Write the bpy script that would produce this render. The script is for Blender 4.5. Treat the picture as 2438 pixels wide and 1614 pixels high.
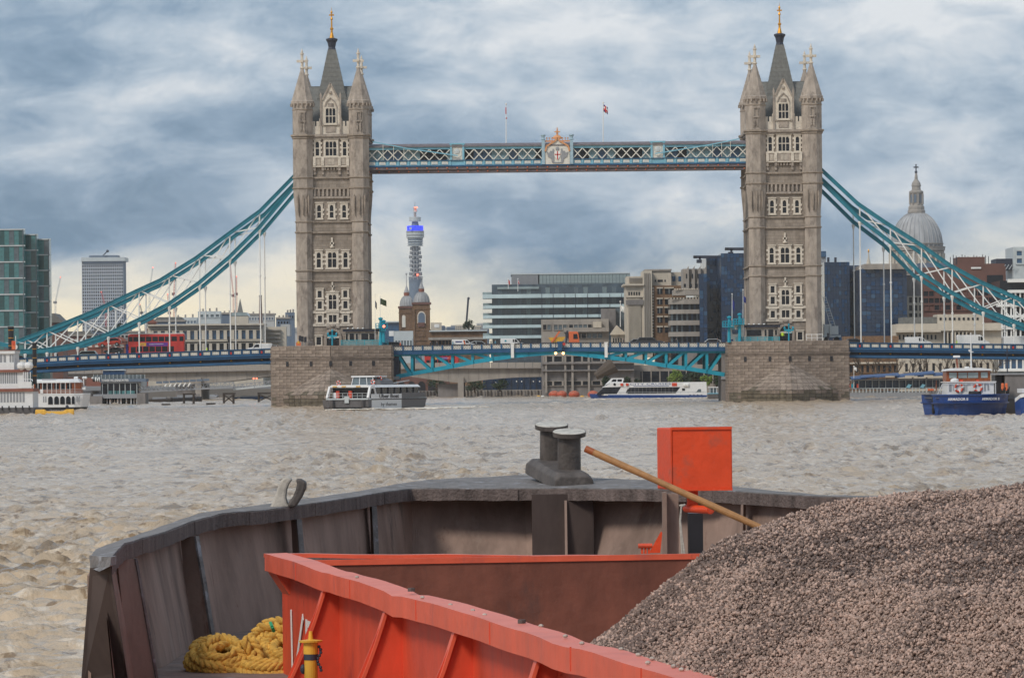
import bpy, bmesh, math, random
import numpy as np
from mathutils import Vector, Matrix
R_=math.radians
random.seed(7); RNG=np.random.default_rng(7)
for o in list(bpy.data.objects): bpy.data.objects.remove(o)
SC=bpy.context.scene; COL=SC.collection
# ---------------------------------------------------------------- camera
F=11200.0; CX=1219.0; HZ=905.0; H=4.25; TH=R_(0.6)
cam=bpy.data.cameras.new('camera'); camo=bpy.data.objects.new('camera',cam); COL.objects.link(camo)
cam.sensor_width=36; cam.lens=F*36/2438; cam.clip_start=1; cam.clip_end=30000
cam.shift_x=0; cam.shift_y=(HZ-807)/2438
camo.matrix_world=Matrix.Translation((0,0,H))@Matrix.Rotation(R_(90),4,'X')@Matrix.Rotation(-TH,4,'Z')
SC.camera=camo
SC.render.resolution_x=1024; SC.render.resolution_y=677
# ---------------------------------------------------------------- sky, sun, exposure
SC.view_settings.view_transform='Standard'; SC.view_settings.look='None'
SC.view_settings.gamma=1; SC.view_settings.exposure=0.45; SC.view_settings.use_curve_mapping=False
W=bpy.data.worlds.new('World'); SC.world=W; W.use_nodes=True
SUN_EL=R_(42); SUN_AZ=R_(-140)     # azimuth from +Y, clockwise seen from above
def world():
    nt=W.node_tree; n=nt.nodes; l=nt.links; n.clear()
    out=n.new('ShaderNodeOutputWorld'); bg=n.new('ShaderNodeBackground'); bg.inputs[1].default_value=0.093
    l.new(bg.outputs[0],out.inputs[0])
    sky=n.new('ShaderNodeTexSky'); sky.sky_type='NISHITA'; sky.sun_disc=False
    sky.sun_elevation=SUN_EL; sky.sun_rotation=SUN_AZ; sky.air_density=1.0; sky.dust_density=2.5
    tc=n.new('ShaderNodeTexCoord')
    sep=n.new('ShaderNodeSeparateXYZ'); l.new(tc.outputs['Generated'],sep.inputs[0])
    def noise(sx,sz,off,detail,rough,dist=0.0):
        mp=n.new('ShaderNodeMapping'); mp.inputs['Scale'].default_value=(sx,sx,sz); mp.inputs['Location'].default_value=off
        l.new(tc.outputs['Generated'],mp.inputs[0])
        t=n.new('ShaderNodeTexNoise'); t.inputs['Scale'].default_value=1; t.inputs['Detail'].default_value=detail
        t.inputs['Roughness'].default_value=rough; t.inputs['Distortion'].default_value=dist
        l.new(mp.outputs[0],t.inputs[0]); return t.outputs[0]
    def math_(op,a,b=None,c=None):
        m=n.new('ShaderNodeMath'); m.operation=op
        for i,v in enumerate((a,b,c)):
            if v is None: continue
            if isinstance(v,(int,float)): m.inputs[i].default_value=v
            else: l.new(v,m.inputs[i])
        return m.outputs[0]
    def ramp(f,stops):
        r=n.new('ShaderNodeValToRGB'); e=r.color_ramp.elements
        while len(e)<len(stops): e.new(0.5)
        for k,(p,c) in enumerate(stops): e[k].position=p; e[k].color=(*c,1)
        l.new(f,r.inputs[0]); return r.outputs[0]
    def mix(f,a,b,mode='MIX'):
        m=n.new('ShaderNodeMixRGB'); m.blend_type=mode
        if isinstance(f,(int,float)): m.inputs[0].default_value=f
        else: l.new(f,m.inputs[0])
        l.new(a,m.inputs[1]); l.new(b,m.inputs[2]); return m.outputs[0]
    big=noise(SKYS[0],SKYS[1],SKYOFF,7,0.54,0.35)
    small=noise(60,120,(5.1,1.7,8.3),8,0.62,0.35)
    f=math_('MULTIPLY_ADD',small,0.29,math_('MULTIPLY',big,0.81))
    # cloud decks: heavier blue-grey bellies and pale tops
    cl=ramp(f,[(0.41,(1.15,1.95,2.9)),(0.485,(2.0,2.85,3.9)),(0.565,(3.6,4.35,5.2)),(0.665,(6.2,6.45,6.75))])
    # warm open strip under the cloud base all round the horizon
    wisp=math_('MULTIPLY_ADD',small,0.016,math_('MULTIPLY_ADD',big,0.05,-0.034))
    el=math_('SUBTRACT',sep.outputs[2],wisp)
    hz=ramp(el,[(0.004,(1,1,1)),(0.034,(0,0,0))])
    mp2=n.new('ShaderNodeRGB'); mp2.outputs[0].default_value=(8.8,7.5,4.9,1)
    c1=mix(0.93,sky.outputs[0],cl)
    warm=mix(0.08,mp2.outputs[0],sky.outputs[0])
    c2=mix(math_('MULTIPLY',hz,0.9),c1,warm)
    # below the horizon (never seen): same grey as the river
    l.new(c2,bg.inputs[0])
SKYOFF=(28.14,3.01,3.38); SKYS=(11,27)
world()
sun=bpy.data.lights.new('sun','SUN'); sun.energy=1.5; sun.angle=R_(14); sun.color=(1,0.93,0.82)
so=bpy.data.objects.new('sun',sun); COL.objects.link(so)
sd=Vector((math.sin(SUN_AZ)*math.cos(SUN_EL),math.cos(SUN_AZ)*math.cos(SUN_EL),math.sin(SUN_EL)))
so.rotation_euler=sd.to_track_quat('Z','Y').to_euler(); so.location=(0,0,400)
try:
    SC.cycles.volume_bounces=1; SC.cycles.max_bounces=6
except Exception: pass
# ---------------------------------------------------------------- pixel <-> place
c_,s_=math.cos(TH),math.sin(TH)
def P(px,py,Y):
    u=px-CX; v=HZ-py
    return Vector(((u*c_+v*s_)*Y/F,Y,H+(-u*s_+v*c_)*Y/F))
def RC(x0,y0,x1,y1,Y):
    xm=(x0+x1)/2; ym=(y0+y1)/2
    return P(x0,ym,Y).x,P(x1,ym,Y).x,P(xm,y1,Y).z,P(xm,y0,Y).z
def wl(px,py):   # depth at which a waterline pixel lies
    u=px-CX; v=HZ-py
    return -H*F/(-u*s_+v*c_)
# ---------------------------------------------------------------- materials
MATS={}
def mat(name,col,rough=0.6,metal=0.0,var=0.25,scale=3.0,bump=0.0,bscale=None,spec=0.4,streak=0.0,emis=None,dirt=None,coat=0.0,more=(),dust_skylight=None):
    if name in MATS: return MATS[name]
    m=bpy.data.materials.new(name); m.use_nodes=True; nt=m.node_tree; n=nt.nodes; l=nt.links
    b=n['Principled BSDF']; b.inputs['Roughness'].default_value=rough; b.inputs['Metallic'].default_value=metal
    b.inputs['Specular IOR Level'].default_value=spec
    tc=n.new('ShaderNodeTexCoord')
    t=n.new('ShaderNodeTexNoise'); t.inputs['Scale'].default_value=scale; t.inputs['Detail'].default_value=6; t.inputs['Roughness'].default_value=0.65
    mp=n.new('ShaderNodeMapping'); mp.inputs['Scale'].default_value=(1,1,1-streak*0.9)
    l.new(tc.outputs['Object'],mp.inputs[0]); l.new(mp.outputs[0],t.inputs[0])
    r=n.new('ShaderNodeValToRGB'); e=r.color_ramp.elements
    d=tuple(x*(1-var) for x in col); h=tuple(min(1,x*(1+var)) for x in col)
    e[0].position=0.3; e[0].color=(*d,1); e[1].position=0.7; e[1].color=(*h,1); l.new(t.outputs[0],r.inputs[0])
    cout=r.outputs[0]
    for dirt in ([dirt] if dirt else [])+list(more):
        t2=n.new('ShaderNodeTexNoise'); t2.inputs['Scale'].default_value=dirt[1]; t2.inputs['Detail'].default_value=8; t2.inputs['Roughness'].default_value=0.7
        l.new(mp.outputs[0],t2.inputs[0])
        r2=n.new('ShaderNodeValToRGB'); r2.color_ramp.elements[0].position=dirt[2]; r2.color_ramp.elements[1].position=dirt[2]+0.12
        l.new(t2.outputs[0],r2.inputs[0])
        mx=n.new('ShaderNodeMixRGB'); mx.inputs[2].default_value=(*dirt[0],1); l.new(r2.outputs[0],mx.inputs[0]); l.new(cout,mx.inputs[1]); cout=mx.outputs[0]
    if dust_skylight:  # paler up-facing faces: settled dust plus sky light mixed into the colour
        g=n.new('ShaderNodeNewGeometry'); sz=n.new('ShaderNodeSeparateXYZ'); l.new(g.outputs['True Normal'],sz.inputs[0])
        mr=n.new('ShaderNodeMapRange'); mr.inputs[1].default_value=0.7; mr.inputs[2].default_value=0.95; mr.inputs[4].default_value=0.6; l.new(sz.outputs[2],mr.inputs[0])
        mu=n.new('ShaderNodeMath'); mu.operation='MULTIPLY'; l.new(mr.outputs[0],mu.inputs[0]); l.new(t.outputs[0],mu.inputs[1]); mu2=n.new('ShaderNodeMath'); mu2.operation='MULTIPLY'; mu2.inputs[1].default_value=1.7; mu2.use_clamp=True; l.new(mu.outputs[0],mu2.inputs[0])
        mx=n.new('ShaderNodeMixRGB'); mx.inputs[2].default_value=(*dust_skylight,1); l.new(mu2.outputs[0],mx.inputs[0]); l.new(cout,mx.inputs[1]); cout=mx.outputs[0]
    l.new(cout,b.inputs['Base Color'])
    rr=n.new('ShaderNodeMapRange'); rr.inputs[3].default_value=max(0.03,rough-0.12); rr.inputs[4].default_value=min(1,rough+0.12)
    l.new(t.outputs[0],rr.inputs[0]); l.new(rr.outputs[0],b.inputs['Roughness'])
    if bump>0:
        bp=n.new('ShaderNodeBump'); bp.inputs['Strength'].default_value=bump; bp.inputs['Distance'].default_value=0.05
        t3=n.new('ShaderNodeTexNoise'); t3.inputs['Scale'].default_value=bscale or scale*4; t3.inputs['Detail'].default_value=6
        l.new(tc.outputs['Object'],t3.inputs[0]); l.new(t3.outputs[0],bp.inputs['Height']); l.new(bp.outputs[0],b.inputs['Normal'])
    if emis:
        b.inputs['Emission Color'].default_value=(*emis[0],1); b.inputs['Emission Strength'].default_value=emis[1]
    if coat: b.inputs['Coat Weight'].default_value=coat
    MATS[name]=m; return m
def masonry(name,col,bw,bh,mort=0.04,var=0.3,bump=0.6,grime=None):
    m=bpy.data.materials.new(name); m.use_nodes=True; nt=m.node_tree; n=nt.nodes; l=nt.links
    b=n['Principled BSDF']; b.inputs['Roughness'].default_value=0.85; b.inputs['Specular IOR Level'].default_value=0.25
    tc=n.new('ShaderNodeTexCoord'); sp=n.new('ShaderNodeSeparateXYZ'); l.new(tc.outputs['Object'],sp.inputs[0])
    ad=n.new('ShaderNodeMath'); ad.operation='ADD'; l.new(sp.outputs[0],ad.inputs[0]); l.new(sp.outputs[1],ad.inputs[1])
    cb=n.new('ShaderNodeCombineXYZ'); l.new(ad.outputs[0],cb.inputs[0]); l.new(sp.outputs[2],cb.inputs[1])
    br=n.new('ShaderNodeTexBrick'); br.inputs['Scale'].default_value=1; br.inputs['Brick Width'].default_value=bw; br.inputs['Row Height'].default_value=bh
    br.inputs['Mortar Size'].default_value=mort; br.inputs['Mortar Smooth'].default_value=0.3
    br.inputs['Color1'].default_value=(*[x*(1-var) for x in col],1); br.inputs['Color2'].default_value=(*[min(1,x*(1+var)) for x in col],1)
    br.inputs['Mortar'].default_value=(*[x*0.62 for x in col],1); l.new(cb.outputs[0],br.inputs[0])
    t=n.new('ShaderNodeTexNoise'); t.inputs['Scale'].default_value=0.35; t.inputs['Detail'].default_value=9; t.inputs['Roughness'].default_value=0.7
    mp=n.new('ShaderNodeMapping'); mp.inputs['Scale'].default_value=(1,1,0.35); l.new(tc.outputs['Object'],mp.inputs[0]); l.new(mp.outputs[0],t.inputs[0])
    r=n.new('ShaderNodeValToRGB'); r.color_ramp.elements[0].position=0.32; r.color_ramp.elements[0].color=(0.42,0.40,0.38,1)
    r.color_ramp.elements[1].position=0.62; r.color_ramp.elements[1].color=(1,1,1,1); l.new(t.outputs[0],r.inputs[0])
    mx=n.new('ShaderNodeMixRGB'); mx.blend_type='MULTIPLY'; mx.inputs[0].default_value=0.85; l.new(br.outputs[0],mx.inputs[1]); l.new(r.outputs[0],mx.inputs[2])
    l.new(mx.outputs[0],b.inputs['Base Color'])
    bp=n.new('ShaderNodeBump'); bp.inputs['Strength'].default_value=bump; bp.inputs['Distance'].default_value=0.08
    t2=n.new('ShaderNodeTexNoise'); t2.inputs['Scale'].default_value=6; t2.inputs['Detail'].default_value=5; l.new(tc.outputs['Object'],t2.inputs[0])
    iv=n.new('ShaderNodeMath'); iv.operation='MULTIPLY_ADD'; iv.inputs[1].default_value=-1.2; l.new(br.outputs['Fac'],iv.inputs[0]); l.new(t2.outputs[0],iv.inputs[2])
    l.new(iv.outputs[0],bp.inputs['Height']); l.new(bp.outputs[0],b.inputs['Normal'])
    MATS[name]=m; return m
M={}
M['stone']=masonry('tower_stone',(0.345,0.295,0.25),1.3,0.56,0.02,0.10,0.35)
M['ashlar']=mat('turret_ashlar',(0.355,0.305,0.262),0.85,var=0.32,scale=1.1,bump=0.25,streak=0.6,dirt=((0.19,0.16,0.14),0.7,0.53))
M['pale']=mat('pale_stone',(0.62,0.56,0.48),0.8,var=0.2,scale=1.5,bump=0.2,dirt=((0.34,0.29,0.24),1.3,0.58))
M['granite']=mat('pier_granite',(0.27,0.216,0.178),0.85,var=0.32,scale=1.6,bump=0.4,dirt=((0.19,0.15,0.125),0.6,0.55))
M['granite2']=mat('pier_granite_dark',(0.235,0.186,0.152),0.85,var=0.32,scale=1.6,bump=0.4,dirt=((0.14,0.115,0.09),0.6,0.5))
M['granite3']=mat('pier_granite_light',(0.31,0.25,0.205),0.85,var=0.3,scale=1.6,bump=0.4,dirt=((0.25,0.2,0.165),0.6,0.57))
M['weed']=mat('wet_weedy_stone',(0.125,0.105,0.075),0.55,var=0.45,scale=1.4,bump=0.5)
M['joint']=mat('pier_joint',(0.21,0.17,0.14),0.95,var=0.2)
M['slate']=mat('roof_slate',(0.155,0.155,0.145),0.7,var=0.25,scale=2.0,bump=0.3,streak=0.5)
M['gold']=mat('gilt',(0.62,0.30,0.04),0.4,metal=0.6,var=0.2)
M['iron']=mat('dark_iron',(0.035,0.04,0.06),0.6,var=0.3)
M['glassd']=mat('dark_glass',(0.016,0.018,0.024),0.2,var=0.5,scale=0.7,spec=0.35)
M['glassb']=mat('blue_glass',(0.03,0.085,0.17),0.15,var=0.4,scale=0.6,spec=0.7)
M['glassg']=mat('green_glass',(0.06,0.19,0.20),0.15,var=0.55,scale=0.35,spec=0.7)
M['blue']=mat('bridge_blue',(0.022,0.092,0.20),0.5,var=0.2,scale=0.8,dirt=((0.04,0.07,0.13),1.5,0.6))
M['teal']=mat('bridge_teal',(0.012,0.30,0.42),0.5,var=0.15,scale=0.8,dirt=((0.06,0.2,0.25),1.2,0.62))
M['tealc']=mat('chain_teal',(0.02,0.19,0.26),0.5,var=0.2,scale=0.6)
M['sky']=mat('walkway_blue',(0.20,0.44,0.56),0.5,var=0.15,scale=0.8,dirt=((0.16,0.27,0.34),1.2,0.6))
M['white']=mat('white_paint',(0.78,0.78,0.76),0.5,var=0.08,scale=1.5,dirt=((0.5,0.48,0.45),1.5,0.66))
M['cream']=mat('cream_paint',(0.66,0.64,0.58),0.55,var=0.12)
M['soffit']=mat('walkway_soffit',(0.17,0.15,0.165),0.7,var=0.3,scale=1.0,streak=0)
M['red']=mat('red_paint',(0.52,0.035,0.03),0.4,var=0.12,coat=0.3)
M['orange']=mat('orange_paint',(0.68,0.16,0.06),0.45,var=0.12)
M['black']=mat('black_paint',(0.02,0.02,0.024),0.45,var=0.2)
M['rubber']=mat('tyre_rubber',(0.02,0.02,0.02),0.8,var=0.2)
M['concrete']=mat('grey_concrete',(0.31,0.28,0.25),0.85,var=0.2,scale=0.6,bump=0.1,streak=0.6,dirt=((0.22,0.2,0.18),0.35,0.58))
M['concd']=mat('dark_concrete',(0.21,0.195,0.19),0.85,var=0.25,scale=0.6,streak=0.6)
M['brick']=masonry('brown_brick',(0.25,0.155,0.095),0.5,0.17,0.02,0.2,0.3)
M['portland']=mat('portland_stone',(0.52,0.465,0.385),0.8,var=0.15,scale=0.5,streak=0.7,dirt=((0.33,0.29,0.25),0.4,0.6))
M['lead']=mat('lead_dome',(0.36,0.365,0.375),0.6,var=0.25,scale=0.25,streak=0.7)
M['grey']=mat('grey_paint',(0.28,0.29,0.31),0.5,var=0.12)
M['lgrey']=mat('light_grey_panel',(0.50,0.54,0.55),0.5,var=0.1,scale=0.3)
M['timber']=mat('dark_timber',(0.05,0.04,0.035),0.8,var=0.4,scale=2)
M['yellow']=mat('yellow_paint',(0.66,0.36,0.04),0.5,var=0.2,dirt=((0.3,0.16,0.03),2,0.62))
M['skin']=mat('skin',(0.5,0.3,0.22),0.6,var=0.1)
M['lamp']=mat('lit_lamp',(0.9,0.5,0.2),0.4,emis=((1,0.55,0.2),3))
M['redlamp']=mat('lit_red_lamp',(0.9,0.1,0.05),0.4,emis=((1,0.12,0.06),4))
M['bluelit']=mat('lit_blue_screen',(0.03,0.05,0.7),0.4,emis=((0.01,0.03,1),0.75))
M['leaf']=mat('leaf_green',(0.17,0.25,0.04),0.7,var=0.5,scale=0.8)
M['leafd']=mat('leaf_dark',(0.035,0.055,0.025),0.75,var=0.5,scale=0.8)
M['bark']=mat('bark',(0.09,0.07,0.055),0.9,var=0.3)
M['tarmac']=mat('tarmac',(0.05,0.05,0.052),0.9,var=0.2)
# ---------------------------------------------------------------- mesh builder
class MB:
    def __init__(s): s.v=[]; s.f=[]; s.m=[]; s.smooth=False
    def add(s,vs,fs,mi=0):
        k=len(s.v); s.v.extend([tuple(x) for x in vs]); s.f.extend([tuple(i+k for i in f) for f in fs]); s.m.extend([mi]*len(fs)); return s
    def box(s,x0,x1,y0,y1,z0,z1,mi=0):
        vs=[(x0,y0,z0),(x1,y0,z0),(x1,y1,z0),(x0,y1,z0),(x0,y0,z1),(x1,y0,z1),(x1,y1,z1),(x0,y1,z1)]
        return s.add(vs,[(0,3,2,1),(4,5,6,7),(0,1,5,4),(1,2,6,5),(2,3,7,6),(3,0,4,7)],mi)
    def hexa(s,vs,mi=0):   # 8 corners: bottom ring, top ring
        return s.add(vs,[(0,3,2,1),(4,5,6,7),(0,1,5,4),(1,2,6,5),(2,3,7,6),(3,0,4,7)],mi)
    def rect(s,x0,y0,x1,y1,Y,d,mi=0):
        a,b,c,e=RC(x0,y0,x1,y1,Y); return s.box(a,b,Y,Y+d,c,e,mi)
    def cyl(s,p0,p1,r0,r1=None,n=8,mi=0,cap=True):
        p0=Vector(p0); p1=Vector(p1); r1=r0 if r1 is None else r1
        d=(p1-p0); 
        if d.length<1e-9: return s
        d.normalize(); a=d.orthogonal().normalized(); b=d.cross(a)
        vs=[]
        for p,r in ((p0,r0),(p1,r1)):
            for i in range(n):
                t=2*math.pi*i/n; vs.append(p+a*(r*math.cos(t))+b*(r*math.sin(t)))
        fs=[(i,(i+1)%n,n+(i+1)%n,n+i) for i in range(n)]
        if cap: fs+= [tuple(range(n-1,-1,-1)),tuple(range(n,2*n))]
        return s.add(vs,fs,mi)
    def tube(s,pts,r,n=6,mi=0):
        for a,b in zip(pts[:-1],pts[1:]): s.cyl(a,b,r,r,n,mi)
        return s
    def beam(s,p0,p1,w,h,mi=0,up=(0,0,1)):
        p0=Vector(p0); p1=Vector(p1); d=(p1-p0).normalized(); up=Vector(up)
        sd=d.cross(up)
        if sd.length<1e-4: sd=d.cross(Vector((0,1,0)))
        sd.normalize(); u=sd.cross(d).normalized(); a=sd*(w/2); b=u*(h/2)
        vs=[p0-a-b,p0+a-b,p1+a-b,p1-a-b,p0-a+b,p0+a+b,p1+a+b,p1-a+b]
        return s.hexa(vs,mi)
    def lathe(s,c,prof,n=16,mi=0,rot=0.0,sx=1,sy=1,a0=0,a1=2*math.pi):
        full=abs(a1-a0-2*math.pi)<1e-6; vs=[]; m=n if full else n+1
        for r,z in prof:
            for i in range(m):
                t=rot+a0+(a1-a0)*i/n; vs.append((c[0]+r*sx*math.cos(t),c[1]+r*sy*math.sin(t),c[2]+z))
        fs=[]
        for k in range(len(prof)-1):
            for i in range(n):
                j=(i+1)%m; fs.append((k*m+i,k*m+j,(k+1)*m+j,(k+1)*m+i))
        if full:
            fs.append(tuple(range(m-1,-1,-1))); L=(len(prof)-1)*m; fs.append(tuple(range(L,L+m)))
        return s.add(vs,fs,mi)
    def prism(s,poly,y0,y1,mi=0):   # poly in (x,z), extruded along y
        n=len(poly); vs=[(x,y0,z) for x,z in poly]+[(x,y1,z) for x,z in poly]
        fs=[tuple(range(n)),tuple(range(2*n-1,n-1,-1))]+[(i,n+i,n+(i+1)%n,(i+1)%n) for i in range(n)]
        return s.add(vs,fs,mi)
    def plan(s,poly,z0,z1,mi=0):    # poly in (x,y), extruded along z
        n=len(poly); vs=[(x,y,z0) for x,y in poly]+[(x,y,z1) for x,y in poly]
        fs=[tuple(range(n-1,-1,-1)),tuple(range(n,2*n))]+[(i,(i+1)%n,n+(i+1)%n,n+i) for i in range(n)]
        return s.add(vs,fs,mi)
    def loft(s,rings,mi=0,caps=True,closed=True):
        n=len(rings[0]); vs=[p for r in rings for p in r]; fs=[]
        for k in range(len(rings)-1):
            for i in range(n if closed else n-1):
                j=(i+1)%n; fs.append((k*n+i,k*n+j,(k+1)*n+j,(k+1)*n+i))
        if caps and closed: fs.append(tuple(range(n-1,-1,-1))); L=(len(rings)-1)*n; fs.append(tuple(range(L,L+n)))
        return s.add(vs,fs,mi)
    def ell(s,c,rx,ry,rz,n=8,k=5,mi=0,R=None):
        vs=[];fs=[]
        for j in range(k+1):
            ph=-math.pi/2+math.pi*j/k
            for i in range(n):
                t=2*math.pi*i/n; v=Vector((rx*math.cos(ph)*math.cos(t),ry*math.cos(ph)*math.sin(t),rz*math.sin(ph)))
                if R is not None: v=R@v
                vs.append(v+Vector(c))
        for j in range(k):
            for i in range(n): fs.append((j*n+i,j*n+(i+1)%n,(j+1)*n+(i+1)%n,(j+1)*n+i))
        return s.add(vs,fs,mi)
    def mesh(s,name,mats,smooth=False,fix=True):
        me=bpy.data.meshes.new(name); me.from_pydata(s.v,[],s.f)
        for m in (mats if isinstance(mats,(list,tuple)) else [mats]): me.materials.append(M[m] if isinstance(m,str) else m)
        me.polygons.foreach_set('material_index',s.m)
        if fix:
            bm=bmesh.new(); bm.from_mesh(me); bmesh.ops.recalc_face_normals(bm,faces=bm.faces); bm.to_mesh(me); bm.free()
        if smooth: me.polygons.foreach_set('use_smooth',[True]*len(me.polygons))
        me.update(); return me
    def build(s,name,mats,parent=None,smooth=False,bevel=0,label=None,kind=None,loc=None,fix=True):
        me=s.mesh(name,mats,smooth,fix); o=bpy.data.objects.new(name,me); COL.objects.link(o)
        if parent is not None: attach(o,parent)
        if bevel:
            b=o.modifiers.new('bevel','BEVEL'); b.width=bevel; b.segments=2; b.limit_method='ANGLE'; b.angle_limit=R_(35)
        if label: o['label']=label
        if kind: o['kind']=kind
        if loc is not None: o.location=loc
        return o
def attach(o,parent):
    o.parent=parent
    if parent.get('_w'): o.matrix_parent_inverse=Matrix.Translation(-Vector(parent.location))
def thing(name,label,cat,loc=(0,0,0),rz=0.0,group=None,world_=True):
    o=bpy.data.objects.new(name,None); COL.objects.link(o); o.location=loc; o.rotation_euler=(0,0,rz)
    o.empty_display_size=0.5
    o['label']=label; o['category']=cat
    if group: o['group']=group
    if world_ and not rz: o['_w']=1
    ROOTS.append(o); return o
ROOTS=[]
def tag(o,label,cat,group=None):
    o['label']=label; o['category']=cat
    if group: o['group']=group
    return o
def inst(name,me,parent,loc=(0,0,0),rz=0.0,scale=None,label=None):
    o=bpy.data.objects.new(name,me); COL.objects.link(o); o.location=loc; o.rotation_euler=(0,0,rz)
    if scale: o.scale=scale
    if parent is not None: attach(o,parent)
    if label: o['label']=label
    return o
def copy_tree(o,parent=None):
    c=o.copy(); COL.objects.link(c)
    if parent is not None:
        iv=c.matrix_parent_inverse.copy(); c.parent=parent; c.matrix_parent_inverse=iv
    else: ROOTS.append(c)
    for ch in list(o.children): copy_tree(ch,c)
    return c
def structure(o): o['kind']='structure'; return o
def text_mesh(body,size,depth=0.01,bold=0.0):
    cu=bpy.data.curves.new('lettering','FONT'); cu.body=body; cu.size=size; cu.extrude=depth; cu.align_x='CENTER'; cu.align_y='CENTER'; cu.offset=bold
    cu.resolution_u=2
    o=bpy.data.objects.new('lettering',cu); COL.objects.link(o)
    dg=bpy.context.evaluated_depsgraph_get(); me=bpy.data.meshes.new_from_object(o.evaluated_get(dg))
    bpy.data.objects.remove(o); bpy.data.curves.remove(cu); return me
def lettering(body,size,matn,parent,loc,rot=(R_(90),0,0),sx=1,sy=1,depth=0.01,bold=0.0):
    me=text_mesh(body,size,depth,bold); me.materials.clear(); me.materials.append(M[matn])
    o=bpy.data.objects.new('lettering',me); COL.objects.link(o); o.location=loc; o.rotation_euler=rot; o.scale=(sx,sy,1)
    attach(o,parent); return o
M['crestblue']=mat('crest_blue',(0.33,0.46,0.54),0.5,var=0.15)
M['walkpane']=mat('walkway_pane',(0.28,0.42,0.46),0.3,var=0.3)
M['crestor']=mat('crest_gilding',(0.62,0.30,0.14),0.5,var=0.2)
M['band']=mat('string_stone_shade',(0.30,0.25,0.205),0.85,var=0.3,scale=1.2)  # string courses darker than the walls: their shadow put into the colour
# ================================================================ BRIDGE
YB=855.0; YF=845.3
XL=-32.1; XR=49.3
def loop_ring(m,w,d,cx,z0,z1,out,mi=0):
    m.box(cx-w-out,cx+w+out,YB-d-out,YB+d+out,z0,z1,mi)
PANE={}
def pane_mesh(w,h,matn,d=0.05):
    k=('pane',round(w,2),round(h,2),matn,d)
    if k not in PANE: PANE[k]=MB().box(-w/2,w/2,-d,0,0,h).mesh('pane',matn)
    return PANE[k]
def arch_pts(w,h,n=5,pointed=0.9):
    # pointed-arch outline in (x,z): springing at 0.72h
    sp=h-w*0.5*1.2
    pts=[(-w/2,0),(w/2,0),(w/2,sp)]
    for i in range(1,n): t=i/n; pts.append((w/2*math.cos(t*math.pi/2),sp+(h-sp)*math.sin(t*math.pi/2)))
    pts.append((0,h))
    for i in range(n-1,0,-1): t=i/n; pts.append((-w/2*math.cos(t*math.pi/2),sp+(h-sp)*math.sin(t*math.pi/2)))
    pts.append((-w/2,sp)); return pts
FRM={}
def tower_window(root,x,z,w,h,yf,lights=1,trans=(),fw=0.28,matf='pale',quoins=True,arched=False,hood=True):
    """stone-framed window standing on the wall plane y=yf (facing -y): frame part, panes as sub-parts"""
    key=(round(w,2),round(h,2),lights,tuple(trans),fw,quoins,arched,hood)
    if key not in FRM:
        m=MB(); m.box(-w/2-fw,-w/2,-0.22,0,-0.1,h+fw); m.box(w/2,w/2+fw,-0.22,0,-0.1,h+fw)
        m.box(-w/2,w/2,-0.22,0,h,h+fw); m.box(-w/2-fw-0.1,w/2+fw+0.1,-0.34,0,-0.35,-0.1)
        m.box(-w/2,w/2,-0.18,0,-0.1,0.0)
        if hood: m.box(-w/2-fw-0.12,w/2+fw+0.12,-0.36,0,h+fw+0.002,h+fw+0.16)
        if quoins:
            zz=0.05; k=0
            while zz<h-0.35:
                e=0.24 if k%2 else 0.0
                if e:
                    m.box(-w/2-fw-e,-w/2-fw,-0.18,0,zz,zz+0.38); m.box(w/2+fw,w/2+fw+e,-0.18,0,zz,zz+0.38)
                zz+=0.4; k+=1
        lw=w/lights
        for i in range(1,lights): m.box(-w/2+i*lw-0.06,-w/2+i*lw+0.06,-0.16,0,0,h)
        for t in trans: m.box(-w/2,w/2,-0.15,0,t-0.07,t+0.07)
        if arched:
            for i in range(lights):
                c=-w/2+(i+.5)*lw; e=lw/2
                for sgn in (-1,1):
                    m.prism([(c+sgn*e,h),(c+sgn*e,h-e*1.1),(c+sgn*e*0.72,h-e*0.45),(c,h)],-0.15,-0.001)
        FRM[key]=m.mesh('window_frame',matf)
    fr=inst('window',FRM[key],root,(x,yf,z))
    lw=w/lights; p=pane_mesh(lw-0.02,h,'glassd',0.04)
    for i in range(lights):
        o=inst('pane',p,None,(-w/2+(i+.5)*lw,-0.01,0)); o.parent=fr
    return fr
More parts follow.
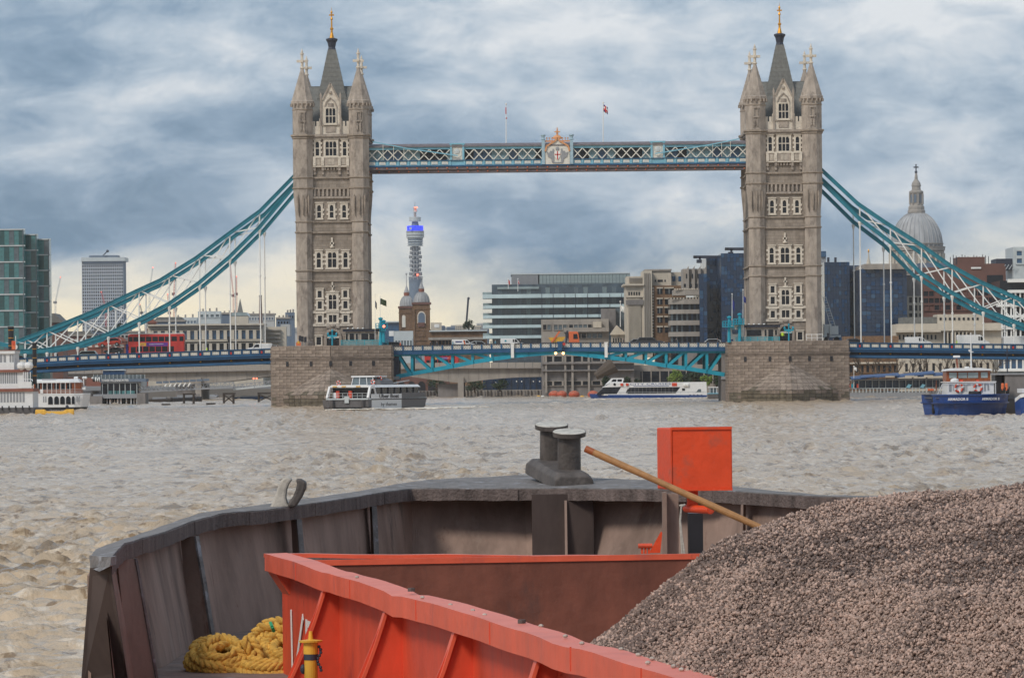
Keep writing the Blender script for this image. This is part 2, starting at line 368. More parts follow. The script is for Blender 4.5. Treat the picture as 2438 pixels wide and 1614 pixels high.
def tower(Xc,label):
    T=thing('bridge_tower',label,'tower',(Xc,YB,10.7),group='towers of the bridge')
    dx,dy=5.05,9.15
    # walls (centre bays)
    w=MB(); w.box(Xc-dx,Xc+dx,YF+0.35,2*YB-YF-0.35,10.7,48.7); w.box(Xc-dx-1.15,Xc+dx+1.15,YB-dy,YB+dy,10.7,48.7)
    w.build('wall','stone',T)
    # octagonal turrets
    for sx in (-1,1):
        for sy in (-1,1):
            c=(Xc+sx*dx,YB+sy*dy,0)
            k=1/math.cos(math.pi/8)
            rl,ru=1.42*k,1.78*k
            m=MB().lathe(c,[(rl+0.12,10.7),(rl+0.12,11.7),(rl,12.0),(rl,33.4),(rl+0.05,34.5),(ru-0.06,37.6),(ru,38.6),(ru,54.0)],8,rot=math.pi/8)
            t=m.build('turret','ashlar',T)
            for z0,z1,e in ((22.3,22.65,0.16),(24.1,24.45,0.2),(31.0,31.35,0.2),(32.9,33.2,0.16)):
                d=MB().lathe(c,[(rl+e-0.1,z0),(rl+e,z0+0.1),(rl+e,z1-0.08),(rl,z1)],8,rot=math.pi/8); d.build('moulding','band',t)
            for z0,z1,e in ((38.9,39.3,0.2),(40.8,41.15,0.2),(47.9,48.3,0.2),(48.3,48.75,0.42),(53.0,53.3,0.1)):
                d=MB().lathe(c,[(ru+e-0.12,z0),(ru+e,z0+0.12),(ru+e,z1-0.08),(ru,z1)],8,rot=math.pi/8); d.build('moulding','band',t)
            g=MB()      # corbelled cornice under the cone
            g.lathe(c,[(ru,53.9),(ru+0.28,54.25),(ru+0.28,54.7),(ru+0.1,54.85)],8,rot=math.pi/8)
            for i in range(16):
                a=2*math.pi*i/16; g.box(c[0]+(ru+0.16)*math.cos(a)-0.13,c[0]+(ru+0.16)*math.cos(a)+0.13,c[1]+(ru+0.16)*math.sin(a)-0.13,c[1]+(ru+0.16)*math.sin(a)+0.13,53.75,54.3)
            g.build('cornice','ashlar',t)
            s=MB(); prof=[]      # stone cone in courses
            for i in range(9):
                z=54.85+i*0.64; r=(ru+0.1)*(1-i/9.0)+0.22*(i/9.0); r2=(ru+0.1)*(1-(i+1)/9.0)+0.22*((i+1)/9.0)
                prof+= [(r,z),(r2+0.06,z+0.62)]
            s.lathe(c,prof,8,rot=math.pi/8); s.build('cone','ashlar',t)
            f=MB(); f.lathe(c,[(0.26,60.5),(0.42,60.65),(0.42,60.8),(0.26,60.9),(0.26,61.7)],8)
            f.box(c[0]-0.98,c[0]+0.98,c[1]-0.2,c[1]+0.2,61.7,62.15); f.box(c[0]-0.2,c[0]+0.2,c[1]-0.98,c[1]+0.98,61.705,62.145)
            f.lathe(c,[(0.25,62.15),(0.25,63.1),(0.36,63.15),(0.36,63.35),(0.18,63.45),(0.2,63.6),(0.02,64.2)],8); f.build('finial','pale',t)
            # carved panels on the outward faces of the upper drum
            pn=MB()
            yo=c[1]+sy*(ru+0.02)
            for q in (-0.36,0.36):
                pn.box(c[0]+q-0.06,c[0]+q+0.06,min(yo,yo+sy*0.1),max(yo,yo+sy*0.1),49.2,52.6)
            pn.box(c[0]-0.6,c[0]+0.6,min(yo,yo+sy*0.12),max(yo,yo+sy*0.12),50.9,51.15); pn.box(c[0]-0.6,c[0]+0.6,min(yo,yo+sy*0.12),max(yo,yo+sy*0.12),52.6,52.8)
            pn.box(c[0]-0.45,c[0]-0.1,min(yo,yo+sy*0.06),max(yo,yo+sy*0.06),49.4,50.6); pn.box(c[0]+0.1,c[0]+0.45,min(yo,yo+sy*0.06),max(yo,yo+sy*0.06),49.4,50.6)
            pn.build('carved_panel','ashlar',t)
            sl=MB()
            for q in (-0.95,0.0,0.95):
                sl.prism([(c[0]+q-0.09,35.6),(c[0]+q,34.2),(c[0]+q+0.09,35.6),(c[0]+q+0.14,37.4),(c[0]+q,37.9),(c[0]+q-0.14,37.4)],c[1]-rl*0.93-0.50 if sy<0 else c[1]+rl*0.93,c[1]-rl*0.93 if sy<0 else c[1]+rl*0.93+0.50)
            sl.build('slit','band',t)
    # string courses round the walls
    for z0,z1,e,mt in ((22.3,22.6,0.28,'band'),(24.1,24.4,0.38,'band'),(31.0,31.3,0.38,'band'),(32.9,33.2,0.28,'band'),(38.9,39.2,0.42,'band'),(40.8,41.1,0.36,'band'),(47.9,48.3,0.4,'ashlar'),(48.3,48.75,0.7,'ashlar')):
        m=MB(); m.box(Xc-dx-1.15-e+0.02,Xc+dx+1.15+e-0.02,YF+0.35-e,2*YB-YF-0.35+e,z0,z1); m.build('string_course',mt,T)
    yf=YF+0.35
    # corbel table
    m=MB()
    for i in range(9): x=Xc-3.0+i*0.75; m.box(x-0.17,x+0.17,yf-0.4,yf,37.6,38.9)
    m.box(Xc-3.3,Xc+3.3,yf-0.42,yf,37.2,37.55); m.box(Xc-3.3,Xc+3.3,yf-0.2,yf,37.55,37.6); m.build('corbel_table','ashlar',T)
    for x in (-2.25,0,2.25): tower_window(T,Xc+x,33.75,0.66,2.3,yf,1,(1.1,),0.34,arched=True)
    for x in (-2.4,2.4): tower_window(T,Xc+x,24.85,0.72,2.7,yf,1,(1.6,),0.33,arched=True)
    tower_window(T,Xc,24.85,1.5,2.7,yf,2,(1.6,),0.4,arched=True)
    m=MB(); m.box(Xc-0.16,Xc+0.16,yf-0.25,yf,28.4,30.2); m.box(Xc-0.36,Xc+0.36,yf-0.25,yf,29.0,29.35); m.lathe((Xc,yf-0.12,0),[(0.3,28.3),(0.42,28.5),(0.1,28.8)],8); m.build('carved_niche','pale',T)
    for x in (-2.3,2.3):
        tower_window(T,Xc+x,19.45,0.7,1.2,yf,1,(),0.34,quoins=False)
        tower_window(T,Xc+x,17.45,0.72,1.3,yf,1,(),0.34)
        tower_window(T,Xc+x,15.0,0.72,1.2,yf,1,(),0.34)
    tower_window(T,Xc,17.35,1.35,2.6,yf,2,(1.6,),0.42,arched=True)
    tower_window(T,Xc,15.0,1.35,1.3,yf,2,(),0.42)
    m=MB(); m.box(Xc-3.7,Xc+3.7,yf-0.2,yf,16.62,17.05); m.box(Xc-3.7,Xc+3.7,yf-0.24,yf,14.3,14.72); m.build('stone_band','pale',T)
    m=MB(); m.box(Xc-0.14,Xc+0.14,yf-0.25,yf,20.5,22.2); m.box(Xc-0.32,Xc+0.32,yf-0.25,yf,21.3,21.6); m.box(Xc-0.45,Xc+0.45,yf-0.22,yf,20.4,20.7); m.build('carved_niche','pale',T)
    # doorway
    m=MB(); n=10
    for i in range(n):
        a0=math.pi*i/n; a1=math.pi*(i+1)/n-0.03
        q=[(Xc+r*math.cos(a),12.3+1.05*r*math.sin(a)) for r,a in ((1.12,a0),(1.55,a0),(1.55,a1),(1.12,a1))]
        m.prism(q,yf-0.35,yf)
    m.box(Xc-1.55,Xc-1.12,yf-0.35,yf,10.7,12.3); m.box(Xc+1.12,Xc+1.55,yf-0.35,yf,10.7,12.3); m.build('door_arch','ashlar',T)
    d=MB(); d.prism([(Xc-1.1,10.7),(Xc+1.1,10.7),(Xc+1.1,12.3),(Xc+0.7,13.2),(Xc,13.48),(Xc-0.7,13.2),(Xc-1.1,12.3)],yf-0.06,yf-0.01); d.build('door','glassd',T)
    m=MB(); m.box(Xc-1.1,Xc+1.1,yf-0.2,yf-0.065,12.15,12.5); m.build('door_lintel','pale',T)
    tower_window(T,Xc+(2.55 if Xc>0 else -2.55),10.95,0.85,1.4,yf,1,(),0.22,quoins=False)
    m=MB(); m.box(Xc-1.2,Xc+1.2,yf-0.28,yf,13.95,14.25); m.ell((Xc,yf-0.3,14.4),0.6,0.3,0.35); m.build('crest','ashlar',T)
    # upper stage: triple window over a balcony
    for x in (-2.45,2.45): tower_window(T,Xc+x,44.9,0.62,2.55,yf,1,(1.35,),0.3,arched=True)
    tower_window(T,Xc,44.9,1.95,2.55,yf,3,(1.35,),0.36,arched=True,quoins=False)
    bal=MB().box(Xc-3.15,Xc+3.15,yf-0.55,yf,43.05,44.5).build('balcony','ashlar',T)
    m=MB(); m.box(Xc-3.25,Xc+3.25,yf-0.62,yf,44.5,44.72); m.box(Xc-3.25,Xc+3.25,yf-0.66,yf,42.85,43.05); m.build('balcony_rail','pale',bal)
    for x in (-3.0,-1.5,1.5,3.0): MB().box(Xc+x-0.24,Xc+x+0.24,yf-0.75,yf-0.551,43.06,44.49).build('balcony_post','pale',bal)
    for x in (-2.25,0,2.25):
        m=MB()
        for q in (-0.5,-0.25,0,0.25,0.5): m.box(Xc+x*1.0+q-0.06,Xc+x+q+0.06,yf-0.62,yf-0.552,43.25,44.25)
        m.build('balcony_tracery','pale',bal,kind='stuff')
    m=MB()
    for x in (-3.0,-1.5,1.5,3.0):
        m.box(Xc+x-0.2,Xc+x+0.2,yf-0.55,yf,42.2,42.8); m.box(Xc+x-0.2,Xc+x+0.2,yf-0.3,yf,41.5,42.2)
    for i in range(5): m.box(Xc-1.1+i*0.55-0.14,Xc-1.1+i*0.55+0.14,yf-0.4,yf,42.35,42.8)
    m.build('balcony_corbel','ashlar',T)
    # parapets between the turrets
    m=MB(); 
    for ys in (yf+0.05,2*YB-yf-0.55):
        m.box(Xc-3.4,Xc+3.4,ys,ys+0.5,48.7,50.2)
        for x in (-3.05,-2.35,2.35,3.05): m.box(Xc+x-0.22,Xc+x+0.22,ys,ys+0.5,50.2,51.1)
    m.box(Xc-dx-1.1,Xc-dx-0.6,YB-7.3,YB+7.3,48.7,50.6); m.box(Xc+dx+0.6,Xc+dx+1.1,YB-7.3,YB+7.3,48.7,50.6)
    m.build('parapet','pale',T)
    # dormer gable, front and back share the outline
    for k,yg in enumerate((yf-0.05,2*YB-yf-0.55)):
        m=MB()
        m.prism([(Xc-2.05,48.7),(Xc+2.05,48.7),(Xc+2.05,51.5),(Xc+1.75,52.0),(Xc+1.75,54.7),(Xc+1.5,55.0),(Xc,58.0),(Xc-1.5,55.0),(Xc-1.75,54.7),(Xc-1.75,52.0),(Xc-2.05,51.5)],yg,yg+0.6)
        g=m.build('gable','pale',T)
        if k==0:
            d=MB()
            for s in (-1,1):
                d.box(Xc+s*1.75-0.16,Xc+s*1.75+0.16,yg-0.25,yg-0.002,48.8,55.6); d.prism([(Xc+s*1.75-0.22,55.6),(Xc+s*1.75+0.22,55.6),(Xc+s*1.75,56.3)],yg-0.27,yg-0.001)
                d.beam((Xc+s*1.5,yg-0.12,54.9),(Xc,yg-0.12,57.9),0.26,0.28)
                d.beam((Xc+s*1.1,yg-0.1,53.6),(Xc+s*0.75,yg-0.1,54.6),0.2,0.16); d.beam((Xc+s*0.75,yg-0.1,54.6),(Xc,yg-0.1,55.3),0.2,0.16)
            d.box(Xc-1.55,Xc+1.55,yg-0.22,yg-0.003,50.3,50.6); d.box(Xc-0.9,Xc+0.9,yg-0.12,yg-0.003,49.1,50.2); d.box(Xc-0.5,Xc+0.5,yg-0.14,yg-0.004,53.6,54.3)
            d.lathe((Xc,yg-0.05,0),[(0.22,56.0),(0.3,56.2),(0.22,56.5)],8); d.build('gable_tracery','ashlar',g)
            tower_window(T,Xc,50.75,1.75,2.65,yg,3,(1.25,),0.2,quoins=False,arched=True,hood=False)
        # roof of the dormer
        m=MB(); m.prism([(Xc-1.7,54.6),(Xc,57.7),(Xc+1.7,54.6),(Xc+1.7,50),(Xc-1.7,50)],yg+0.6 if k==0 else yg-4.0,yg+4.6 if k==0 else yg); m.build('dormer_roof','slate',T)
    # main roof: ridge along x with a steep spire over it
    m=MB(); m.add([(Xc-4.4,YB-7.4,48.9),(Xc+4.4,YB-7.4,48.9),(Xc+4.4,YB+7.4,48.9),(Xc-4.4,YB+7.4,48.9),(Xc-4.4,YB-0.8,57.75),(Xc+4.4,YB-0.8,57.75),(Xc+4.4,YB+0.8,57.75),(Xc-4.4,YB+0.8,57.75)],[(0,1,5,4),(1,2,6,5),(2,3,7,6),(3,0,4,7),(4,5,6,7),(0,3,2,1)])
    m.box(Xc-4.5,Xc+4.5,YB-0.25,YB+0.25,57.7,57.95); m.build('roof','slate',T)
    m=MB(); k=math.sqrt(2); m.lathe((Xc,YB,0),[(4.3*k,49.0),(3.1*k,53.5),(2.15*k,57.75),(0.72*k,64.6)],4,rot=math.pi/4); 
    sp=m.build('spire','slate',T)
    m=MB()
    for i in range(18):     # slate courses proud of the slope
        z=50+i*0.8; 
        def hw(z): 
            zs=[49,53.5,57.75,64.6]; rs=[4.3,3.1,2.15,0.72]; return float(np.interp(z,zs,rs))
        a=hw(z)+0.035; b=hw(z+0.12)+0.035
        m.lathe((Xc,YB,0),[(a*k,z),(b*k,z+0.12)],4,rot=math.pi/4)
    m.build('slate_course','slate',sp)
    m=MB(); m.lathe((Xc,YB,0),[(0.75,64.5),(0.62,65.0),(0.8,65.9),(1.05,66.3),(1.05,66.55),(0.6,66.7)],8)
    for i in range(4): a=math.pi/2*i+math.pi/4; m.ell((Xc+0.75*math.cos(a),YB+0.75*math.sin(a),64.4),0.25,0.25,0.3)
    m.build('spire_cap','iron',T)
    m=MB(); m.lathe((Xc,YB,0),[(0.46,66.6),(0.3,67.3),(0.2,67.7),(0.2,68.2),(0.32,68.3),(0.32,68.5),(0.15,68.6),(0.13,70.0),(0.25,70.1),(0.2,70.3),(0.11,70.5),(0.09,70.8)],8)
    m.box(Xc-0.45,Xc+0.45,YB-0.07,YB+0.07,70.75,71.0); m.box(Xc-0.07,Xc+0.07,YB-0.45,YB+0.45,70.76,70.99); m.lathe((Xc,YB,0),[(0.11,71.0),(0.2,71.4),(0.05,71.7),(0.02,72.3)],8)
    m.build('gilt_finial','gold',T)
    return T
tower(XL,'stone gothic bridge tower on the left with grey slate spire and gilt finial')
tower(XR,'stone gothic bridge tower on the right in front of dark glass offices')

# ---------------------------------------------------------------- piers
STONE_ME={}
def stone_mesh(w,h,k):
    key=(round(w,2),round(h,2),k)
    if key not in STONE_ME:
        g=0.013; c=0.035; d=0.25
        m=MB(); vs=[(-w/2+g,0,g),(w/2-g,0,g),(w/2-g,0,h-g),(-w/2+g,0,h-g),(-w/2+g,-d+c,g),(w/2-g,-d+c,g),(w/2-g,-d+c,h-g),(-w/2+g,-d+c,h-g),(-w/2+g+c,-d,g+c),(w/2-g-c,-d,g+c),(w/2-g-c,-d,h-g-c),(-w/2+g+c,-d,h-g-c)]
        f=[(8,9,10,11)]
        for i in range(4):
            j=(i+1)%4; f+= [(i,j,4+j,4+i),(4+i,4+j,8+j,8+i)]
        m.add(vs,f); STONE_ME[key]=m.mesh('stone',['granite','granite2','granite3','weed'][k])
    return STONE_ME[key]
def pier(Xc,label,seed):
    rnd=random.Random(seed)
    T=thing('bridge_pier',label,'bridge pier',(Xc,YB,0),group='granite piers in the river')
    hw=10.6; ysh=837.5; yn=833.5
    core=[(Xc-hw,ysh),(Xc,yn),(Xc+hw,ysh),(Xc+hw,2*YB-ysh),(Xc,2*YB-yn),(Xc-hw,2*YB-ysh)]
    MB().plan([(x,y) for x,y in core],-2,10.5).build('core','joint',T)
    deck=[(Xc+(x-Xc)*1.012,YB+(y-YB)*1.012) for x,y in core]
    MB().plan(deck,10.5,10.72).build('coping','granite',T)
    ang=math.atan2(ysh-yn,hw)
    L=math.hypot(hw,ysh-yn)
    def yw(x): return yn+(ysh-yn)*abs(x)/hw
    rows=[]; z=0.0
    while z<7.9: rows.append((z,0.535)); z+=0.535
    zt=8.72
    for i in range(3): rows.append((zt,0.59)); zt+=0.59
    
    for ri,(z,h) in enumerate(rows):
        off=0.0 if ri%2 else 0.7
        for side in (-1,1):
            s=0.0; first=True
            while s<L-0.05:
                w=1.4 if not (first and off) else off
                w=min(w,L-s)
                if L-s-w<0.5: w=L-s
                first=False
                k=rnd.choices((0,1,2),(0.62,0.2,0.18))[0]
                if z<1.4: k=3 if rnd.random()<0.7-0.35*z else 1
                elif z<2.8 and rnd.random()<0.35: k=1
                xm=side*(s+w/2)*math.cos(ang); ym=yn+(s+w/2)*math.sin(ang)
                inst('stone',stone_mesh(w,h,k),T,(Xc+xm,ym-rnd.random()*0.05,z),rz=side*ang)
                s+=w
        # flank facing the channel
    for side in (-1,1):
        m=MB()
        for z,h in rows:
            y=ysh+ (0 if int(z*10)%2 else -0.0)
            while y<2*YB-ysh-0.5:
                w=min(1.7,2*YB-ysh-y); m.box(Xc+side*(hw+0.12) -0.13,Xc+side*(hw+0.12)+0.13,y+0.03,y+w-0.03,z+0.03,z+h-0.03); y+=w
        o=m.build('flank_stones','granite',T,kind='stuff')
    # triple moulding and drain holes
    for z0,z1,e in ((8.06,8.24,0.16),(8.28,8.46,0.26),(8.5,8.68,0.36)):
        q=[(Xc-hw-e,ysh-e),(Xc,yn-e-0.15),(Xc+hw+e,ysh-e),(Xc+hw+e,2*YB-ysh+e),(Xc,2*YB-yn+e),(Xc-hw-e,2*YB-ysh+e)]
        MB().plan(q,z0,z1).build('moulding','granite',T)
    for x in (-7.7,-3.4,0.0,3.4,7.4):
        o=MB().box(-0.24,0.24,-0.36,0.3,0,0.85).build('drain_hole','black',T); o.matrix_parent_inverse=Matrix.Translation(-Vector(T.location)); o.location=(Xc+x,yw(x),7.1); o.rotation_euler=(0,0,math.copysign(ang,x) if x else 0)
    # pointed cutwater: stepped courses climbing to an apex on the wall
    n=10; lev=[(0,8.6,5.2),(0.67,8.6,5.2),(1.34,8.6,5.2),(2.0,8.5,5.1)]
    for i in range(1,8): t=i/7.6; lev.append((2.0+i*0.62,8.5*(1-t)**0.95,5.1*(1-t)))
    for i in range(len(lev)-1):
        z0,w0,p0=lev[i]; z1,w1,p1=lev[i+1]
        nn=max(4,int(round(16*w0/8.6))); nn+=nn%2
        if i<3: w1=w0;p1=p0
        for k in range(nn):
            s0=-1+2*k/nn; s1=-1+2*(k+1)/nn; g=0.022/max(w0,0.5)
            s0+=g; s1-=g
            sh=lambda s:1-abs(s)**1.7
            j=rnd.random()*0.05
            zz1=min(z1,z0+0.64)
            vs=[(Xc+w0*s0,yw(w0*s0)+0.3,z0+.02),(Xc+w0*s1,yw(w0*s1)+0.3,z0+.02),(Xc+w0*s1,yw(w0*s1)-p0*sh(s1)-0.28-j,z0+.02),(Xc+w0*s0,yw(w0*s0)-p0*sh(s0)-0.28-j,z0+.02)]
            w1e=w1+0.05; 
            vs+=[(Xc+w1e*s0,yw(w1e*s0)+0.3,zz1-.02),(Xc+w1e*s1,yw(w1e*s1)+0.3,zz1-.02),(Xc+w1e*s1,yw(w1e*s1)-p1*sh(s1)-0.33-j,zz1-.02),(Xc+w1e*s0,yw(w1e*s0)-p1*sh(s0)-0.33-j,zz1-.02)]
            k2='weed' if (z0<1.0 and rnd.random()<0.85) else rnd.choice(['granite','granite','granite2','granite3']) if z0>2.0 else rnd.choice(['granite2','weed','granite'])
            MB().hexa(vs).build('cutwater_stone',k2,T)
    ap=MB(); zt,wt,pt=lev[-1]
    ap.add([(Xc-wt,yw(wt)+0.2,zt),(Xc+wt,yw(wt)+0.2,zt),(Xc,yn-pt-0.3,zt),(Xc,yn,zt+0.5)],[(0,2,3),(2,1,3),(0,1,2)]); ap.build('cutwater_tip','granite',T)
    # back cutwater, hidden from the river side
    m=MB(); q=[(Xc-8.6,2*YB-ysh+1),(Xc+8.6,2*YB-ysh+1),(Xc,2*YB-yn+5)]; m.plan(q,-1,2.0); m.build('rear_cutwater','granite2',T)
    return T
pier(XL,'granite pier under the left bridge tower with the ferry before it',3)
pier(XR,'granite pier under the right bridge tower, wide stepped cutwater in full view',11)

# ---------------------------------------------------------------- high walkways
def walkway(y0,label,front):
    T=thing('high_walkway',label,'walkway',(8.6,y0,41.5),group='high level walkways between the towers')
    xa,xb=XL+6.4,XR-6.4
    xc=(xa+xb)/2; L=xb-xa; yb=y0+3.6
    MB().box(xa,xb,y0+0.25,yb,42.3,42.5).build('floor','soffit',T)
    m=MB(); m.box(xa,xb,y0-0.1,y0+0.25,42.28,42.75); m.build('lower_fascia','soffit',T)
    nj=38
    m=MB()
    for i in range(nj+1):
        x=xa+L*i/nj; m.box(x-0.07,x+0.07,y0-0.22,y0-0.101,42.34,42.7)
        m.ell((x,y0-0.25,42.5),0.14,0.1,0.14,6,4,1)
    m.build('rosette',['soffit','orange'],T)
    MB().box(xa-0.8,xb+0.8,y0-0.3,y0+0.2,42.75,42.98).build('lower_chord','blue',T)
    MB().box(xa-0.8,xb+0.8,y0-0.1,y0+0.2,42.98,43.8).build('panel_strip','sky',T)
    MB().box(xa-0.8,xb+0.8,y0-0.32,y0+0.22,43.8,43.92).build('rail','blue',T)
    MB().box(xa,xb,y0-0.15,y0+0.2,45.86,46.32).build('top_chord','sky',T)
    r=MB(); 
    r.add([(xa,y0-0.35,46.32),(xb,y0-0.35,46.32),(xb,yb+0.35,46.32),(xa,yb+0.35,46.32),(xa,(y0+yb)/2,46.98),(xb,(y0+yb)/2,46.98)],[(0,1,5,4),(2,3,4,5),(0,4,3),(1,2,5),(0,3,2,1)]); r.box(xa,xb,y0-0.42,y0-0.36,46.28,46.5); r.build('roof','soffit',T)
    # inner glazed wall and back
    rnd=random.Random(5+int(y0)); m=MB(); x=xa
    while x<xb-0.1:
        w=min(1.6,xb-x); m.box(x,x+w-0.06,y0+1.0,y0+1.06,43.9,45.9,rnd.choices((0,1,2),(0.3,0.25,0.45))[0]); x+=w
    m.build('glazing',['glassd','glassb','walkpane'],T)
    MB().box(xa,xb,yb-0.2,yb,42.5,46.2).build('rear_wall','grey',T)
    # bays: 4 lattice bays with posts between; crest in the middle
    posts=[xc-L*0.263,xc+L*0.263]; gap=1.28; half=2.75
    bays=[(xa,posts[0]-gap),(posts[0]+gap,xc-half),(xc+half,posts[1]-gap),(posts[1]+gap,xb)]
    for a,b in bays:
        n=8; p=(b-a)/n; bl=math.hypot(p,1.9); an=math.atan2(1.9,p)
        for i in range(n):
            x=a+p*i
            for sg in (1,-1):
                MB().beam((x,y0-0.05-(0.045 if sg>0 else 0),43.94 if sg>0 else 45.86),(x+p,y0-0.05-(0.045 if sg>0 else 0),45.86 if sg>0 else 43.94),0.08,0.18,up=(0,0,1)).build('lattice_bar','cream',T)
        if front:
            pm=MB().box(-0.55,0.55,-0.06,0,0,0.55).mesh('cream_panel','cream'); am=MB(); 
            am.prism([(-0.5,0.02),(0.5,0.02),(0.3,0.3),(0,0.4),(-0.3,0.3)],-0.09,-0.062); 
            for i in range(n):
                o=inst('cream_panel',pm,T,(a+p*(i+.5),y0-0.1,43.12)); q=inst('panel_arch',am.mesh('panel_arch','lgrey') if 'pa' not in PANE else PANE['pa'],None); PANE['pa']=q.data; q.parent=o
        m=MB()
        for i in range(n+1): m.box(a+p*i-0.16,a+p*i+0.16,y0-0.24,y0-0.101,42.98,43.8)
        m.build('panel_post','sky',T)
    for px in posts:
        m=MB()
        for s in (-1,1): m.box(px+s*1.1-0.18,px+s*1.1+0.18,y0-0.4,y0+0.1,43.93,46.7)
        m.box(px-1.4,px+1.4,y0-0.45,y0+0.15,46.7,46.95)
        pp=m.build('panel_post','sky',T)
        m=MB(); m.box(px-0.92,px+0.92,y0-0.2,y0,43.95,46.68); m.build('carved_panel','cream',pp)
        m=MB(); m.lathe((px,y0-0.22,45.5),[(0.42,-0.4),(0.5,0),(0.35,0.35),(0.1,0.5)],10,sy=0.25)
        for s in (-1,1): m.beam((px+s*0.75,y0-0.22,44.7),(px,y0-0.22,44.2),0.08,0.1); m.beam((px+s*0.75,y0-0.22,44.7),(px+s*0.6,y0-0.22,46.3),0.06,0.08)
        m.build('carving','lgrey',pp)
    if front:
        # crest over the middle
        m=MB()
        for s in (-1,1):
            m.box(xc+s*2.55-0.28,xc+s*2.55+0.28,y0-0.5,y0+0.2,42.98,47.3); m.lathe((xc+s*2.55,y0-0.15,0),[(0.3,47.3),(0.42,47.45),(0.28,47.6),(0.28,47.95),(0.44,48.1),(0.44,48.3)],10)
        cp=m.build('crest_post','crestblue',T)
        out=[(-2.2,42.98),(2.2,42.98),(2.2,45.3),(1.95,46.2),(1.2,46.7),(0.5,47.1),(0,47.7),(-0.5,47.1),(-1.2,46.7),(-1.95,46.2),(-2.2,45.3)]
        m=MB(); m.prism([(xc+x,z) for x,z in out],y0-0.35,y0+0.1); cr=m.build('crest_panel','cream',T)
        m=MB(); o2=out[2:]
        for a,b in zip(o2[:-1],o2[1:]): m.beam((xc+a[0],y0-0.45,a[1]),(xc+b[0],y0-0.45,b[1]),0.3,0.3)
        m.build('crest_moulding','crestor',cr)
        m=MB(); m.box(xc-2.3,xc+2.3,y0-0.2,y0+0.1,47.0,47.25)
        for i in range(9):
            x=xc-1.9+i*0.475
            if abs(i-4)>1: m.cyl((x,y0-0.05,47.25),(x,y0-0.05,47.6),0.06); m.ell((x,y0-0.05,47.7),0.13,0.13,0.13,6,4)
        m.lathe((xc,y0-0.1,0),[(0.8,47.5),(0.85,47.8),(0.5,48.1),(0.2,48.2),(0.16,48.9),(0.06,49.6)],8,sy=0.4); m.box(xc-0.5,xc+0.5,y0-0.2,y0,48.7,48.9); m.build('crest_crown','crestor',cr)
        # arms: shield with red cross between two winged beasts
        m=MB(); m.prism([(xc-0.55,45.3),(xc-0.5,44.4),(xc,43.7),(xc+0.5,44.4),(xc+0.55,45.3)],y0-0.47,y0-0.36); sh=m.build('shield','white',cr)
        m=MB(); m.box(xc-0.09,xc+0.09,y0-0.5,y0-0.472,43.8,45.28); m.box(xc-0.5,xc+0.5,y0-0.5,y0-0.473,44.62,44.8); m.build('shield_cross','red',cr)
        for s in (-1,1):
            m=MB(); q=[(0.65,43.4),(1.0,43.3),(1.15,44.0),(1.7,44.3),(1.95,45.2),(1.5,45.0),(1.25,45.4),(0.95,45.3),(0.8,45.8),(0.6,45.6),(0.72,44.8),(0.62,44.2)]
            m.prism([(xc+s*x,z) for x,z in q],y0-0.48,y0-0.361); m.build('supporter','grey',cr)
        m=MB(); m.ell((xc,y0-0.42,45.75),0.32,0.1,0.35); m.beam((xc-0.9,y0-0.42,43.25),(xc+0.9,y0-0.42,43.25),0.1,0.16); m.build('helmet','grey',cr)
    return T
walkway(YB-8.6,'blue and cream latticed high walkway with gilded crest, nearer of the pair',True)
walkway(YB+5.2,'blue latticed high walkway half hidden behind the crested one',False)
def stay(px0,py0,px1,py1,px2,py2,label):
    Y=YB-9.3; a,b,c=P(px0,py0,Y),P(px1,py1,Y),P(px2,py2,Y)
    T=thing('tie_rod',label,'tie rod',tuple(a)); m=MB(); 
    for p,q in ((a,b),(b,c)): m.beam(p,q,0.12,0.2)
    m.build('rod','sky',T)
    m=MB()
    for t in (0.3,0.6,0.9):
        q=a.lerp(b,t*1.0); m.cyl((q.x,q.y,q.z),(q.x,q.y,44.0),0.05)
    m.build('drop_rod','cream',T)
stay(887,338,970,354,1090,371,'thin blue tie running off the left tower across the walkway lattice')
stay(1760,331,1690,345,1560,366,'thin blue tie running off the right tower across the walkway lattice')

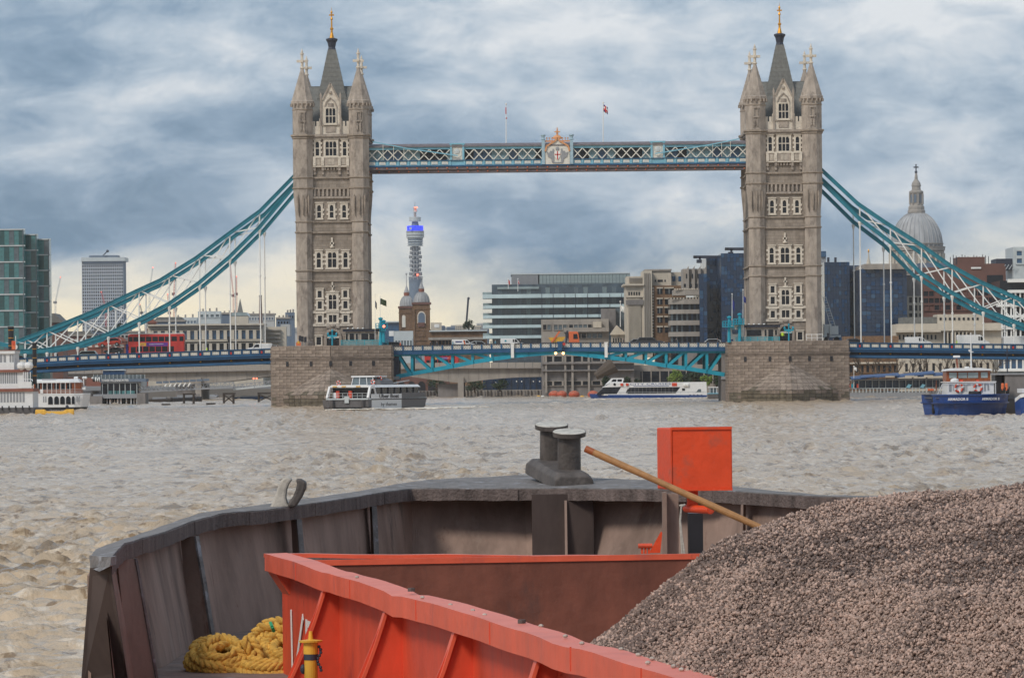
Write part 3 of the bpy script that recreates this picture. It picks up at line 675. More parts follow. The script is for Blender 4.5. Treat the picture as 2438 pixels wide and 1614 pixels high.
# ---------------------------------------------------------------- suspension chains
def ip(pts,x):
    xs=[p[0] for p in pts]; ys=[p[1] for p in pts]
    if xs[0]>xs[-1]: xs=xs[::-1]; ys=ys[::-1]
    return float(np.interp(x,xs,ys))
def chain(top,bot,hang,deck,label,lab2):
    Y=YB-8.0
    P3=lambda x,y:P(x,y,Y)
    T=thing('suspension_chain',label,'suspension chain',tuple(P3(*top[0])),group='suspension chains of the side spans')
    for nm,pl in (('top_chord',top),('bottom_chord',bot)):
        m=MB(); q=[P3(*p) for p in pl]
        fine=[]
        for k in range(len(pl)-1):
            for t in np.linspace(0,1,4,endpoint=False): fine.append(q[k].lerp(q[k+1],t))
        fine.append(q[-1])
        for a,b in zip(fine[:-1],fine[1:]): 
            d=(b-a).normalized()*0.04; m.beam(a-d,b+d,0.7,0.66)
        m.build(nm,'tealc',T)
        m=MB()
        for a,b in zip(fine[:-1],fine[1:]): d=(b-a).normalized()*0.06; m.beam(a-d+Vector((0,0,0.38)),b+d+Vector((0,0,0.38)),0.95,0.1)
        m.build('flange','tealc',T)
    xs=sorted(hang)
    for x in xs:
        a=P3(x,ip(top,x)); b=P3(x,ip(bot,x))
        if abs(a.z-b.z)>0.9: MB().cyl(a,b,0.13,n=8).build('strut','white',T)
        d=P3(x,ip(deck,x)); d.x=b.x; b.y=Y
        if b.z-d.z>1.0:
            m=MB(); m.cyl(d,b,0.115,n=8); m.lathe((b.x,Y,b.z),[(0.13,-1.4),(0.34,-0.6),(0.3,-0.4)],8); m.cyl((b.x,Y,(b.z*0.6+d.z*0.4)-0.15),(b.x,Y,(b.z*0.6+d.z*0.4)+0.15),0.2)
            m.build('hanger','white',T)
    allx=xs
    for x0,x1 in zip(allx[:-1],allx[1:]):
        a0,b0,a1,b1=P3(x0,ip(top,x0)),P3(x0,ip(bot,x0)),P3(x1,ip(top,x1)),P3(x1,ip(bot,x1))
        if min(a0.z-b0.z,a1.z-b1.z)<1.6: continue
        MB().beam(a0,b1,0.2,0.2).build('brace','white',T)
        o=Vector((0,0.22,0)); MB().beam(b0+o,a1+o,0.2,0.2).build('brace','white',T)
    c=copy_tree(T); c.location=Vector(T.location)+Vector((0,16.0,0)); c['label']=lab2
    return T
LT=[(703,417),(618,504),(534,565),(464,617),(380,669),(325,694),(217,745),(108,789),(36,816)]
LB=[(703,440),(616,543),(543,615),(471,676),(402,724),(330,762),(258,796),(184,821),(108,834),(36,838)]
LD=[(652,829),(200,844.5),(85,851),(-60,858)]
chain(LT,LB,[618,547,475,403,331,258,185,112,60],LD,'front teal suspension chain with white bracing left of the left tower','teal suspension chain on the far edge of the left side span')
RT=[(1956,405),(2044,487),(2110,532),(2185,579),(2264,634),(2338,674),(2436,717),(2530,748)]
RB=[(1956,432),(2047,522),(2120,577),(2194,652),(2267,698),(2341,737),(2436,775),(2530,800)]
RD=[(2015,815),(2438,819),(2560,822)]
chain(RT,RB,[2047,2120,2194,2267,2341,2414,2487],RD,'front teal suspension chain right of the right tower, before the dome','teal suspension chain on the far edge of the right side span')
for a,b in (((36,826),(-90,800)),):
    T=thing('chain_link','short teal chain link at the left picture edge above the white steamer','chain link',tuple(P(36,826,YB-8)))
    MB().beam(P(a[0],a[1],YB-8),P(b[0],b[1],YB-8),0.7,0.75).build('link_plate','tealc',T); MB().cyl(P(36,826,YB-8.6),P(36,826,YB-7.3),0.45,n=12).build('pin','white',T)

# ---------------------------------------------------------------- decks
def panel_mesh(w,h,nm='balustrade_panel'):
    key=('bal',round(w,2),round(h,2))
    if key in PANE: return PANE[key]
    m=MB(); t=0.06
    m.box(-w/2,w/2,0.03,0.06,0,h,1)
    m.box(-w/2,w/2,-0.04,0.029,0,t); m.box(-w/2,w/2,-0.04,0.029,h-t,h); m.box(-w/2,-w/2+t,-0.04,0.029,t,h-t); m.box(w/2-t,w/2,-0.04,0.029,t,h-t)
    n=3; s=(w-2*t)/n
    for i in range(n):
        x=-w/2+t+s*i
        m.beam((x,0.0,t),(x+s,0.0,h-t),0.05,0.11); m.beam((x,0.0,h-t),(x+s,0.0,t),0.051,0.11)
        m.lathe((x+s/2,0.0,h/2),[(0.13,-0.13),(0.16,0),(0.13,0.13)],6,sy=0.35)
        if i: m.box(x-0.035,x+0.035,-0.03,0.028,t,h-t)
    PANE[key]=m.mesh(nm,['cream','grey']); return PANE[key]
def side_span(line,label,x_from,x_to,hangs,skip=()):
    """deck following the rail-top pixel line; panels in threes between red plates at the hangers"""
    Y=YB-8.2
    q0=P(x_from,ip(line,x_from),Y); q1=P(x_to,ip(line,x_to),Y)
    T=thing('side_span',label,'bridge span',tuple(q0),group='side spans of the bridge')
    z=lambda X:float(np.interp(X,ZX,ZZ))
    pts=[P(p[0],p[1],Y) for p in sorted(line)]; ZX=[p.x for p in pts]; ZZ=[p.z for p in pts]
    n=24; xs=np.linspace(q0.x,q1.x,n+1)
    def strip(dz0,dz1,y0,y1,name,matn):
        m=MB(); rings=[]
        for X in xs:
            zz=z(X); rings.append([(X,y0,zz+dz0),(X,y1,zz+dz0),(X,y1,zz+dz1),(X,y0,zz+dz1)])
        m.loft(rings); return m.build(name,matn,T)
    strip(-0.12,0.0,Y-0.18,Y+0.12,'rail','blue')
    strip(-1.0,-0.12,Y+0.08,Y+0.16,'parapet','blue')
    strip(-1.35,-1.0,Y-0.3,Y+0.2,'fascia','blue')
    strip(-1.62,-1.35,Y-0.1,Y+0.2,'fascia_step','blue')
    strip(-1.72,-1.6,Y-0.34,Y+0.2,'fascia_lip','blue')
    strip(-2.45,-1.72,Y+0.5,Y+0.8,'web','iron')
    strip(-2.75,-2.3,Y-0.32,Y+0.6,'lower_chord','blue')
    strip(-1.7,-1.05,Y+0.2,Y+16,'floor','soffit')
    strip(-1.04,-0.98,Y+2.5,Y+13.5,'roadway','tarmac')
    strip(-1.0,0.0,Y+16.0,Y+16.2,'rear_parapet','blue'); strip(-2.75,-1.0,Y+16.0,Y+16.3,'rear_fascia','blue')
    # panels
    hx=[P(h,ip(line,h),Y).x for h in hangs]; hx=sorted(hx); p=(hx[1]-hx[0])
    lo,hi=min(q0.x,q1.x),max(q0.x,q1.x)
    k0=int((lo-hx[0])//p)-1; k=k0
    pm=panel_mesh(1.2,0.56); post=MB().box(-0.1,0.1,-0.2,-0.001,0,0.86).mesh('post','blue'); rp=MB().box(-0.14,0.14,-0.24,-0.001,0,0.42).mesh('red_plate','red'); bs=MB().ell((0,0,0),0.2,0.2,0.16,8,5).mesh('boss','gold')
    while hx[0]+k*p<hi:
        X0=hx[0]+k*p
        if lo<=X0<=hi:
            inst('red_plate',rp,T,(X0,Y+0.05,z(X0)-0.85)); inst('boss',bs,T,(X0,Y+0.35,z(X0)-2.0))
        for j in range(3):
            X=X0+0.36+(j+0.5)*(p-0.72)/3
            if lo+0.7<=X<=hi-0.7: 
                o=inst('balustrade_panel',pm,T,(X,Y+0.03,z(X)-0.83)); o.rotation_euler=(0,-math.atan((z(X+1)-z(X-1))/2),0)
        for j in range(4):
            X=X0+0.36+j*(p-0.72)/3
            if lo+0.2<=X<=hi-0.2: inst('post',post,T,(X,Y+0.08,z(X)-0.98))
        k+=1
    return T
side_span(LD,'blue bridge side span left of the left tower carrying the red bus',-120,655,[618,547,475,403,331,258])
side_span(RD,'blue bridge side span right of the right tower carrying white vans',2012,2560,[2047,2120,2194,2267,2341,2414])

def bascule(rail,bot,fasb,vert,label,hand):
    Y=YB-7.8
    x0,x1=rail[0][0],rail[1][0]
    T=thing('bascule_span',label,'bridge span',tuple(P(x0,rail[0][1],Y)),group='bascule leaves over the river')
    g=lambda pl,x:P(x,ip(pl,x),Y)
    a,b=g(rail,x0),g(rail,x1)
    L=b-a
    def strip(dz0,dz1,y0,y1,name,m,aa=a,bb=b):
        mm=MB(); mm.loft([[(p.x,y0,p.z+dz0),(p.x,y1,p.z+dz0),(p.x,y1,p.z+dz1),(p.x,y0,p.z+dz1)] for p in (aa,bb)]); return mm.build(name,m,T)
    strip(-0.14,0,Y-0.18,Y+0.12,'rail','iron'); strip(-1.02,-0.88,Y-0.16,Y+0.2,'plinth','blue'); strip(-1.55,-1.02,Y-0.12,Y+0.2,'fascia','blue'); strip(-1.66,-1.52,Y-0.28,Y+0.2,'fascia_lip','blue')
    strip(-1.5,-0.95,Y+0.2,Y+15.2,'floor','soffit'); strip(-0.94,-0.88,Y+2.5,Y+13,'roadway','tarmac'); strip(-1.6,0,Y+15.2,Y+15.5,'rear_parapet','blue')
    n=int(round(abs(L.x)/1.77)); post=MB().box(-0.14,0.14,-0.2,0.1,-1.02,-0.12).mesh('post','blue'); pm=panel_mesh(abs(L.x)/n-0.32,0.74)
    for i in range(n+1): inst('post',post,T,tuple(a+L*(i/n)))
    for i in range(n): o=inst('balustrade_panel',pm,T,tuple(a+L*((i+.5)/n)+Vector((0,-0.02,-0.88)))); o.rotation_euler=(0,-math.atan2(L.z,L.x) if L.x>0 else 0,0)
    # trussed girder under the front edge
    Yg=Y+0.5
    gp=lambda x,y:P(x,y,Yg)
    m=MB(); q=[gp(*p) for p in bot]
    for u,v in zip(q[:-1],q[1:]): d=(v-u).normalized()*0.06; m.beam(u-d,v+d,0.7,0.62)
    m.build('bottom_chord','teal',T)
    m=MB(); 
    for u,v in zip(q[:-1],q[1:]): d=(v-u).normalized()*0.06; o=Vector((0,-0.02,-0.36)); m.beam(u-d+o,v+d+o,0.95,0.1)
    m.build('chord_flange','teal',T)
    m=MB(); u,v=gp(fasb[0][0],fasb[0][1]+3),gp(fasb[1][0],fasb[1][1]+2); m.beam(u,v,0.6,0.4); m.build('top_chord','teal',T)
    rear=MB()
    for off in (0,7.0,13.5):
        o=Vector((0,off,0))
        for x in vert:
            t,bb=gp(x,ip(fasb,x)),gp(x,ip(bot,x))
            if off==0: MB().beam(t,bb,0.4,0.5).build('truss_post','teal',T)
            else: rear.beam(t+o,bb+o,0.4,0.5)
        vv=[bot[0][0]]+list(vert)
        for xa,xb in zip(vv[:-1],vv[1:]):
            xs_=xa+ (3 if hand>0 else -3)
            t,bb=gp(xs_,ip(fasb,xs_)+2),gp(xb-hand*7,ip(bot,xb-hand*7)-3)
            if off==0: MB().beam(t,bb,0.38,0.5).build('truss_diagonal','teal',T)
            else: rear.beam(t+o,bb+o,0.38,0.5)
        if off:
            for u,v in zip(q[:-1],q[1:]): rear.beam(u+o,v+o,0.6,0.6)
    rear.build('rear_girder','teal',T)
    m=MB()
    for x in vert: bb=gp(x,ip(bot,x)); m.box(bb.x-0.15,bb.x+0.15,Yg,Yg+13.5,bb.z-0.15,bb.z+0.15)
    m.build('cross_beam','soffit',T)
    e=gp(bot[-1][0],ip(fasb,bot[-1][0])); 
    if abs(bot[-1][0]-vert[-1])>20:
        x=vert[-1]; xe=bot[-1][0]; MB().hexa([tuple(gp(x+hand*6,ip(fasb,x)+1)+Vector((0,0.1,0))),tuple(gp(xe,ip(fasb,xe)+1)+Vector((0,.1,0))),tuple(gp(xe,ip(fasb,xe)+1)+Vector((0,.3,0))),tuple(gp(x+hand*6,ip(fasb,x)+1)+Vector((0,.3,0))),
            tuple(gp(x+hand*6,ip(bot,x))+Vector((0,.1,0))),tuple(gp(xe,ip(bot,xe)+0.5)+Vector((0,.1,0))),tuple(gp(xe,ip(bot,xe)+0.5)+Vector((0,.3,0))),tuple(gp(x+hand*6,ip(bot,x))+Vector((0,.3,0)))]).build('web_plate','teal',T)
    return T
bascule([(936,823),(1334,815)],[(944,896),(981,889),(1031,880),(1079,871),(1128,861),(1174,854),(1217,848),(1259,843),(1326,838)],[(936,843),(1334,835)],[981,1029,1077,1125,1172,1218],'bascule leaf with teal truss springing from the left pier',1)
bascule([(1732,814),(1336,815)],[(1724,891),(1683,884),(1633,876),(1587,870),(1536,862),(1490,855),(1442,850),(1400,845),(1344,838)],[(1732,835),(1336,835)],[1683,1633,1586,1538,1490,1442],'bascule leaf with teal truss springing from the right pier',-1)
def marker_post(px,y0,y1,label):
    Y=YB-8.3; T=thing('marker_post',label,'post',tuple(P(px,y1,Y)),group='white posts on the bascule railing'); m=MB(); m.rect(px-3.6,y0,px+3.6,y1,Y,0.3); m.build('board','white',T); m=MB(); m.rect(px-5,y0-1.5,px+5,y0+1,Y-0.05,0.4); m.build('cap','white',T)
marker_post(1220,818,852,'white vertical board on the left bascule railing below a white van'); marker_post(1443,816,851,'white vertical board on the right bascule railing')
def nav_light(px,label):
    Y=YB-8.5; T=thing('navigation_light',label,'lamp',tuple(P(px,842,Y)),group='orange lights at the bascule joint')
    MB().ell(tuple(P(px,841,Y)),0.26,0.26,0.26).build('lamp','lamp',T); m=MB(); m.cyl(P(px,838,Y),P(px,812,Y),0.06); m.rect(px-4,836,px+4,838,Y-0.2,0.5); m.build('bracket','iron',T)
nav_light(1323,'orange light hanging left of the joint between the bascule leaves'); nav_light(1341,'orange light hanging right of the joint between the bascule leaves')
T=thing('joint_box','blue steel box where the two bascule leaves meet','machinery box',tuple(P(1332,834,YB-8.6))); MB().rect(1328,815,1338,834,YB-8.6,0.6).build('housing','blue',T); MB().rect(1326,813,1340,816,YB-8.65,0.7).build('lid','blue',T)
# bearing block of the pier walls
for x0,x1,lab in ((937,950,'dark steel bearing between the left pier and its bascule'),(1718,1732,'pale steel bearing column beside the right pier')):
    T=thing('bearing',lab,'bridge bearing',tuple(P((x0+x1)/2,940,YB-8))); m=MB(); m.rect(x0,840,x1,955 if x0>1000 else 905,YB-7.5,14); m.build('column','iron' if x0<1000 else 'concd',T); MB().rect(x0-1,896,x1+1,903,YB-7.8,0.6).build('plate','grey',T)
# ---------------------------------------------------------------- things on the piers
def flag(px,py0,py1,Y,label,cols,fw=16,fh=11,fy=None,group=None,poler=0.07,dirn=1):
    T=thing('flag',label,'flag',tuple(P(px,py1,Y)),group=group)
    a,b=P(px,py1,Y),P(px,py0,Y); m=MB(); m.cyl(a,b,poler,poler*0.7,8); m.ell(tuple(b),poler*2,poler*2,poler*2,6,4); m.build('flagpole','white',T)
    if fw:
        k=Y/F; fy=fy or py0+2; nx,nz=8,4; top=P(px,fy,Y); vs=[];fs=[]
        mi=[]
        for j in range(nz+1):
            for i in range(nx+1):
                u=i/nx; v=j/nz; vs.append((top.x+dirn*(u*fw*k),Y+0.35*math.sin(u*7+v*2)*fw*k*0.25,top.z-v*fh*k-u*u*fh*k*0.45+0.05*fh*k*math.sin(u*9)))
        for j in range(nz):
            for i in range(nx): fs.append((j*(nx+1)+i,j*(nx+1)+i+1,(j+1)*(nx+1)+i+1,(j+1)*(nx+1)+i)); mi.append(cols[1](i/nx,j/nz) if callable(cols[1]) else 0)
        m=MB(); m.add(vs,fs); m.m=mi; o=m.build('cloth',cols[0],T,smooth=True,fix=False); so_=o.modifiers.new('solid','SOLIDIFY'); so_.thickness=0.02
    return T
M['flagblue']=mat('flag_blue',(0.02,0.03,0.18),0.7); 
def union(u,v):
    du=abs(u-0.45); dv=abs(v-0.42)
    if dv<0.14 or du<0.09: return 0
    if dv<0.3 or du<0.18: return 1
    return 2
flag(1205,248,341,YB-7,'bare thin flagpole standing on the walkway roof left of the crest',None,0,poler=0.09)
m=ROOTS[-1]; MB().ell(tuple(P(1206,282,YB-7.2)),0.14,0.14,0.14,6,4).build('halyard_knot','red',m); MB().rect(1203.5,256,1205.5,272,YB-7.1,0.06).build('furled_cloth','red',m)
flag(1436,245,338,YB-7,'crumpled red white and blue flag on the walkway roof right of the crest',(['red','white','flagblue'],union),11,17,250,poler=0.09)
flag(893,702,812,YB-17,'limp dark flag on the taller pole beside the left tower',(['iron'],0),4,16,716,poler=0.05)
flag(905,707,800,YB-17,'dark green flag blowing from the pole right of the left tower',(['leafd'],0),15,14,711,poler=0.05)
flag(1743,700,772,YB-17,'furled navy flag on the pole left of the right tower',(['flagblue'],0),6,22,712,poler=0.06)
flag(1769,690,790,YB-17,'tall white flagpole with small dark flag touching the right tower',(['flagblue'],0),7,14,704,poler=0.06)
def railing(x0,x1,y0,y1,Y,label,matn='teal',n=None,mesh=True,group=None):
    T=thing('railing',label,'railing',tuple(P(x0,y1,Y)),group=group); a,b,c,d=RC(x0,y0,x1,y1,Y); n=n or max(2,int((b-a)/1.2))
    m=MB()
    for z in (d-0.06,(c+d)/2): m.box(a,b,Y-0.04,Y+0.04,z-0.035,z+0.035)
    m.build('handrail',matn,T)
    pm=MB().box(-0.045,0.045,-0.045,0.045,0,d-c).mesh('railing_post',matn)
    for i in range(n+1): inst('railing_post',pm,T,(a+(b-a)*i/n,Y,c))
    if mesh:
        m=MB(); k=int((b-a)/0.16)
        for i in range(k): x=a+(b-a)*(i+.5)/k; m.box(x-0.03,x+0.03,Y-0.012,Y+0.012,c,d)
        m.build('balusters',matn,T,kind='stuff')
    return T
M['trans']=mat('teal_rail',(0.06,0.36,0.44),0.5,var=0.15)
railing(812,924,809,823,YB-17.3,'teal railing along the top of the left pier','trans')
railing(1752,1856,802,815,YB-17.3,'teal railing along the top of the right pier','trans')
def cabin(x0,x1,yt,yb,label,wins):
    Y=YB-16.2; T=thing('control_cabin',label,'cabin',tuple(P((x0+x1)/2,yb,Y)),group='control cabins on the piers'); m=MB(); m.rect(x0+3,yt+6,x1-4,yb,Y,4.2); m.build('wall','ashlar',T)
    MB().rect(x0-4,yt+1,x1+2,yt+6,Y-0.5,5.2).build('roof','iron',T); MB().rect(x0-5,yt,x1+3,yt+1.5,Y-0.6,5.4).build('roof_lip','black',T)
    for (a,b,c,d) in wins:
        f=MB().rect(a-1,c-1,b+1,d+1,Y-0.06,0.05).build('window','pale',T); MB().rect(a,c,b,d,Y-0.1,0.06).build('pane','glassd',f)
    m=MB()
    for i in range(4): p=P(x0+8+i*12,yt-1,Y+2); m.ell((p.x,p.y,p.z),0.2,0.2,0.14,6,4)
    m.build('roof_light','white',T)
    return T
cabin(820,904,783,822,'stone control cabin with dark flat roof on the left pier',[(823,828,794,811),(832,843,794,811),(847,852,794,811),(860,877,794,809),(879,892,794,809)])
cabin(1775,1856,773,815,'stone control cabin with dark flat roof on the right pier',[(1778,1813,785,800),(1820,1825,785,800),(1829,1841,784,814),(1845,1850,785,798)])
def mast(x,ys,label,plats,lamp=None):
    Y=YB-18; T=thing('signal_mast',label,'signal mast',tuple(P(x,ys[1],Y)),group='teal signal masts')
    m=MB(); m.cyl(P(x,ys[1],Y),P(x,ys[0],Y),0.32,0.2,8); m.lathe(tuple(P(x,ys[0],Y)),[(0.2,-0.4),(0.42,-0.1),(0.42,0.05),(0.1,0.2)],8); m.build('pole','teal',T)
    for (a,b,c,d) in plats:
        k=MB(); k.rect(a,d-2,b,d,Y-0.9,1.9)
        X0,X1,Z0,Z1=RC(a,c,b,d,Y)
        for yy in (Y-0.9,Y+1.0):
            for z in (Z1,(Z0+Z1)/2): k.box(X0,X1,yy-0.05,yy+0.05,z-0.05,z+0.05)
            for i in range(5): xx=X0+(X1-X0)*i/4; k.box(xx-0.05,xx+0.05,yy-0.05,yy+0.05,Z0,Z1)
        k.build('platform','teal',T)
    if lamp: MB().ell(tuple(P(lamp[0],lamp[1],Y-1.1)),0.22,0.2,0.22).build('lamp','redlamp',T)
    return T
mast(906,(758,823),'teal signal mast with red lamp at the right end of the left pier',[(895,922,770,782)],(914,777))
mast(913,(764,815),'shorter teal signal mast behind the red lamp on the left pier',[(908,918,784,788)])
mast(1736,(755,815),'teal signal mast with white cowl at the left end of the right pier',[(1721,1746,765,779)])
mast(1761,(748,815),'taller teal signal mast beside the mural panel on the right pier',[(1747,1771,759,773)])
def cross_lamp(x,y0,y1,label):
    Y=YB-17.5; T=thing('lamp_standard',label,'lamp post',tuple(P(x,y1,Y)),group='teal lamp standards before the tower doors'); m=MB(); m.cyl(P(x,y1,Y),P(x,y0,Y),0.14,0.1); a,b,c,d=RC(x-11,y0+9,x+11,y0+13,Y); m.box(a,b,Y-0.1,Y+0.1,c,d)
    m.beam(P(x-7,y0+18,Y),P(x,y0+12,Y),0.1,0.14); m.beam(P(x+7,y0+18,Y),P(x,y0+12,Y),0.1,0.14); m.build('standard','teal',T)
    m=MB(); 
    for s in (-1,0,1): p=P(x+s*10,y0+(6 if s else -1),Y); m.lathe(tuple(p),[(0.1,-0.25),(0.22,0),(0.05,0.3)],6)
    m.build('lantern','teal',T)
cross_lamp(791,789,822,'teal three-armed lamp standard before the left tower door'); cross_lamp(1878,775,813,'teal three-armed lamp standard before the right tower door')
Y=YB-17; T=thing('mural_panel','tall panel painted in pale orange and blue shapes on the right pier','panel',tuple(P(1750,815,Y))); m=MB(); a,b,c,d=RC(1732,773,1771,815,Y); m.prism([(a,c),(b,c),(b,d),(a+0.9,d),(a+0.3,d-0.4),(a,d-1)],Y,Y+0.4); m.build('board','mural' if 'mural' in M else 'cream',T)
for i,(dx_,dz_,r,mt) in enumerate(((0.35,0.6,0.2,'orange'),(0.3,1.4,0.18,'orange'),(1.4,1.9,0.62,'glassb'),(1.0,2.5,0.35,'sky'),(2.2,1.6,0.4,'cream'),(2.0,2.6,0.35,'sky'),(0.8,0.4,0.22,'flagblue'),(2.3,0.8,0.3,'orange'))):
    MB().lathe((a+dx_,Y-0.01,c+dz_),[(r*0.75,-r*0.7),(r,0),(r*0.8,r*0.6)],10,sy=0.08).build('painted_shape',mt,T)
railing(1920,1958,795,813,YB-16,'white tubular frame barrier at the foot of the right tower','white',n=3,mesh=False)
# ladder crane behind the right tower
Y=YB-3; T=thing('ladder_crane','grey lattice ladder boom leaning off a lorry right of the right tower','crane',tuple(P(1975,815,Y)))
m=MB(); a0,a1,b0,b1=P(1959,706,Y),P(1966,706,Y),P(1978,780,Y),P(1990,780,Y)
m.beam(a0,b0,0.12,0.12); m.beam(a1,b1,0.12,0.12)
for i in range(12): t=(i+.5)/12; m.beam(a0.lerp(b0,t),a1.lerp(b1,t),0.07,0.07)
m.build('ladder','lgrey',T); m=MB(); m.rect(1962,772,1980,800,Y,2.0); m.rect(1976,776,1996,796,Y-0.3,2); m.rect(1958,798,2002,803,Y-0.2,2.4); m.build('body','lgrey',T)
m=MB(); 
for x in (1968,1992): m.cyl(P(x,808,Y-0.5),P(x,808,Y+0.2),0.5,n=12)
m.build('wheel','rubber',T)
def traffic_light(px,y0,y1,Y,label,group='traffic lights on the bridge'):
    T=thing('traffic_light',label,'traffic light',tuple(P(px,y1,Y)),group=group); m=MB(); m.cyl(P(px,y1,Y+0.2),P(px,y0,Y+0.2),0.06); m.build('pole','grey',T); m=MB(); m.rect(px-3,y0,px+3,y0+13,Y-0.15,0.25); m.build('head','black',T)
    m=MB()
    for i in range(3): m.cyl(P(px,y0+2.5+i*4,Y-0.2),P(px,y0+2.5+i*4,Y-0.14),0.1,n=8)
    m.build('lens','iron',T)
for i,(x,l) in enumerate(((714,'leftmost'),(720,'middle'),(727,'rightmost'))): traffic_light(x,799+i*1.5,823,YB-15,l+' of three black signal heads on the left pier','signal heads on the left pier')
traffic_light(1972,793,813,YB-10,'black traffic light beside the ladder crane'); traffic_light(545,801,831,YB-6,'black traffic light among the hangers right of the red bus')
Y=YB-15.5; T=thing('barrier','yellow and red striped barrier at the left end of the left pier','barrier',tuple(P(710,823,Y))); m=MB(); m.rect(705,815,716,823,Y,0.4); m.build('board','orange',T); MB().rect(708,812,713,818,Y-0.02,0.44).build('stripe','yellow',T)
MB().rect(727,814,744,816,Y,0.3).build('rail','concd',T)
# ================================================================ GROUND
def ground():
    m=MB(); m.plan([(-2600,1310),(60,1310),(75,1245),(150,1200),(2600,1040),(2600,6200),(-2600,6200)],-1,2.6); return structure(m.build('ground',mat('city_ground',(0.16,0.15,0.14),0.9,var=0.2,scale=0.05)))
ground()
structure(MB().plan([(-900,900),(-108,900),(-104,1040),(-112,1310),(-900,1310)],-1,2.6).build('river_bank','concd'))
# ================================================================ CITY HELPERS
def bld(name,label,cat,x0,y0,x1,y1,Y,d,matn,group=None):
    y1=max(y1,919) if Y>1000 else y1; T=thing(name,label,cat,tuple(P((x0+x1)/2,y1,Y)),group=group)
    MB().rect(x0,y0,x1,y1,Y,d).build('wall',matn,T); return T
def grid(T,x0,y0,x1,y1,nx,ny,Y,matn,wallm,fx=0.6,fy=0.6,proud=0.35,stuff=False,name='window',skip=None,mix=None):
    """real openings: piers and spandrels stand proud of the wall, panes sit between them"""
    a,b,c,d=RC(x0,y0,x1,y1,Y); w=(b-a)/nx; h=(d-c)/ny
    g=MB(); px_=w*(1-fx); pz=h*(1-fy)
    for i in range(nx+1):
        xx=a+w*i; l=max(a,xx-px_/2); r=min(b,xx+px_/2); g.box(l,r,Y-proud,Y-0.01,c,d)
    for j in range(ny+1):
        zz=c+h*j; l=max(c,zz-pz/2); r=min(d,zz+pz/2); g.box(a,b,Y-proud+0.01,Y-0.01,l,r)
    g.build('facade_grid',wallm,T)
    mats=mix or [matn]
    mes=[MB().box(-w*fx/2,w*fx/2,-0.06,-0.012,-h*fy/2,h*fy/2).mesh('pane',q) for q in mats]
    rnd=random.Random(int(x0*7+y0))
    if stuff:
        for k,q in enumerate(mats):
            m=MB()
            for j in range(ny):
                for i in range(nx):
                    if (i*7+j*13)%len(mats)==k:
                        m.box(a+w*(i+.5)-w*fx/2,a+w*(i+.5)+w*fx/2,Y-0.06,Y-0.012,c+h*(j+.5)-h*fy/2,c+h*(j+.5)+h*fy/2)
            m.build(name,q,T,kind='stuff')
    else:
        for j in range(ny):
            for i in range(nx): inst(name,rnd.choice(mes),T,(a+w*(i+.5),Y,c+h*(j+.5)))
def bands(T,x0,x1,ys,Y,matn,d=1.0,name='floor_band',out=0.6):
    for (ya,yb) in ys: MB().rect(x0,ya,x1,yb,Y-out,d).build(name,matn,T)
M['glassm']=mat('pale_glass',(0.10,0.13,0.15),0.18,var=0.5,scale=0.5,spec=0.7)
M['glassl']=mat('light_glass',(0.27,0.33,0.34),0.2,var=0.25,scale=0.3,spec=0.6)
M['glasst']=mat('teal_dark_glass',(0.02,0.075,0.08),0.15,var=0.5,scale=0.4,spec=0.7)
M['plate']=mat('cyan_white_panel',(0.52,0.64,0.66),0.45,var=0.12,scale=0.3)
M['glassc']=mat('blue_grey_glass',(0.06,0.085,0.11),0.15,var=0.5,scale=0.5,spec=0.8)
M['navy']=mat('navy_glass',(0.014,0.036,0.085),0.16,var=0.55,scale=0.12,spec=0.7)
M['navy2']=mat('navy_panel',(0.025,0.065,0.145),0.3,var=0.4,scale=0.3)
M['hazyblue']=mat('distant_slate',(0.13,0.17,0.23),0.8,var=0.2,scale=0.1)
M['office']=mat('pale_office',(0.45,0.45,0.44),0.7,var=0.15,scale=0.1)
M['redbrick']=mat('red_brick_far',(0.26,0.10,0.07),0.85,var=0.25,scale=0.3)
M['pink']=mat('brown_cladding',(0.15,0.075,0.06),0.6,var=0.2,scale=0.2)
# ---------------------------------------------------------------- left glass offices
Y=1010
for i,(x0,x1,yt,lab) in enumerate(((-60,57,546,'tallest green glass office block at the left picture edge'),(61,88,558,'middle green glass office block, between the tallest and the lowest of three'),(92,124,569,'lowest green glass office block of three, nearest the distant white tower'))):
    T=bld('glass_office',lab,'office block',x0,yt,x1-(0,0,6)[i],860,Y+i*6,5,'glassg','stepped green glass offices on the left bank')
    n=8; step=(38.6 if i==0 else 37)
    a,b,c,d=RC(x0,yt,x1,860,Y+i*6)
    y=yt
    k=0
    nw=max(2,int((x1-x0)/11))
    pm={}
    while y<820:
        MB().rect(x0-2,y-0.6,x1+(2,2,-4)[i],y+2.2,Y+i*6-0.5,1.0).build('floor_band','lgrey',T)
        aa,bb,cc,dd=RC(x0,y+3,x1-(0,0,6)[i],y+step-1.2,Y+i*6)
        ww=(bb-aa)/nw
        for q in range(nw):
            key=(round(ww,2),round(dd-cc,2),(q*5+k*3+i)%4)
            if key not in pm: pm[key]=MB().box(-ww/2+0.03,ww/2-0.03,-0.25-0.1*((q*5+k)%2),-0.01,0,dd-cc).mesh('glass_panel',['glassg','glasst','glassg','glassm'][key[2]])
            inst('glass_panel',pm[key],T,(aa+ww*(q+.5),Y+i*6,cc))
        y+=step; k+=1
    MB().rect(x1-(2,2,8)[i],yt,x1+(0,0,-6)[i],860,Y+i*6-0.5,0.6).build('corner_fin','glassm',T)
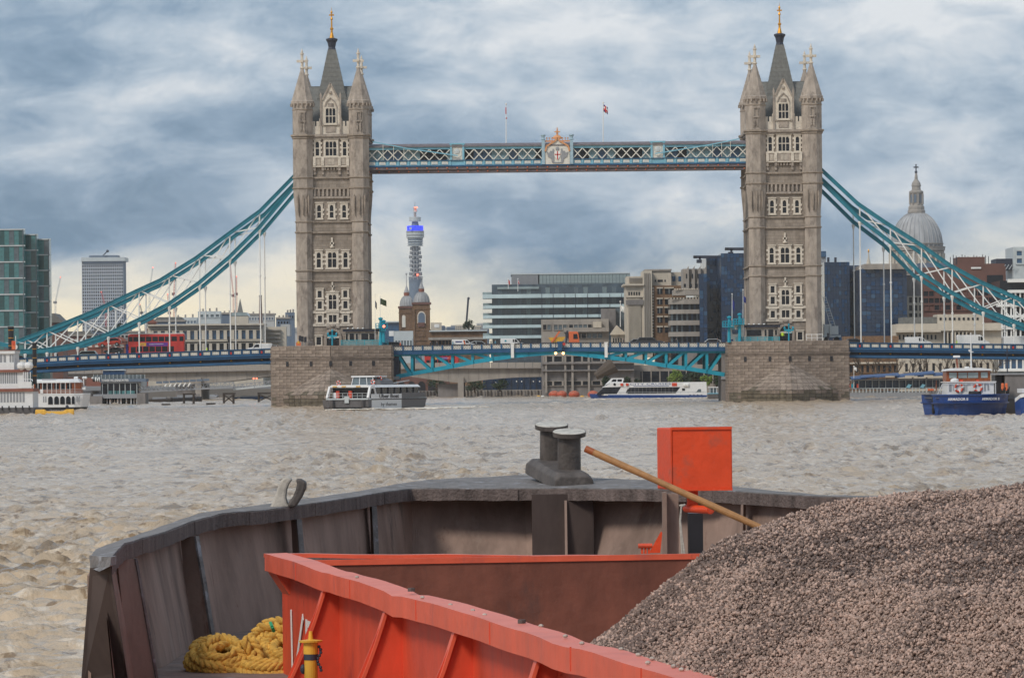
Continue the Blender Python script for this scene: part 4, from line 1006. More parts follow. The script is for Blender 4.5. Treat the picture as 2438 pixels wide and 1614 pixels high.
T=bld('brick_house','small dark gabled building right of the green glass blocks','building',124,768,150,860,1060,12,'pink'); a,b,c,d=RC(120,746,152,768,1060); MB().prism([(a,c),(b,c),(a+0.3*(b-a),d),(a,d)],1059.5,1073).build('roof','slate',T); MB().rect(130,772,145,782,1059.8,0.2).build('window','glassd',T); MB().rect(126,784,150,787,1059.6,0.3).build('sill','cream',T)
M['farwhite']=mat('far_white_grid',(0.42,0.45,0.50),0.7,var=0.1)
# ---- distant white tower
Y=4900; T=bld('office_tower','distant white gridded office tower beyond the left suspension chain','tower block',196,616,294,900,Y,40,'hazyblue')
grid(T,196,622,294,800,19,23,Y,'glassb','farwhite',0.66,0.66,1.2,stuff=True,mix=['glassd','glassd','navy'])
MB().rect(193,613,297,622,Y-4,48).build('cornice','lgrey',T); MB().rect(212,608,280,613,Y+2,30).build('plant_room','hazyblue',T); MB().rect(198,622,292,627,Y-2.6,0.5).build('louvre','hazyblue',T)
m=MB(); m.beam(P(245,609,Y),P(256,598,Y),1.0,1.0); m.ell(tuple(P(256,598,Y)),1.6,1.6,1.6,6,4); m.build('davit','iron',T)
# ---------------------------------------------------------------- telecoms tower
Y=5150; X=P(990,700,Y).x; k=Y/F
def zz(y,x=990): return P(x,y,Y).z
T=thing('telecom_tower','tall cylindrical telecoms tower with a blue lit band behind the brick turrets','tower',(X,Y,zz(830)))
r=lambda px:px*k/2
def cyl_(y0,y1,w0,w1,nm,mt,n=20): return MB().lathe((X,Y,0),[(r(w0),zz(y1)),(r(w0),zz(y1)+1e-3),(r(w1),zz(y0))],n).build(nm,mt,T)
cyl_(662,830,32,32,'base_shaft','hazyblue'); cyl_(585,665,16,16,'core','hazyblue')
for i,y in enumerate(range(588,662,10)):
    w=(24,26,30,26,28,26,30,32)[i%8]
    cyl_(y,y+3,w,w,'gallery','grey')
    m=MB()
    for q in range(10): a=2*math.pi*q/10; m.cyl((X+r(w-3)*math.cos(a),Y+r(w-3)*math.sin(a),zz(y+8)),(X+r(w-3)*math.cos(a),Y+r(w-3)*math.sin(a),zz(y)),1.0,n=5)
    m.build('dish','grey',T)
cyl_(566,586,33,36,'drum','hazyblue'); 
for y in (567,573,579,584): cyl_(y,y+2,38,38,'drum_ring','lgrey')
cyl_(550,566,42,42,'drum','grey'); cyl_(555,559,43,43,'drum_ring','lgrey'); cyl_(563,566,43,43,'drum_ring','lgrey')
cyl_(538,550,39,39,'lit_band','bluelit'); cyl_(528,538,18,14,'neck','hazyblue'); cyl_(517,527,28,28,'top_drum','lgrey'); cyl_(506,517,6,6,'mast_base','grey'); cyl_(500,505,10,10,'dish','lgrey'); cyl_(494,500,7,7,'mast_top','grey'); cyl_(480,494,1.2,0.6,'aerial','iron')
MB().rect(986,493,994,495,Y-8,8).build('aircraft_light','redlamp',T); MB().rect(975,541,980,547,Y-r(39)-2.5,2.0).build('emblem','lgrey',T)
MB().rect(992,653,996,656,Y-r(34)-1,2).build('aircraft_light','redlamp',T)
# ---------------------------------------------------------------- brick turrets of the station
def turret(xc,w,ydome,ytip,y1,Y,label,back):
    T=thing('brick_turret',label,'tower',tuple(P(xc,y1,Y)),group='brick station turrets')
    MB().rect(xc-w/2,ydome+28,xc+w/2,y1,Y,w*Y/F).build('wall','brick',T)
    x=xc; k=Y/F; zc=lambda y:P(x,y,Y).z; X0=P(x,ydome,Y).x; Yc=Y+w*k/2
    m=MB(); R=w*k/2*0.92
    prof=[(R,zc(ydome+26))]+[(R*math.cos(t)*0.98+0.02,zc(ydome+24)+(zc(ydome)-zc(ydome+24))*math.sin(t)) for t in np.linspace(0,1.25,8)]
    m.lathe((X0,Yc,0),prof,16); dm=m.build('dome','lead',T,smooth=True)
    m=MB()
    for i in range(16):
        a=2*math.pi*i/16
        q=[(X0+(p[0]+0.05)*math.cos(a),Yc+(p[0]+0.05)*math.sin(a),p[1]) for p in prof]; m.tube(q,0.12,4)
    m.build('rib','lead',dm)
    m=MB(); m.lathe((X0,Yc,0),[(0.9,zc(ydome+2)),(1.0,zc(ydome-6)),(0.7,zc(ydome-7))],10); m.build('lantern','redbrick',T)
    m=MB(); m.lathe((X0,Yc,0),[(0.95,zc(ydome-7)),(0.4,zc(ydome-18)),(0.12,zc(ydome-24)),(0.1,zc(ytip))],8); m.ell((X0,Yc,zc(ytip)),0.35,0.35,0.4,6,4); m.build('spirelet','lead',T)
    for i,(ya,yb,e) in enumerate(((ydome+26,ydome+31,2.5),(ydome+40,ydome+43,1.2),(ydome+90,ydome+93,1.2),(ydome+112,ydome+117,2.2))):
        if yb<y1: MB().rect(xc-w/2-e,ya,xc+w/2+e,yb,Y-e*k,w*k+2*e*k).build('cornice','brick' if i else 'pink',T)
    for s in (-1,1): MB().rect(xc+s*(w/2-3)-3,ydome+43,xc+s*(w/2-3)+3,y1,Y-0.35,0.34).build('pilaster','brick',T)
    q=arch_pts(16*k if not back else 6*k,26*k,5)
    zb=zc(ydome+76); m=MB(); m.prism([(X0+ (0 if not back else -1)+px_,zb+pz) for px_,pz in q],Y-0.25,Y-0.02); m.build('arched_window','hazyblue' if not back else 'cream',T)
    q2=arch_pts(20*k if not back else 9*k,29*k,5); m=MB(); m.prism([(X0+(0 if not back else -1)+px_,zb+pz) for px_,pz in q2],Y-0.2,Y-0.015); m.build('arch_surround','pale',T)
    if not back:
        m=MB(); m.rect(xc-8,ydome+74,xc+8,ydome+84,Y-0.5,0.45); m.build('balustrade','pink',T); MB().rect(xc-9,ydome+97,xc+9,ydome+107,Y-0.2,0.19).build('panel','brick',T)
turret(967.5,35,703,652,825,1640,'brick turret with lead dome further back, half behind its twin',True)
turret(1003,41,694,662,830,1600,'brick turret with lead dome and arched opening in front of its twin',False)
# ---------------------------------------------------------------- roofs and low buildings
def low(name,label,x0,y0,x1,Y,matn,nx=0,ny=1,gl='glassd',y1=905,d=None,roof=None,wy=None,cat='building'):
    T=bld(name,label,cat,x0,y0,x1,y1,Y,d or (x1-x0)*Y/F*0.6,matn)
    if nx:
        a,b=wy or (y0+4,y1); grid(T,x0+2,a,x1-2,b,nx,ny,Y,gl,matn,0.6,0.6,0.25,stuff=(x1-x0)/nx<9)
    if roof:
        MB().rect(x0-1,y0-2,x1+1,y0+2,Y-0.5,(d or (x1-x0)*Y/F*0.6)+1).build('parapet',roof,T)
    return T
T=low('custom_hall','long pale stone building with two rows of dark windows behind the bus',352,774,626,1420,'portland',y1=850)
grid(T,362,786,624,809,15,1,1420,'glassb','portland',0.55,0.93,0.9); grid(T,362,817,624,836,15,1,1420,'glassd','portland',0.6,0.9,0.9)
MB().rect(350,771,628,775,1418,20).build('cornice','portland',T); MB().rect(352,810,627,813,1418.6,2).build('string_course','portland',T); MB().rect(360,776,624,783,1419.2,0.7).build('frieze','concrete',T)
T=low('stone_block','plain pale stone office between the long building and the left pier',626,778,682,1440,'portland',y1=850); 
for y in (784,793,803,812): MB().rect(627,y,668,y+3,1438.8,1).build('string_course','concrete',T)
MB().rect(668,772,690,800,1450,10).build('lift_house','office',T)
for i,(n,l,x0,y0,x1,Y,mt,nx,gl) in enumerate((
 ('rooftop_block','pale grey rooftop plant block with glazed top above the long stone building',472,741,526,1700,'lgrey',4,'glassm'),
 ('office_block','grey-blue flat roofed block left of the far church spire',526,746,566,1900,'hazyblue',0,None),
 ('green_roof_block','low block with pale green copper roof below the far church spire',548,752,592,1650,'portland',0,None),
 ('slab_block','pale blue slab block right of the far church spire',590,748,654,2200,'office',9,'hazyblue'),
 ('dark_block','small dark stepped block beside the left tower foot',680,744,702,1900,'hazyblue',3,'glassd'),
 ('grey_block','mid grey roof block beside the left tower',658,757,690,1750,'hazyblue',4,'glassd'),
 ('white_block','white low roof block behind the hangers',412,756,470,1850,'lgrey',7,'hazyblue'),
 ('slate_roof_block','dark slate roof block with dormers behind the hangers',365,764,440,1600,'hazyblue',6,'glassd'),
 ('red_roof_house','red tiled roof house left of the hangers',345,768,372,1500,'redbrick',3,'cream'),
 ('terrace_block','pale terrace left of the red tiled house',276,790,346,1480,'office',7,'glassd'),
 ('chimney_block','dark building with chimneys between chain and bus',222,787,280,1470,'hazyblue',5,'glassd'),
 ('brick_warehouse','brown brick warehouse behind the left end of the chain',128,798,224,1380,'pink',8,'cream'),
 ('sheds','low brown brick shed roofs behind the side span',205,812,300,1370,'redbrick',6,'cream'))):
    T=low(n,l,x0,y0,x1,Y,mt,nx,1,gl or 'glassd',y1=860,wy=(y0+6,y0+16) if nx else None,roof='concrete' if i%2 else None)
    if n=='green_roof_block': a,b,c,d=RC(548,744,592,753,1650); MB().prism([(a,c),(b,c),(b-0.8,d),(a+0.8,d)],1650,1662).build('roof','copper' if 'copper' in M else 'glassl',T)
    if n in('slate_roof_block','red_roof_house','brick_warehouse','chimney_block','sheds'):
        a,b,c,d=RC(x0-1,y0-9,x1+1,y0+1,Y); MB().prism([(a,c),(b,c),(b-1.5,d),(a+1.5,d)],Y-0.4,Y+7).build('roof','redbrick' if n in('red_roof_house','sheds') else 'slate',T)
    for q in range(3):
        xx=x0+(x1-x0)*(0.2+0.3*q); MB().rect(xx-1.5,y0-6-q,xx+2,y0+1,Y+2,1.5).build('chimney','concrete',T)
T=thing('church_spire','small slate church spire beside the red crane','spire',tuple(P(572,760,2300))); k=2300/F; p=P(572,748,2300); MB().lathe(tuple(p),[(7.5*k*1.4,0),(0.15,36*k)],4,rot=math.pi/4).build('spire','slate',T); MB().rect(566,745,578,760,2300-6*k,12*k).build('belfry','hazyblue',T)
T=thing('chimney','slim dark tapered chimney rising behind the hangers left of the tower','chimney',tuple(P(621,770,1900))); MB().cyl(P(621,772,1900),P(620,705,1900),0.75,0.5,10).build('shaft','pink',T); MB().cyl(P(620,706,1900),P(620,703,1900),0.6,0.6,10).build('cap','iron',T)
# distant low skyline
rnd=random.Random(21); 
for i in range(26):
    x=rnd.uniform(690,730) if i<2 else 905+i*9.5+rnd.uniform(-3,3); w=rnd.uniform(12,30); y0=rnd.uniform(768,786); Yq=rnd.uniform(2300,4200)
    if i>=2 and x>1165: continue
    if 940<x<1025: y0+=8
    wh_='left of the left tower' if x<740 else next(n for lim,n in ((945,'behind the signal mast'),(985,'behind the rear brick turret'),(1028,'behind the front brick turret'),(1056,'behind the round-window house'),(1075,'right of the round-window house'),(1095,'left of the crane jib'),(1132,'behind the round skyline tree'),(2000,'beside the glass office plates')) if x<lim)
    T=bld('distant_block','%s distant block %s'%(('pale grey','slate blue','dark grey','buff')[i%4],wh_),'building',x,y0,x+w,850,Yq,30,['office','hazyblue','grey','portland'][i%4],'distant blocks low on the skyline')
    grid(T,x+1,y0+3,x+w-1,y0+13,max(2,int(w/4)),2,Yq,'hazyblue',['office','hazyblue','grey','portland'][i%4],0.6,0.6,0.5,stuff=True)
T=low('rail_shed','long blue-grey shed roof left of the brick turrets',905,768,952,1680,'glassb',0,y1=850); MB().rect(903,765,953,768,1679,20).build('roof','lgrey',T)
T=low('glass_lobby','pale grey glazed low building below the brick turrets',938,788,984,1500,'lgrey',6,1,'glassm',y1=850,wy=(806,830))
m=MB(); m.rect(926,788,938,800,1500,8); m.build('annex','white',T)
T=low('brown_terrace','long low brown brick wall with a planted roof right of the brick turrets',1024,789,1160,1450,'brick',0,y1=850); MB().rect(1022,786,1160,789,1449,8).build('coping','lgrey',T); MB().rect(1020,803,1150,809,1448.5,3).build('canopy','concrete',T)
grid(T,1028,810,1140,826,14,1,1450,'glassd','brick',0.7,0.9,0.3)
T=low('white_drum_house','pale building with a bright round pale window right of the brick turrets',1026,768,1052,1700,'portland',0,y1=800); p=P(1040,776,1700); MB().lathe((p.x,1699.9,p.z),[(0.8,-0.6),(1.0,0),(0.8,0.6)],12,sy=0.1).build('round_window','white',T)
# ---------------------------------------------------------------- glass office with floor plates
Y=1330; T=bld('plate_glass_office','broad glass office with white projecting floor plates, centre of the far bank','office block',1172,676,1500,850,Y,30,'glassc')
M['glassk']=mat('grey_green_glass',(0.15,0.19,0.20),0.18,var=0.5,scale=0.5,spec=0.7)
MB().rect(1218,652,1500,680,Y+3,24).build('upper_storey','glassm',T)
a,b,c,d=RC(1284,651,1500,684,Y+1.5)
n=26; pm=MB().box(-(b-a)/n/2+0.05,(b-a)/n/2-0.05,-0.3,0,0,(d-c)*0.68).mesh('glass_panel','glassl'); pm2=MB().box(-(b-a)/n/2+0.05,(b-a)/n/2-0.05,-0.3,0,0,(d-c)*0.3).mesh('glass_panel','glassl')
for i in range(n): inst('glass_panel',pm,T,(a+(b-a)*(i+.5)/n,Y+1.5,c+(d-c)*0.32)); inst('glass_panel',pm2,T,(a+(b-a)*(i+.5)/n,Y+1.5,c))
a,b,c,d=RC(1219,655,1281,677,Y+1.5); n=22; pm=MB().box(-(b-a)/n/2+0.03,(b-a)/n/2-0.03,-0.3,0,0,d-c).mesh('louvre','grey')
for i in range(n): inst('louvre',pm,T,(a+(b-a)*(i+.5)/n,Y+1.4,c))
MB().rect(1216,650,1500,653,Y+1,26).build('roof_edge','lgrey',T); MB().rect(1184,683,1283,688,Y-1,14).build('balcony','glassl',T)
fl=[(699,708,1149,1500),(725,732,1150,1500),(749,756,1150,1440),(773,780,1150,1295),(798,805,1150,1295)]
for ya,yb,xa,xb in fl:
    m=MB(); A=P(xa,(ya+yb)/2+1,Y-2); a,b,c,d=RC(1250,ya,xb,yb,Y-3)
    a0=P(xa,yb-3,Y+4).x; m.plan([(a0,Y+3),(a0+1.0,Y-2),(a,Y-3),(b,Y-3),(b,Y+12),(a0,Y+12)],c,d); m.build('floor_plate','plate',T)
    q=P(xa,ya,Y); MB().box(a0,P(1172,ya,Y).x,Y+2,Y+2.1,d,d+0.75).build('balustrade','glassl',T)
for ya,yb,xb in ((708,725,1490),(732,749,1420),(756,773,1290),(780,798,1290),(684,699,1490),(805,824,1290)):
    a,b,c,d=RC(1174,ya,xb,yb,Y); n=int((xb-1174)/11); w=(b-a)/n
    mes=[MB().box(-w/2+0.05,w/2-0.05,-0.12,-0.01,0,d-c).mesh('glass_panel',q) for q in ('glassc','glassm','glassc','glassk')]
    for i in range(n): inst('glass_panel',mes[(i*5+int(ya))%4 if i%3 else 0],T,(a+w*(i+.5),Y,c))
for x in (1290,1317,1345,1370,1399,1426,1452,1480): MB().rect(x-0.5,699,x+0.5,756,Y-3.1,0.15).build('fin','iron',T)
flag(1210,664,688,Y-1,'small red flag on the roof terrace at the left end of the glass office',(['red'],0),4,10,666,poler=0.08); flag(1233,664,694,Y-1,'small union flag on the roof terrace of the glass office',(['red','white','flagblue'],union),4,10,666,poler=0.08)
# concrete block in front of the glass office
Y=1290; T=bld('concrete_block','low buff concrete block with ribbon windows before the glass office','building',1290,760,1450,850,Y,16,'concrete')
MB().rect(1342,780,1450,790,Y-2,10).build('parapet','concrete',T)
for x0,x1,y0,y1,n in ((1292,1312,772,786,2),(1318,1350,772,786,3),(1354,1410,772,782,5),(1345,1435,793,806,7)):
    grid(T,x0,y0,x1,y1,n,1,Y,'glassm','concrete',0.8,0.85,0.3,mix=['glassm','glassd'])
MB().rect(1412,766,1432,780,Y-2.2,4).build('water_tank','portland',T); MB().rect(1432,735,1466,790,Y+6,9).build('stair_tower','concd',T); MB().rect(1466,733,1488,800,Y+9,9).build('lift_tower','glassm',T)
flag(1477,718,778,Y-3,'white flag blowing from a pole before the grooved stone front',(['white','lgrey'],lambda u,v:1 if 0.2<u<0.5 and v>0.3 else 0),13,14,728,poler=0.12)
T=thing('pediment_pavilion','small stone pavilion with a triangular pediment behind the bascule','pavilion',tuple(P(1475,840,Y-4))); MB().rect(1456,796,1492,850,Y-4,6).build('wall','portland',T); a,b,c,d=RC(1452,774,1492,796,Y-4.4); m=MB(); m.prism([(a,c),(b,c),((a+b)/2-0.4,d)],Y-4.5,Y+2); m.build('pediment','portland',T)
for i in range(5): MB().rect(1459+i*6,805,1462+i*6,816,Y-4.2,0.19).build('window','glassd',T)
MB().rect(1453,794,1493,797,Y-4.9,7).build('cornice','portland',T)
# ---------------------------------------------------------------- art deco stone house
Y=1270; T=bld('stone_house','tall stone house with fluted corner and brick flank, centre right of the far bank','building',1491,677,1532,850,Y,22,'portland')
MB().rect(1492,658,1534,678,Y+1,18).build('attic','portland',T); MB().rect(1484,676,1534,680,Y-1.2,24).build('cornice','portland',T)
for i in range(14): x=1498+i*2.5; MB().rect(x,661,x+1.0,673,Y+0.6,0.4).build('attic_fin','concrete',T)
for i in range(5): x=1496+i*6; MB().rect(x,695,x+3.5,703,Y-0.1,0.09).build('window','glassd',T)
MB().rect(1490,705,1531,708,Y-0.6,1).build('string_course','portland',T)
for i in range(11): x=1496+i*2.75; MB().rect(x,710,x+1.5,840,Y-0.5,0.49).build('flute','portland',T)
MB().rect(1531,645,1553,850,Y-0.5,20).build('corner_pier','portland',T)
for i in range(4): MB().rect(1534+i*4,650,1536+i*4,840,Y-0.8,0.29).build('flute','concrete',T)
MB().rect(1536,643,1598,680,Y+4,18).build('penthouse','portland',T); MB().rect(1535,641,1599,645,Y+3.5,19).build('penthouse_coping','concrete',T)
for x0,x1 in ((1559,1562),(1566,1578),(1582,1585)): MB().rect(x0,666,x1,671,Y+3.9,0.09).build('slot_window','glassd',T)
MB().rect(1553,680,1634,850,Y+0.5,18).build('brick_flank','brick',T)
MB().rect(1598,648,1630,690,Y+6,12).build('rear_block','portland',T)
for x in (1600,1615): MB().rect(x,658,x+8,670,Y+5.9,0.09).build('window','glassb',T)
for x in (1552,1548):
    for j in range(18): 
        if (x==1552)==(j%2==0): MB().rect(1553,684+j*7,1557,688+j*7,Y+0.3,0.19).build('quoin','portland',T)
for j,yy in enumerate((687,712,733,755,779)):
    for x0,x1 in ((1565,1577),(1583,1603)):
        f=MB().rect(x0-1.5,yy-3,x1+1.5,yy,Y+0.15,0.34).build('lintel','portland',T)
        MB().rect(x0,yy,x1,yy+13,Y+0.4,0.09).build('window','glassd',T); MB().rect(x0+(x1-x0)/2-0.4,yy,x0+(x1-x0)/2+0.4,yy+13,Y+0.3,0.09).build('window_bar','lgrey',T)
MB().rect(1490,714,1532,726,Y-0.75,0.24).build('shadow_band','concd',T)
# ---------------------------------------------------------------- stepped concrete office
Y=1240; T=bld('terraced_office','stepped buff concrete office with dark ribbon windows before the navy glass','office block',1597,708,1674,850,Y,20,'glassd')
for ya,yb,xa,xb in ((690,703,1603,1666),(712,724,1594,1672),(737,747,1594,1674),(763,774,1594,1674),(790,801,1594,1674)):
    m=MB(); a,b,c,d=RC(xa,ya,xb,yb,Y-1.6); mid=P((xa+xb)/2-5,ya,Y).x
    m.plan([(a,Y-0.6),(mid,Y-1.8),(b,Y-1.8),(b,Y+8),(a,Y+8)],c,d); fb=m.build('floor_band','concrete',T)
    if ya<715:
        for i in range(10): x=xa+2+i*(xb-xa-4)/10; MB().rect(x,ya-3,x+4,ya,Y-1.9,0.5).build('parapet_block','portland',fb)
for ya,yb in ((724,737),(747,763),(774,790),(801,826)):
    for i in range(13):
        x=1597+i*6; MB().rect(x+0.6,ya,x+5.4,yb,Y-0.2,0.19).build('window',('glassd','glassm','glassd','navy')[(i*3+int(ya))%4] if i>5 else ('glassm','glassd')[i%2],T)
MB().rect(1626,640,1682,690,Y+4,14).build('crown','concrete',T)
for i in range(4): x=1630+i*14; a,b,c,d=RC(x,632,x+10,690,Y+3); MB().prism([(a,c),(a+(b-a),c),(b,d-0.2),(a+(b-a)*0.5,d-0.9)],Y+2.6,Y+4).build('crown_fin','concrete',T); MB().rect(x+3,652,x+6,663,Y+2.5,0.09).build('window','glassd',T); MB().rect(x-2,676,x+3,684,Y+2.5,0.09).build('arched_window','glassd',T)
# ---------------------------------------------------------------- navy glass offices
def navy(x0,y0,x1,Y,label,seed,group,y1=850,step=(6.5,9.5)):
    T=bld('navy_glass_office',label,'office block',x0,y0,x1,y1,Y,40,'navy',group); rnd=random.Random(seed)
    a,b,c,d=RC(x0,y0,x1,y1,Y); nx=max(2,int((x1-x0)/step[0])); ny=int((y1-y0)/step[1]); w=(b-a)/nx; h=(d-c)/ny
    mes=[MB().box(-w/2+0.05,w/2-0.05,-0.2,-0.01,0.06,h-0.06).mesh('glass_panel',q) for q in ('navy','navy2','glassb','navy')]
    if nx*ny<=300:
        for i in range(nx):
            for j in range(ny): inst('glass_panel',mes[rnd.choices((0,1,2,3),(5,2.5,1.1 if (j>ny*0.45 and i%5<3) else 0.15,2))[0]],T,(a+w*(i+.5),Y-rnd.random()*0.15,c+h*j))
    return T,(a,b,c,d)
G='dark blue glass offices by the river'
navy(1683,612,1720,1262,'tall dark blue glass slab behind the terraced concrete office',1,G)
navy(1718,603,1790,1235,'taller dark blue glass block immediately left of the right tower',2,G,step=(6.6,10.0))
navy(1666,652,1684,1236,'narrow dark glass bay beside the terraced concrete office',3,G)
navy(1964,624,2024,1150,'dark blue glass block right of the right tower behind the hangers',4,G)
navy(2024,632,2052,1160,'narrow dark blue glass block between two groups of hangers',5,G)
navy(2052,640,2160,1130,'lower dark blue glass block with a ledge below the dome',6,G,step=(10,10))
T=ROOTS[-1]; MB().rect(2058,628,2168,641,1128,30).build('roof_ledge','concrete',T)
bld('lift_tower','pale narrow lift tower beside the right edge of the right tower','tower',1955,606,1968,850,1200,14,'grey'); T=ROOTS[-1]; MB().rect(1955,598,1967,612,1199.5,10).build('cap','glassb',T); 
for x in (1972,1989): p=P(x,620,1160); MB().cyl(tuple(P(x,624,1160)),tuple(P(x,613,1160)),0.3,n=8).build('flue','iron',T)
def roof_crane(x0,x1,y,ym,Y,label):
    T=thing('window_cleaning_crane',label,'crane',tuple(P(x0+16,ym,Y)),group='roof cranes on the navy offices'); MB().beam(P(x0,y,Y),P(x1,y,Y),1.0,0.75).build('jib','iron',T); m=MB(); m.rect(x0+13,y,x0+18,ym-4,Y-0.5,1); m.build('post','iron',T); MB().rect(x0+8,ym-8,x0+20,ym,Y-1,2.5).build('carriage','iron',T); MB().rect(x0,y-2.5,x0+7,y+2.5,Y-0.7,1.6).build('counterweight','black',T)
roof_crane(1651,1730,612,626,1260,'dark roof crane with long jib above the terraced office'); roof_crane(1726,1790,593,608,1236,'higher dark roof crane touching the right tower')
# ---------------------------------------------------------------- cathedral dome
Y=2950; k=Y/F; xc=2194
def zc(y): return P(2183,y,Y).z
X0=P(2183,600,Y).x; r=lambda px:px*k/2
T=thing('cathedral_dome','grey ribbed cathedral dome with stone lantern and cross behind the right chain','dome',(X0,Y,zc(840)))
m=MB(); m.lathe((X0,Y,0),[(r(126),zc(840)),(r(126),zc(600)),(r(134),zc(597)),(r(134),zc(590)),(r(128),zc(588))],40); m.build('drum','concrete',T)
prof=[]
for t in np.linspace(0,math.pi/2*0.83,14): prof.append((r(122)*math.cos(t),zc(588)+(zc(504)-zc(588))*math.sin(t)))
m=MB(); m.lathe((X0,Y,0),prof,48); dm=m.build('dome','lead',T,smooth=True)
rb=MB()
for i in range(32):
    a=2*math.pi*i/32; rb.tube([(X0+(p[0]+0.15)*math.cos(a),Y+(p[0]+0.15)*math.sin(a),p[1]) for p in prof],0.35,4)
rb.build('rib','lead',dm)
for ya,yb,w in ((580,583,127),(588,591,136),(600,604,130)): MB().lathe((X0,Y,0),[(r(w-2),zc(yb)),(r(w),zc(yb)+.2),(r(w),zc(ya))],40).build('cornice','concrete',T)
for i in range(28):
    a=2*math.pi*i/28
    if math.sin(a)<0.3: m=MB().cyl((X0+r(129)*math.cos(a),Y+r(129)*math.sin(a),zc(650)),(X0+r(129)*math.cos(a),Y+r(129)*math.sin(a),zc(604)),0.75,n=8).build('column','portland',T)
L=MB()
L.lathe((X0,Y,0),[(r(38),zc(512)),(r(42),zc(506)),(r(42),zc(502)),(r(38),zc(500)),(r(38),zc(493)),(r(34),zc(490)),(r(30),zc(486)),(r(29),zc(462)),(r(34),zc(460)),(r(34),zc(456)),(r(22),zc(453)),(r(20),zc(445)),(r(23),zc(443)),(r(20),zc(436)),(r(12),zc(430)),(r(7),zc(426)),(r(8),zc(424)),(r(5),zc(414)),(r(3),zc(412))],12)
L.build('lantern','concrete',T)
m=MB()
for i in range(8):
    a=2*math.pi*i/8+0.2; m.cyl((X0+r(32)*math.cos(a),Y+r(32)*math.sin(a),zc(487)),(X0+r(32)*math.cos(a),Y+r(32)*math.sin(a),zc(461)),0.55,n=8)
m.build('lantern_column','concrete',T)
for i in range(6):
    a=-math.pi*(i+.5)/6; m=MB(); m.box(-0.7,0.7,-0.15,0.15,0,5); o=m.build('lantern_window','hazyblue',T,fix=True); o.matrix_parent_inverse=Matrix.Translation(-Vector(T.location)); o.location=(X0+r(29.5)*math.cos(a),Y+r(29.5)*math.sin(a),zc(483)); o.rotation_euler=(0,0,a+math.pi/2)
m=MB(); m.ell((X0,Y,zc(410)),r(7),r(7),r(7),10,8); m.box(X0-0.35,X0+0.35,Y-0.35,Y+0.35,zc(407),zc(391)); m.box(X0-r(12),X0+r(12),Y-0.35,Y+0.35,zc(400),zc(397)); m.build('ball_and_cross','iron',T)
# pale monument tip left of the dome
T=thing('monument','faint stone column top with gilt urn left of the dome','monument',tuple(P(2068,640,1900))); MB().lathe(tuple(P(2068,640,1900)),[(1.2,0),(0.9,2),(0.6,3.5),(0.5,4)],8).build('column','portland',T); MB().ell(tuple(P(2068,598,1900)),0.35,0.35,0.8,8,6).build('urn','gold',T); MB().cyl(tuple(P(2068,632,1900)),tuple(P(2068,600,1900)),0.5,0.2,8).build('pedestal','portland',T)
# ---------------------------------------------------------------- right bank
Y=1180; T=bld('brown_office','brown clad office with flat roof plant, right of the dome','office block',2196,636,2396,850,Y,30,'pink')
grid(T,2198,690,2392,740,15,3,Y,'glassd','pink',0.86,0.7,0.3,mix=['glassd','pink','glassd'])
MB().rect(2190,626,2262,640,Y+6,14).build('plant_room','hazyblue',T); MB().rect(2280,612,2345,632,Y+6,12).build('plant_room','pink',T); MB().rect(2278,628,2392,637,Y+1,20).build('parapet','pink',T); MB().rect(2312,636,2336,640,Y-0.3,0.3).build('roof_light','white',T); MB().rect(2350,655,2388,680,Y-0.2,0.19).build('window','glassd',T)
for i in range(14): x=2262+i*7; MB().rect(x,612-(i*5)%7,x+1.5,632,Y+8,0.3).build('rail_post','iron',T)
T=bld('grey_tower_block','pale grey block with dark windows at the right picture edge skyline','building',2414,588,2470,700,1250,20,'lgrey'); grid(T,2418,594,2470,630,3,2,1250,'glassb','lgrey',0.7,0.6,0.3); MB().rect(2372,616,2416,642,1252,14).build('plant_room','iron',T); m=MB(); 
for i in range(4): m.beam(P(2386+i*8,642,1249),P(2394+i*8,630,1249),0.15,0.15)
m.build('truss','lgrey',T)
T=bld('white_modern_office','white modern office with slim columns at the right picture edge','office block',2382,668,2480,850,1120,20,'glassd')
for ya,yb in ((664,672),(690,697),(724,730),(750,756),(778,784),(800,806)): MB().rect(2376 if ya>690 else 2400,ya,2480,yb,1118,4).build('floor_band','white',T)
for i in range(9): x=2384+i*11; MB().rect(x,697,x+3.5,850,1118.4,0.8).build('column','white',T)
Y=1100; T=bld('long_stone_house','long old stone house with columns and cornice behind the right side span','building',2136,770,2384,860,Y,18,'portland')
MB().rect(2128,786,2240,791,Y-2,4).build('cornice','portland',T); MB().rect(2240,783,2386,787,Y-1.5,4).build('cornice','portland',T); MB().rect(2150,755,2232,772,Y+3,14).build('roof','slate',T); MB().rect(2232,748,2340,772,Y+2,12).build('attic','portland',T)
for i in range(9): x=2237+i*11; MB().rect(x,756,x+5,762,Y+1.85,0.14).build('attic_window','glassd',T)
for i in range(7): x=2246+i*9; MB().rect(x,790,x+3,825,Y-1.2,1.19).build('column','portland',T); MB().rect(x+3.6,793,x+7,823,Y-0.1,0.09).build('window','glassd',T)
for i in range(10): x=2140+i*9.5; MB().rect(x,797,x+4,808,Y-0.1,0.09).build('window','glassd',T)
T=bld('white_window_block','narrow pale block with stacked white-framed windows left of the brown office','building',2150,655,2198,850,1140,14,'concd'); grid(T,2150,705,2198,762,4,3,1140,'glassd','portland',0.62,0.7,0.3)
T=bld('brick_terrace','low brown brick terrace under the right side span','building',2012,800,2140,930,1085,10,'brick'); grid(T,2020,868,2138,888,9,1,1085,'glassd','brick',0.5,0.8,0.25); MB().rect(2012,862,2140,866,1084,2).build('string_course','portland',T)
T=bld('embankment_wall','tall buff stone quay front under the right side span','wall',2140,850,2384,930,1082,8,'portland'); grid(T,2150,862,2376,886,14,1,1082,'glassd','portland',0.4,0.8,0.3)
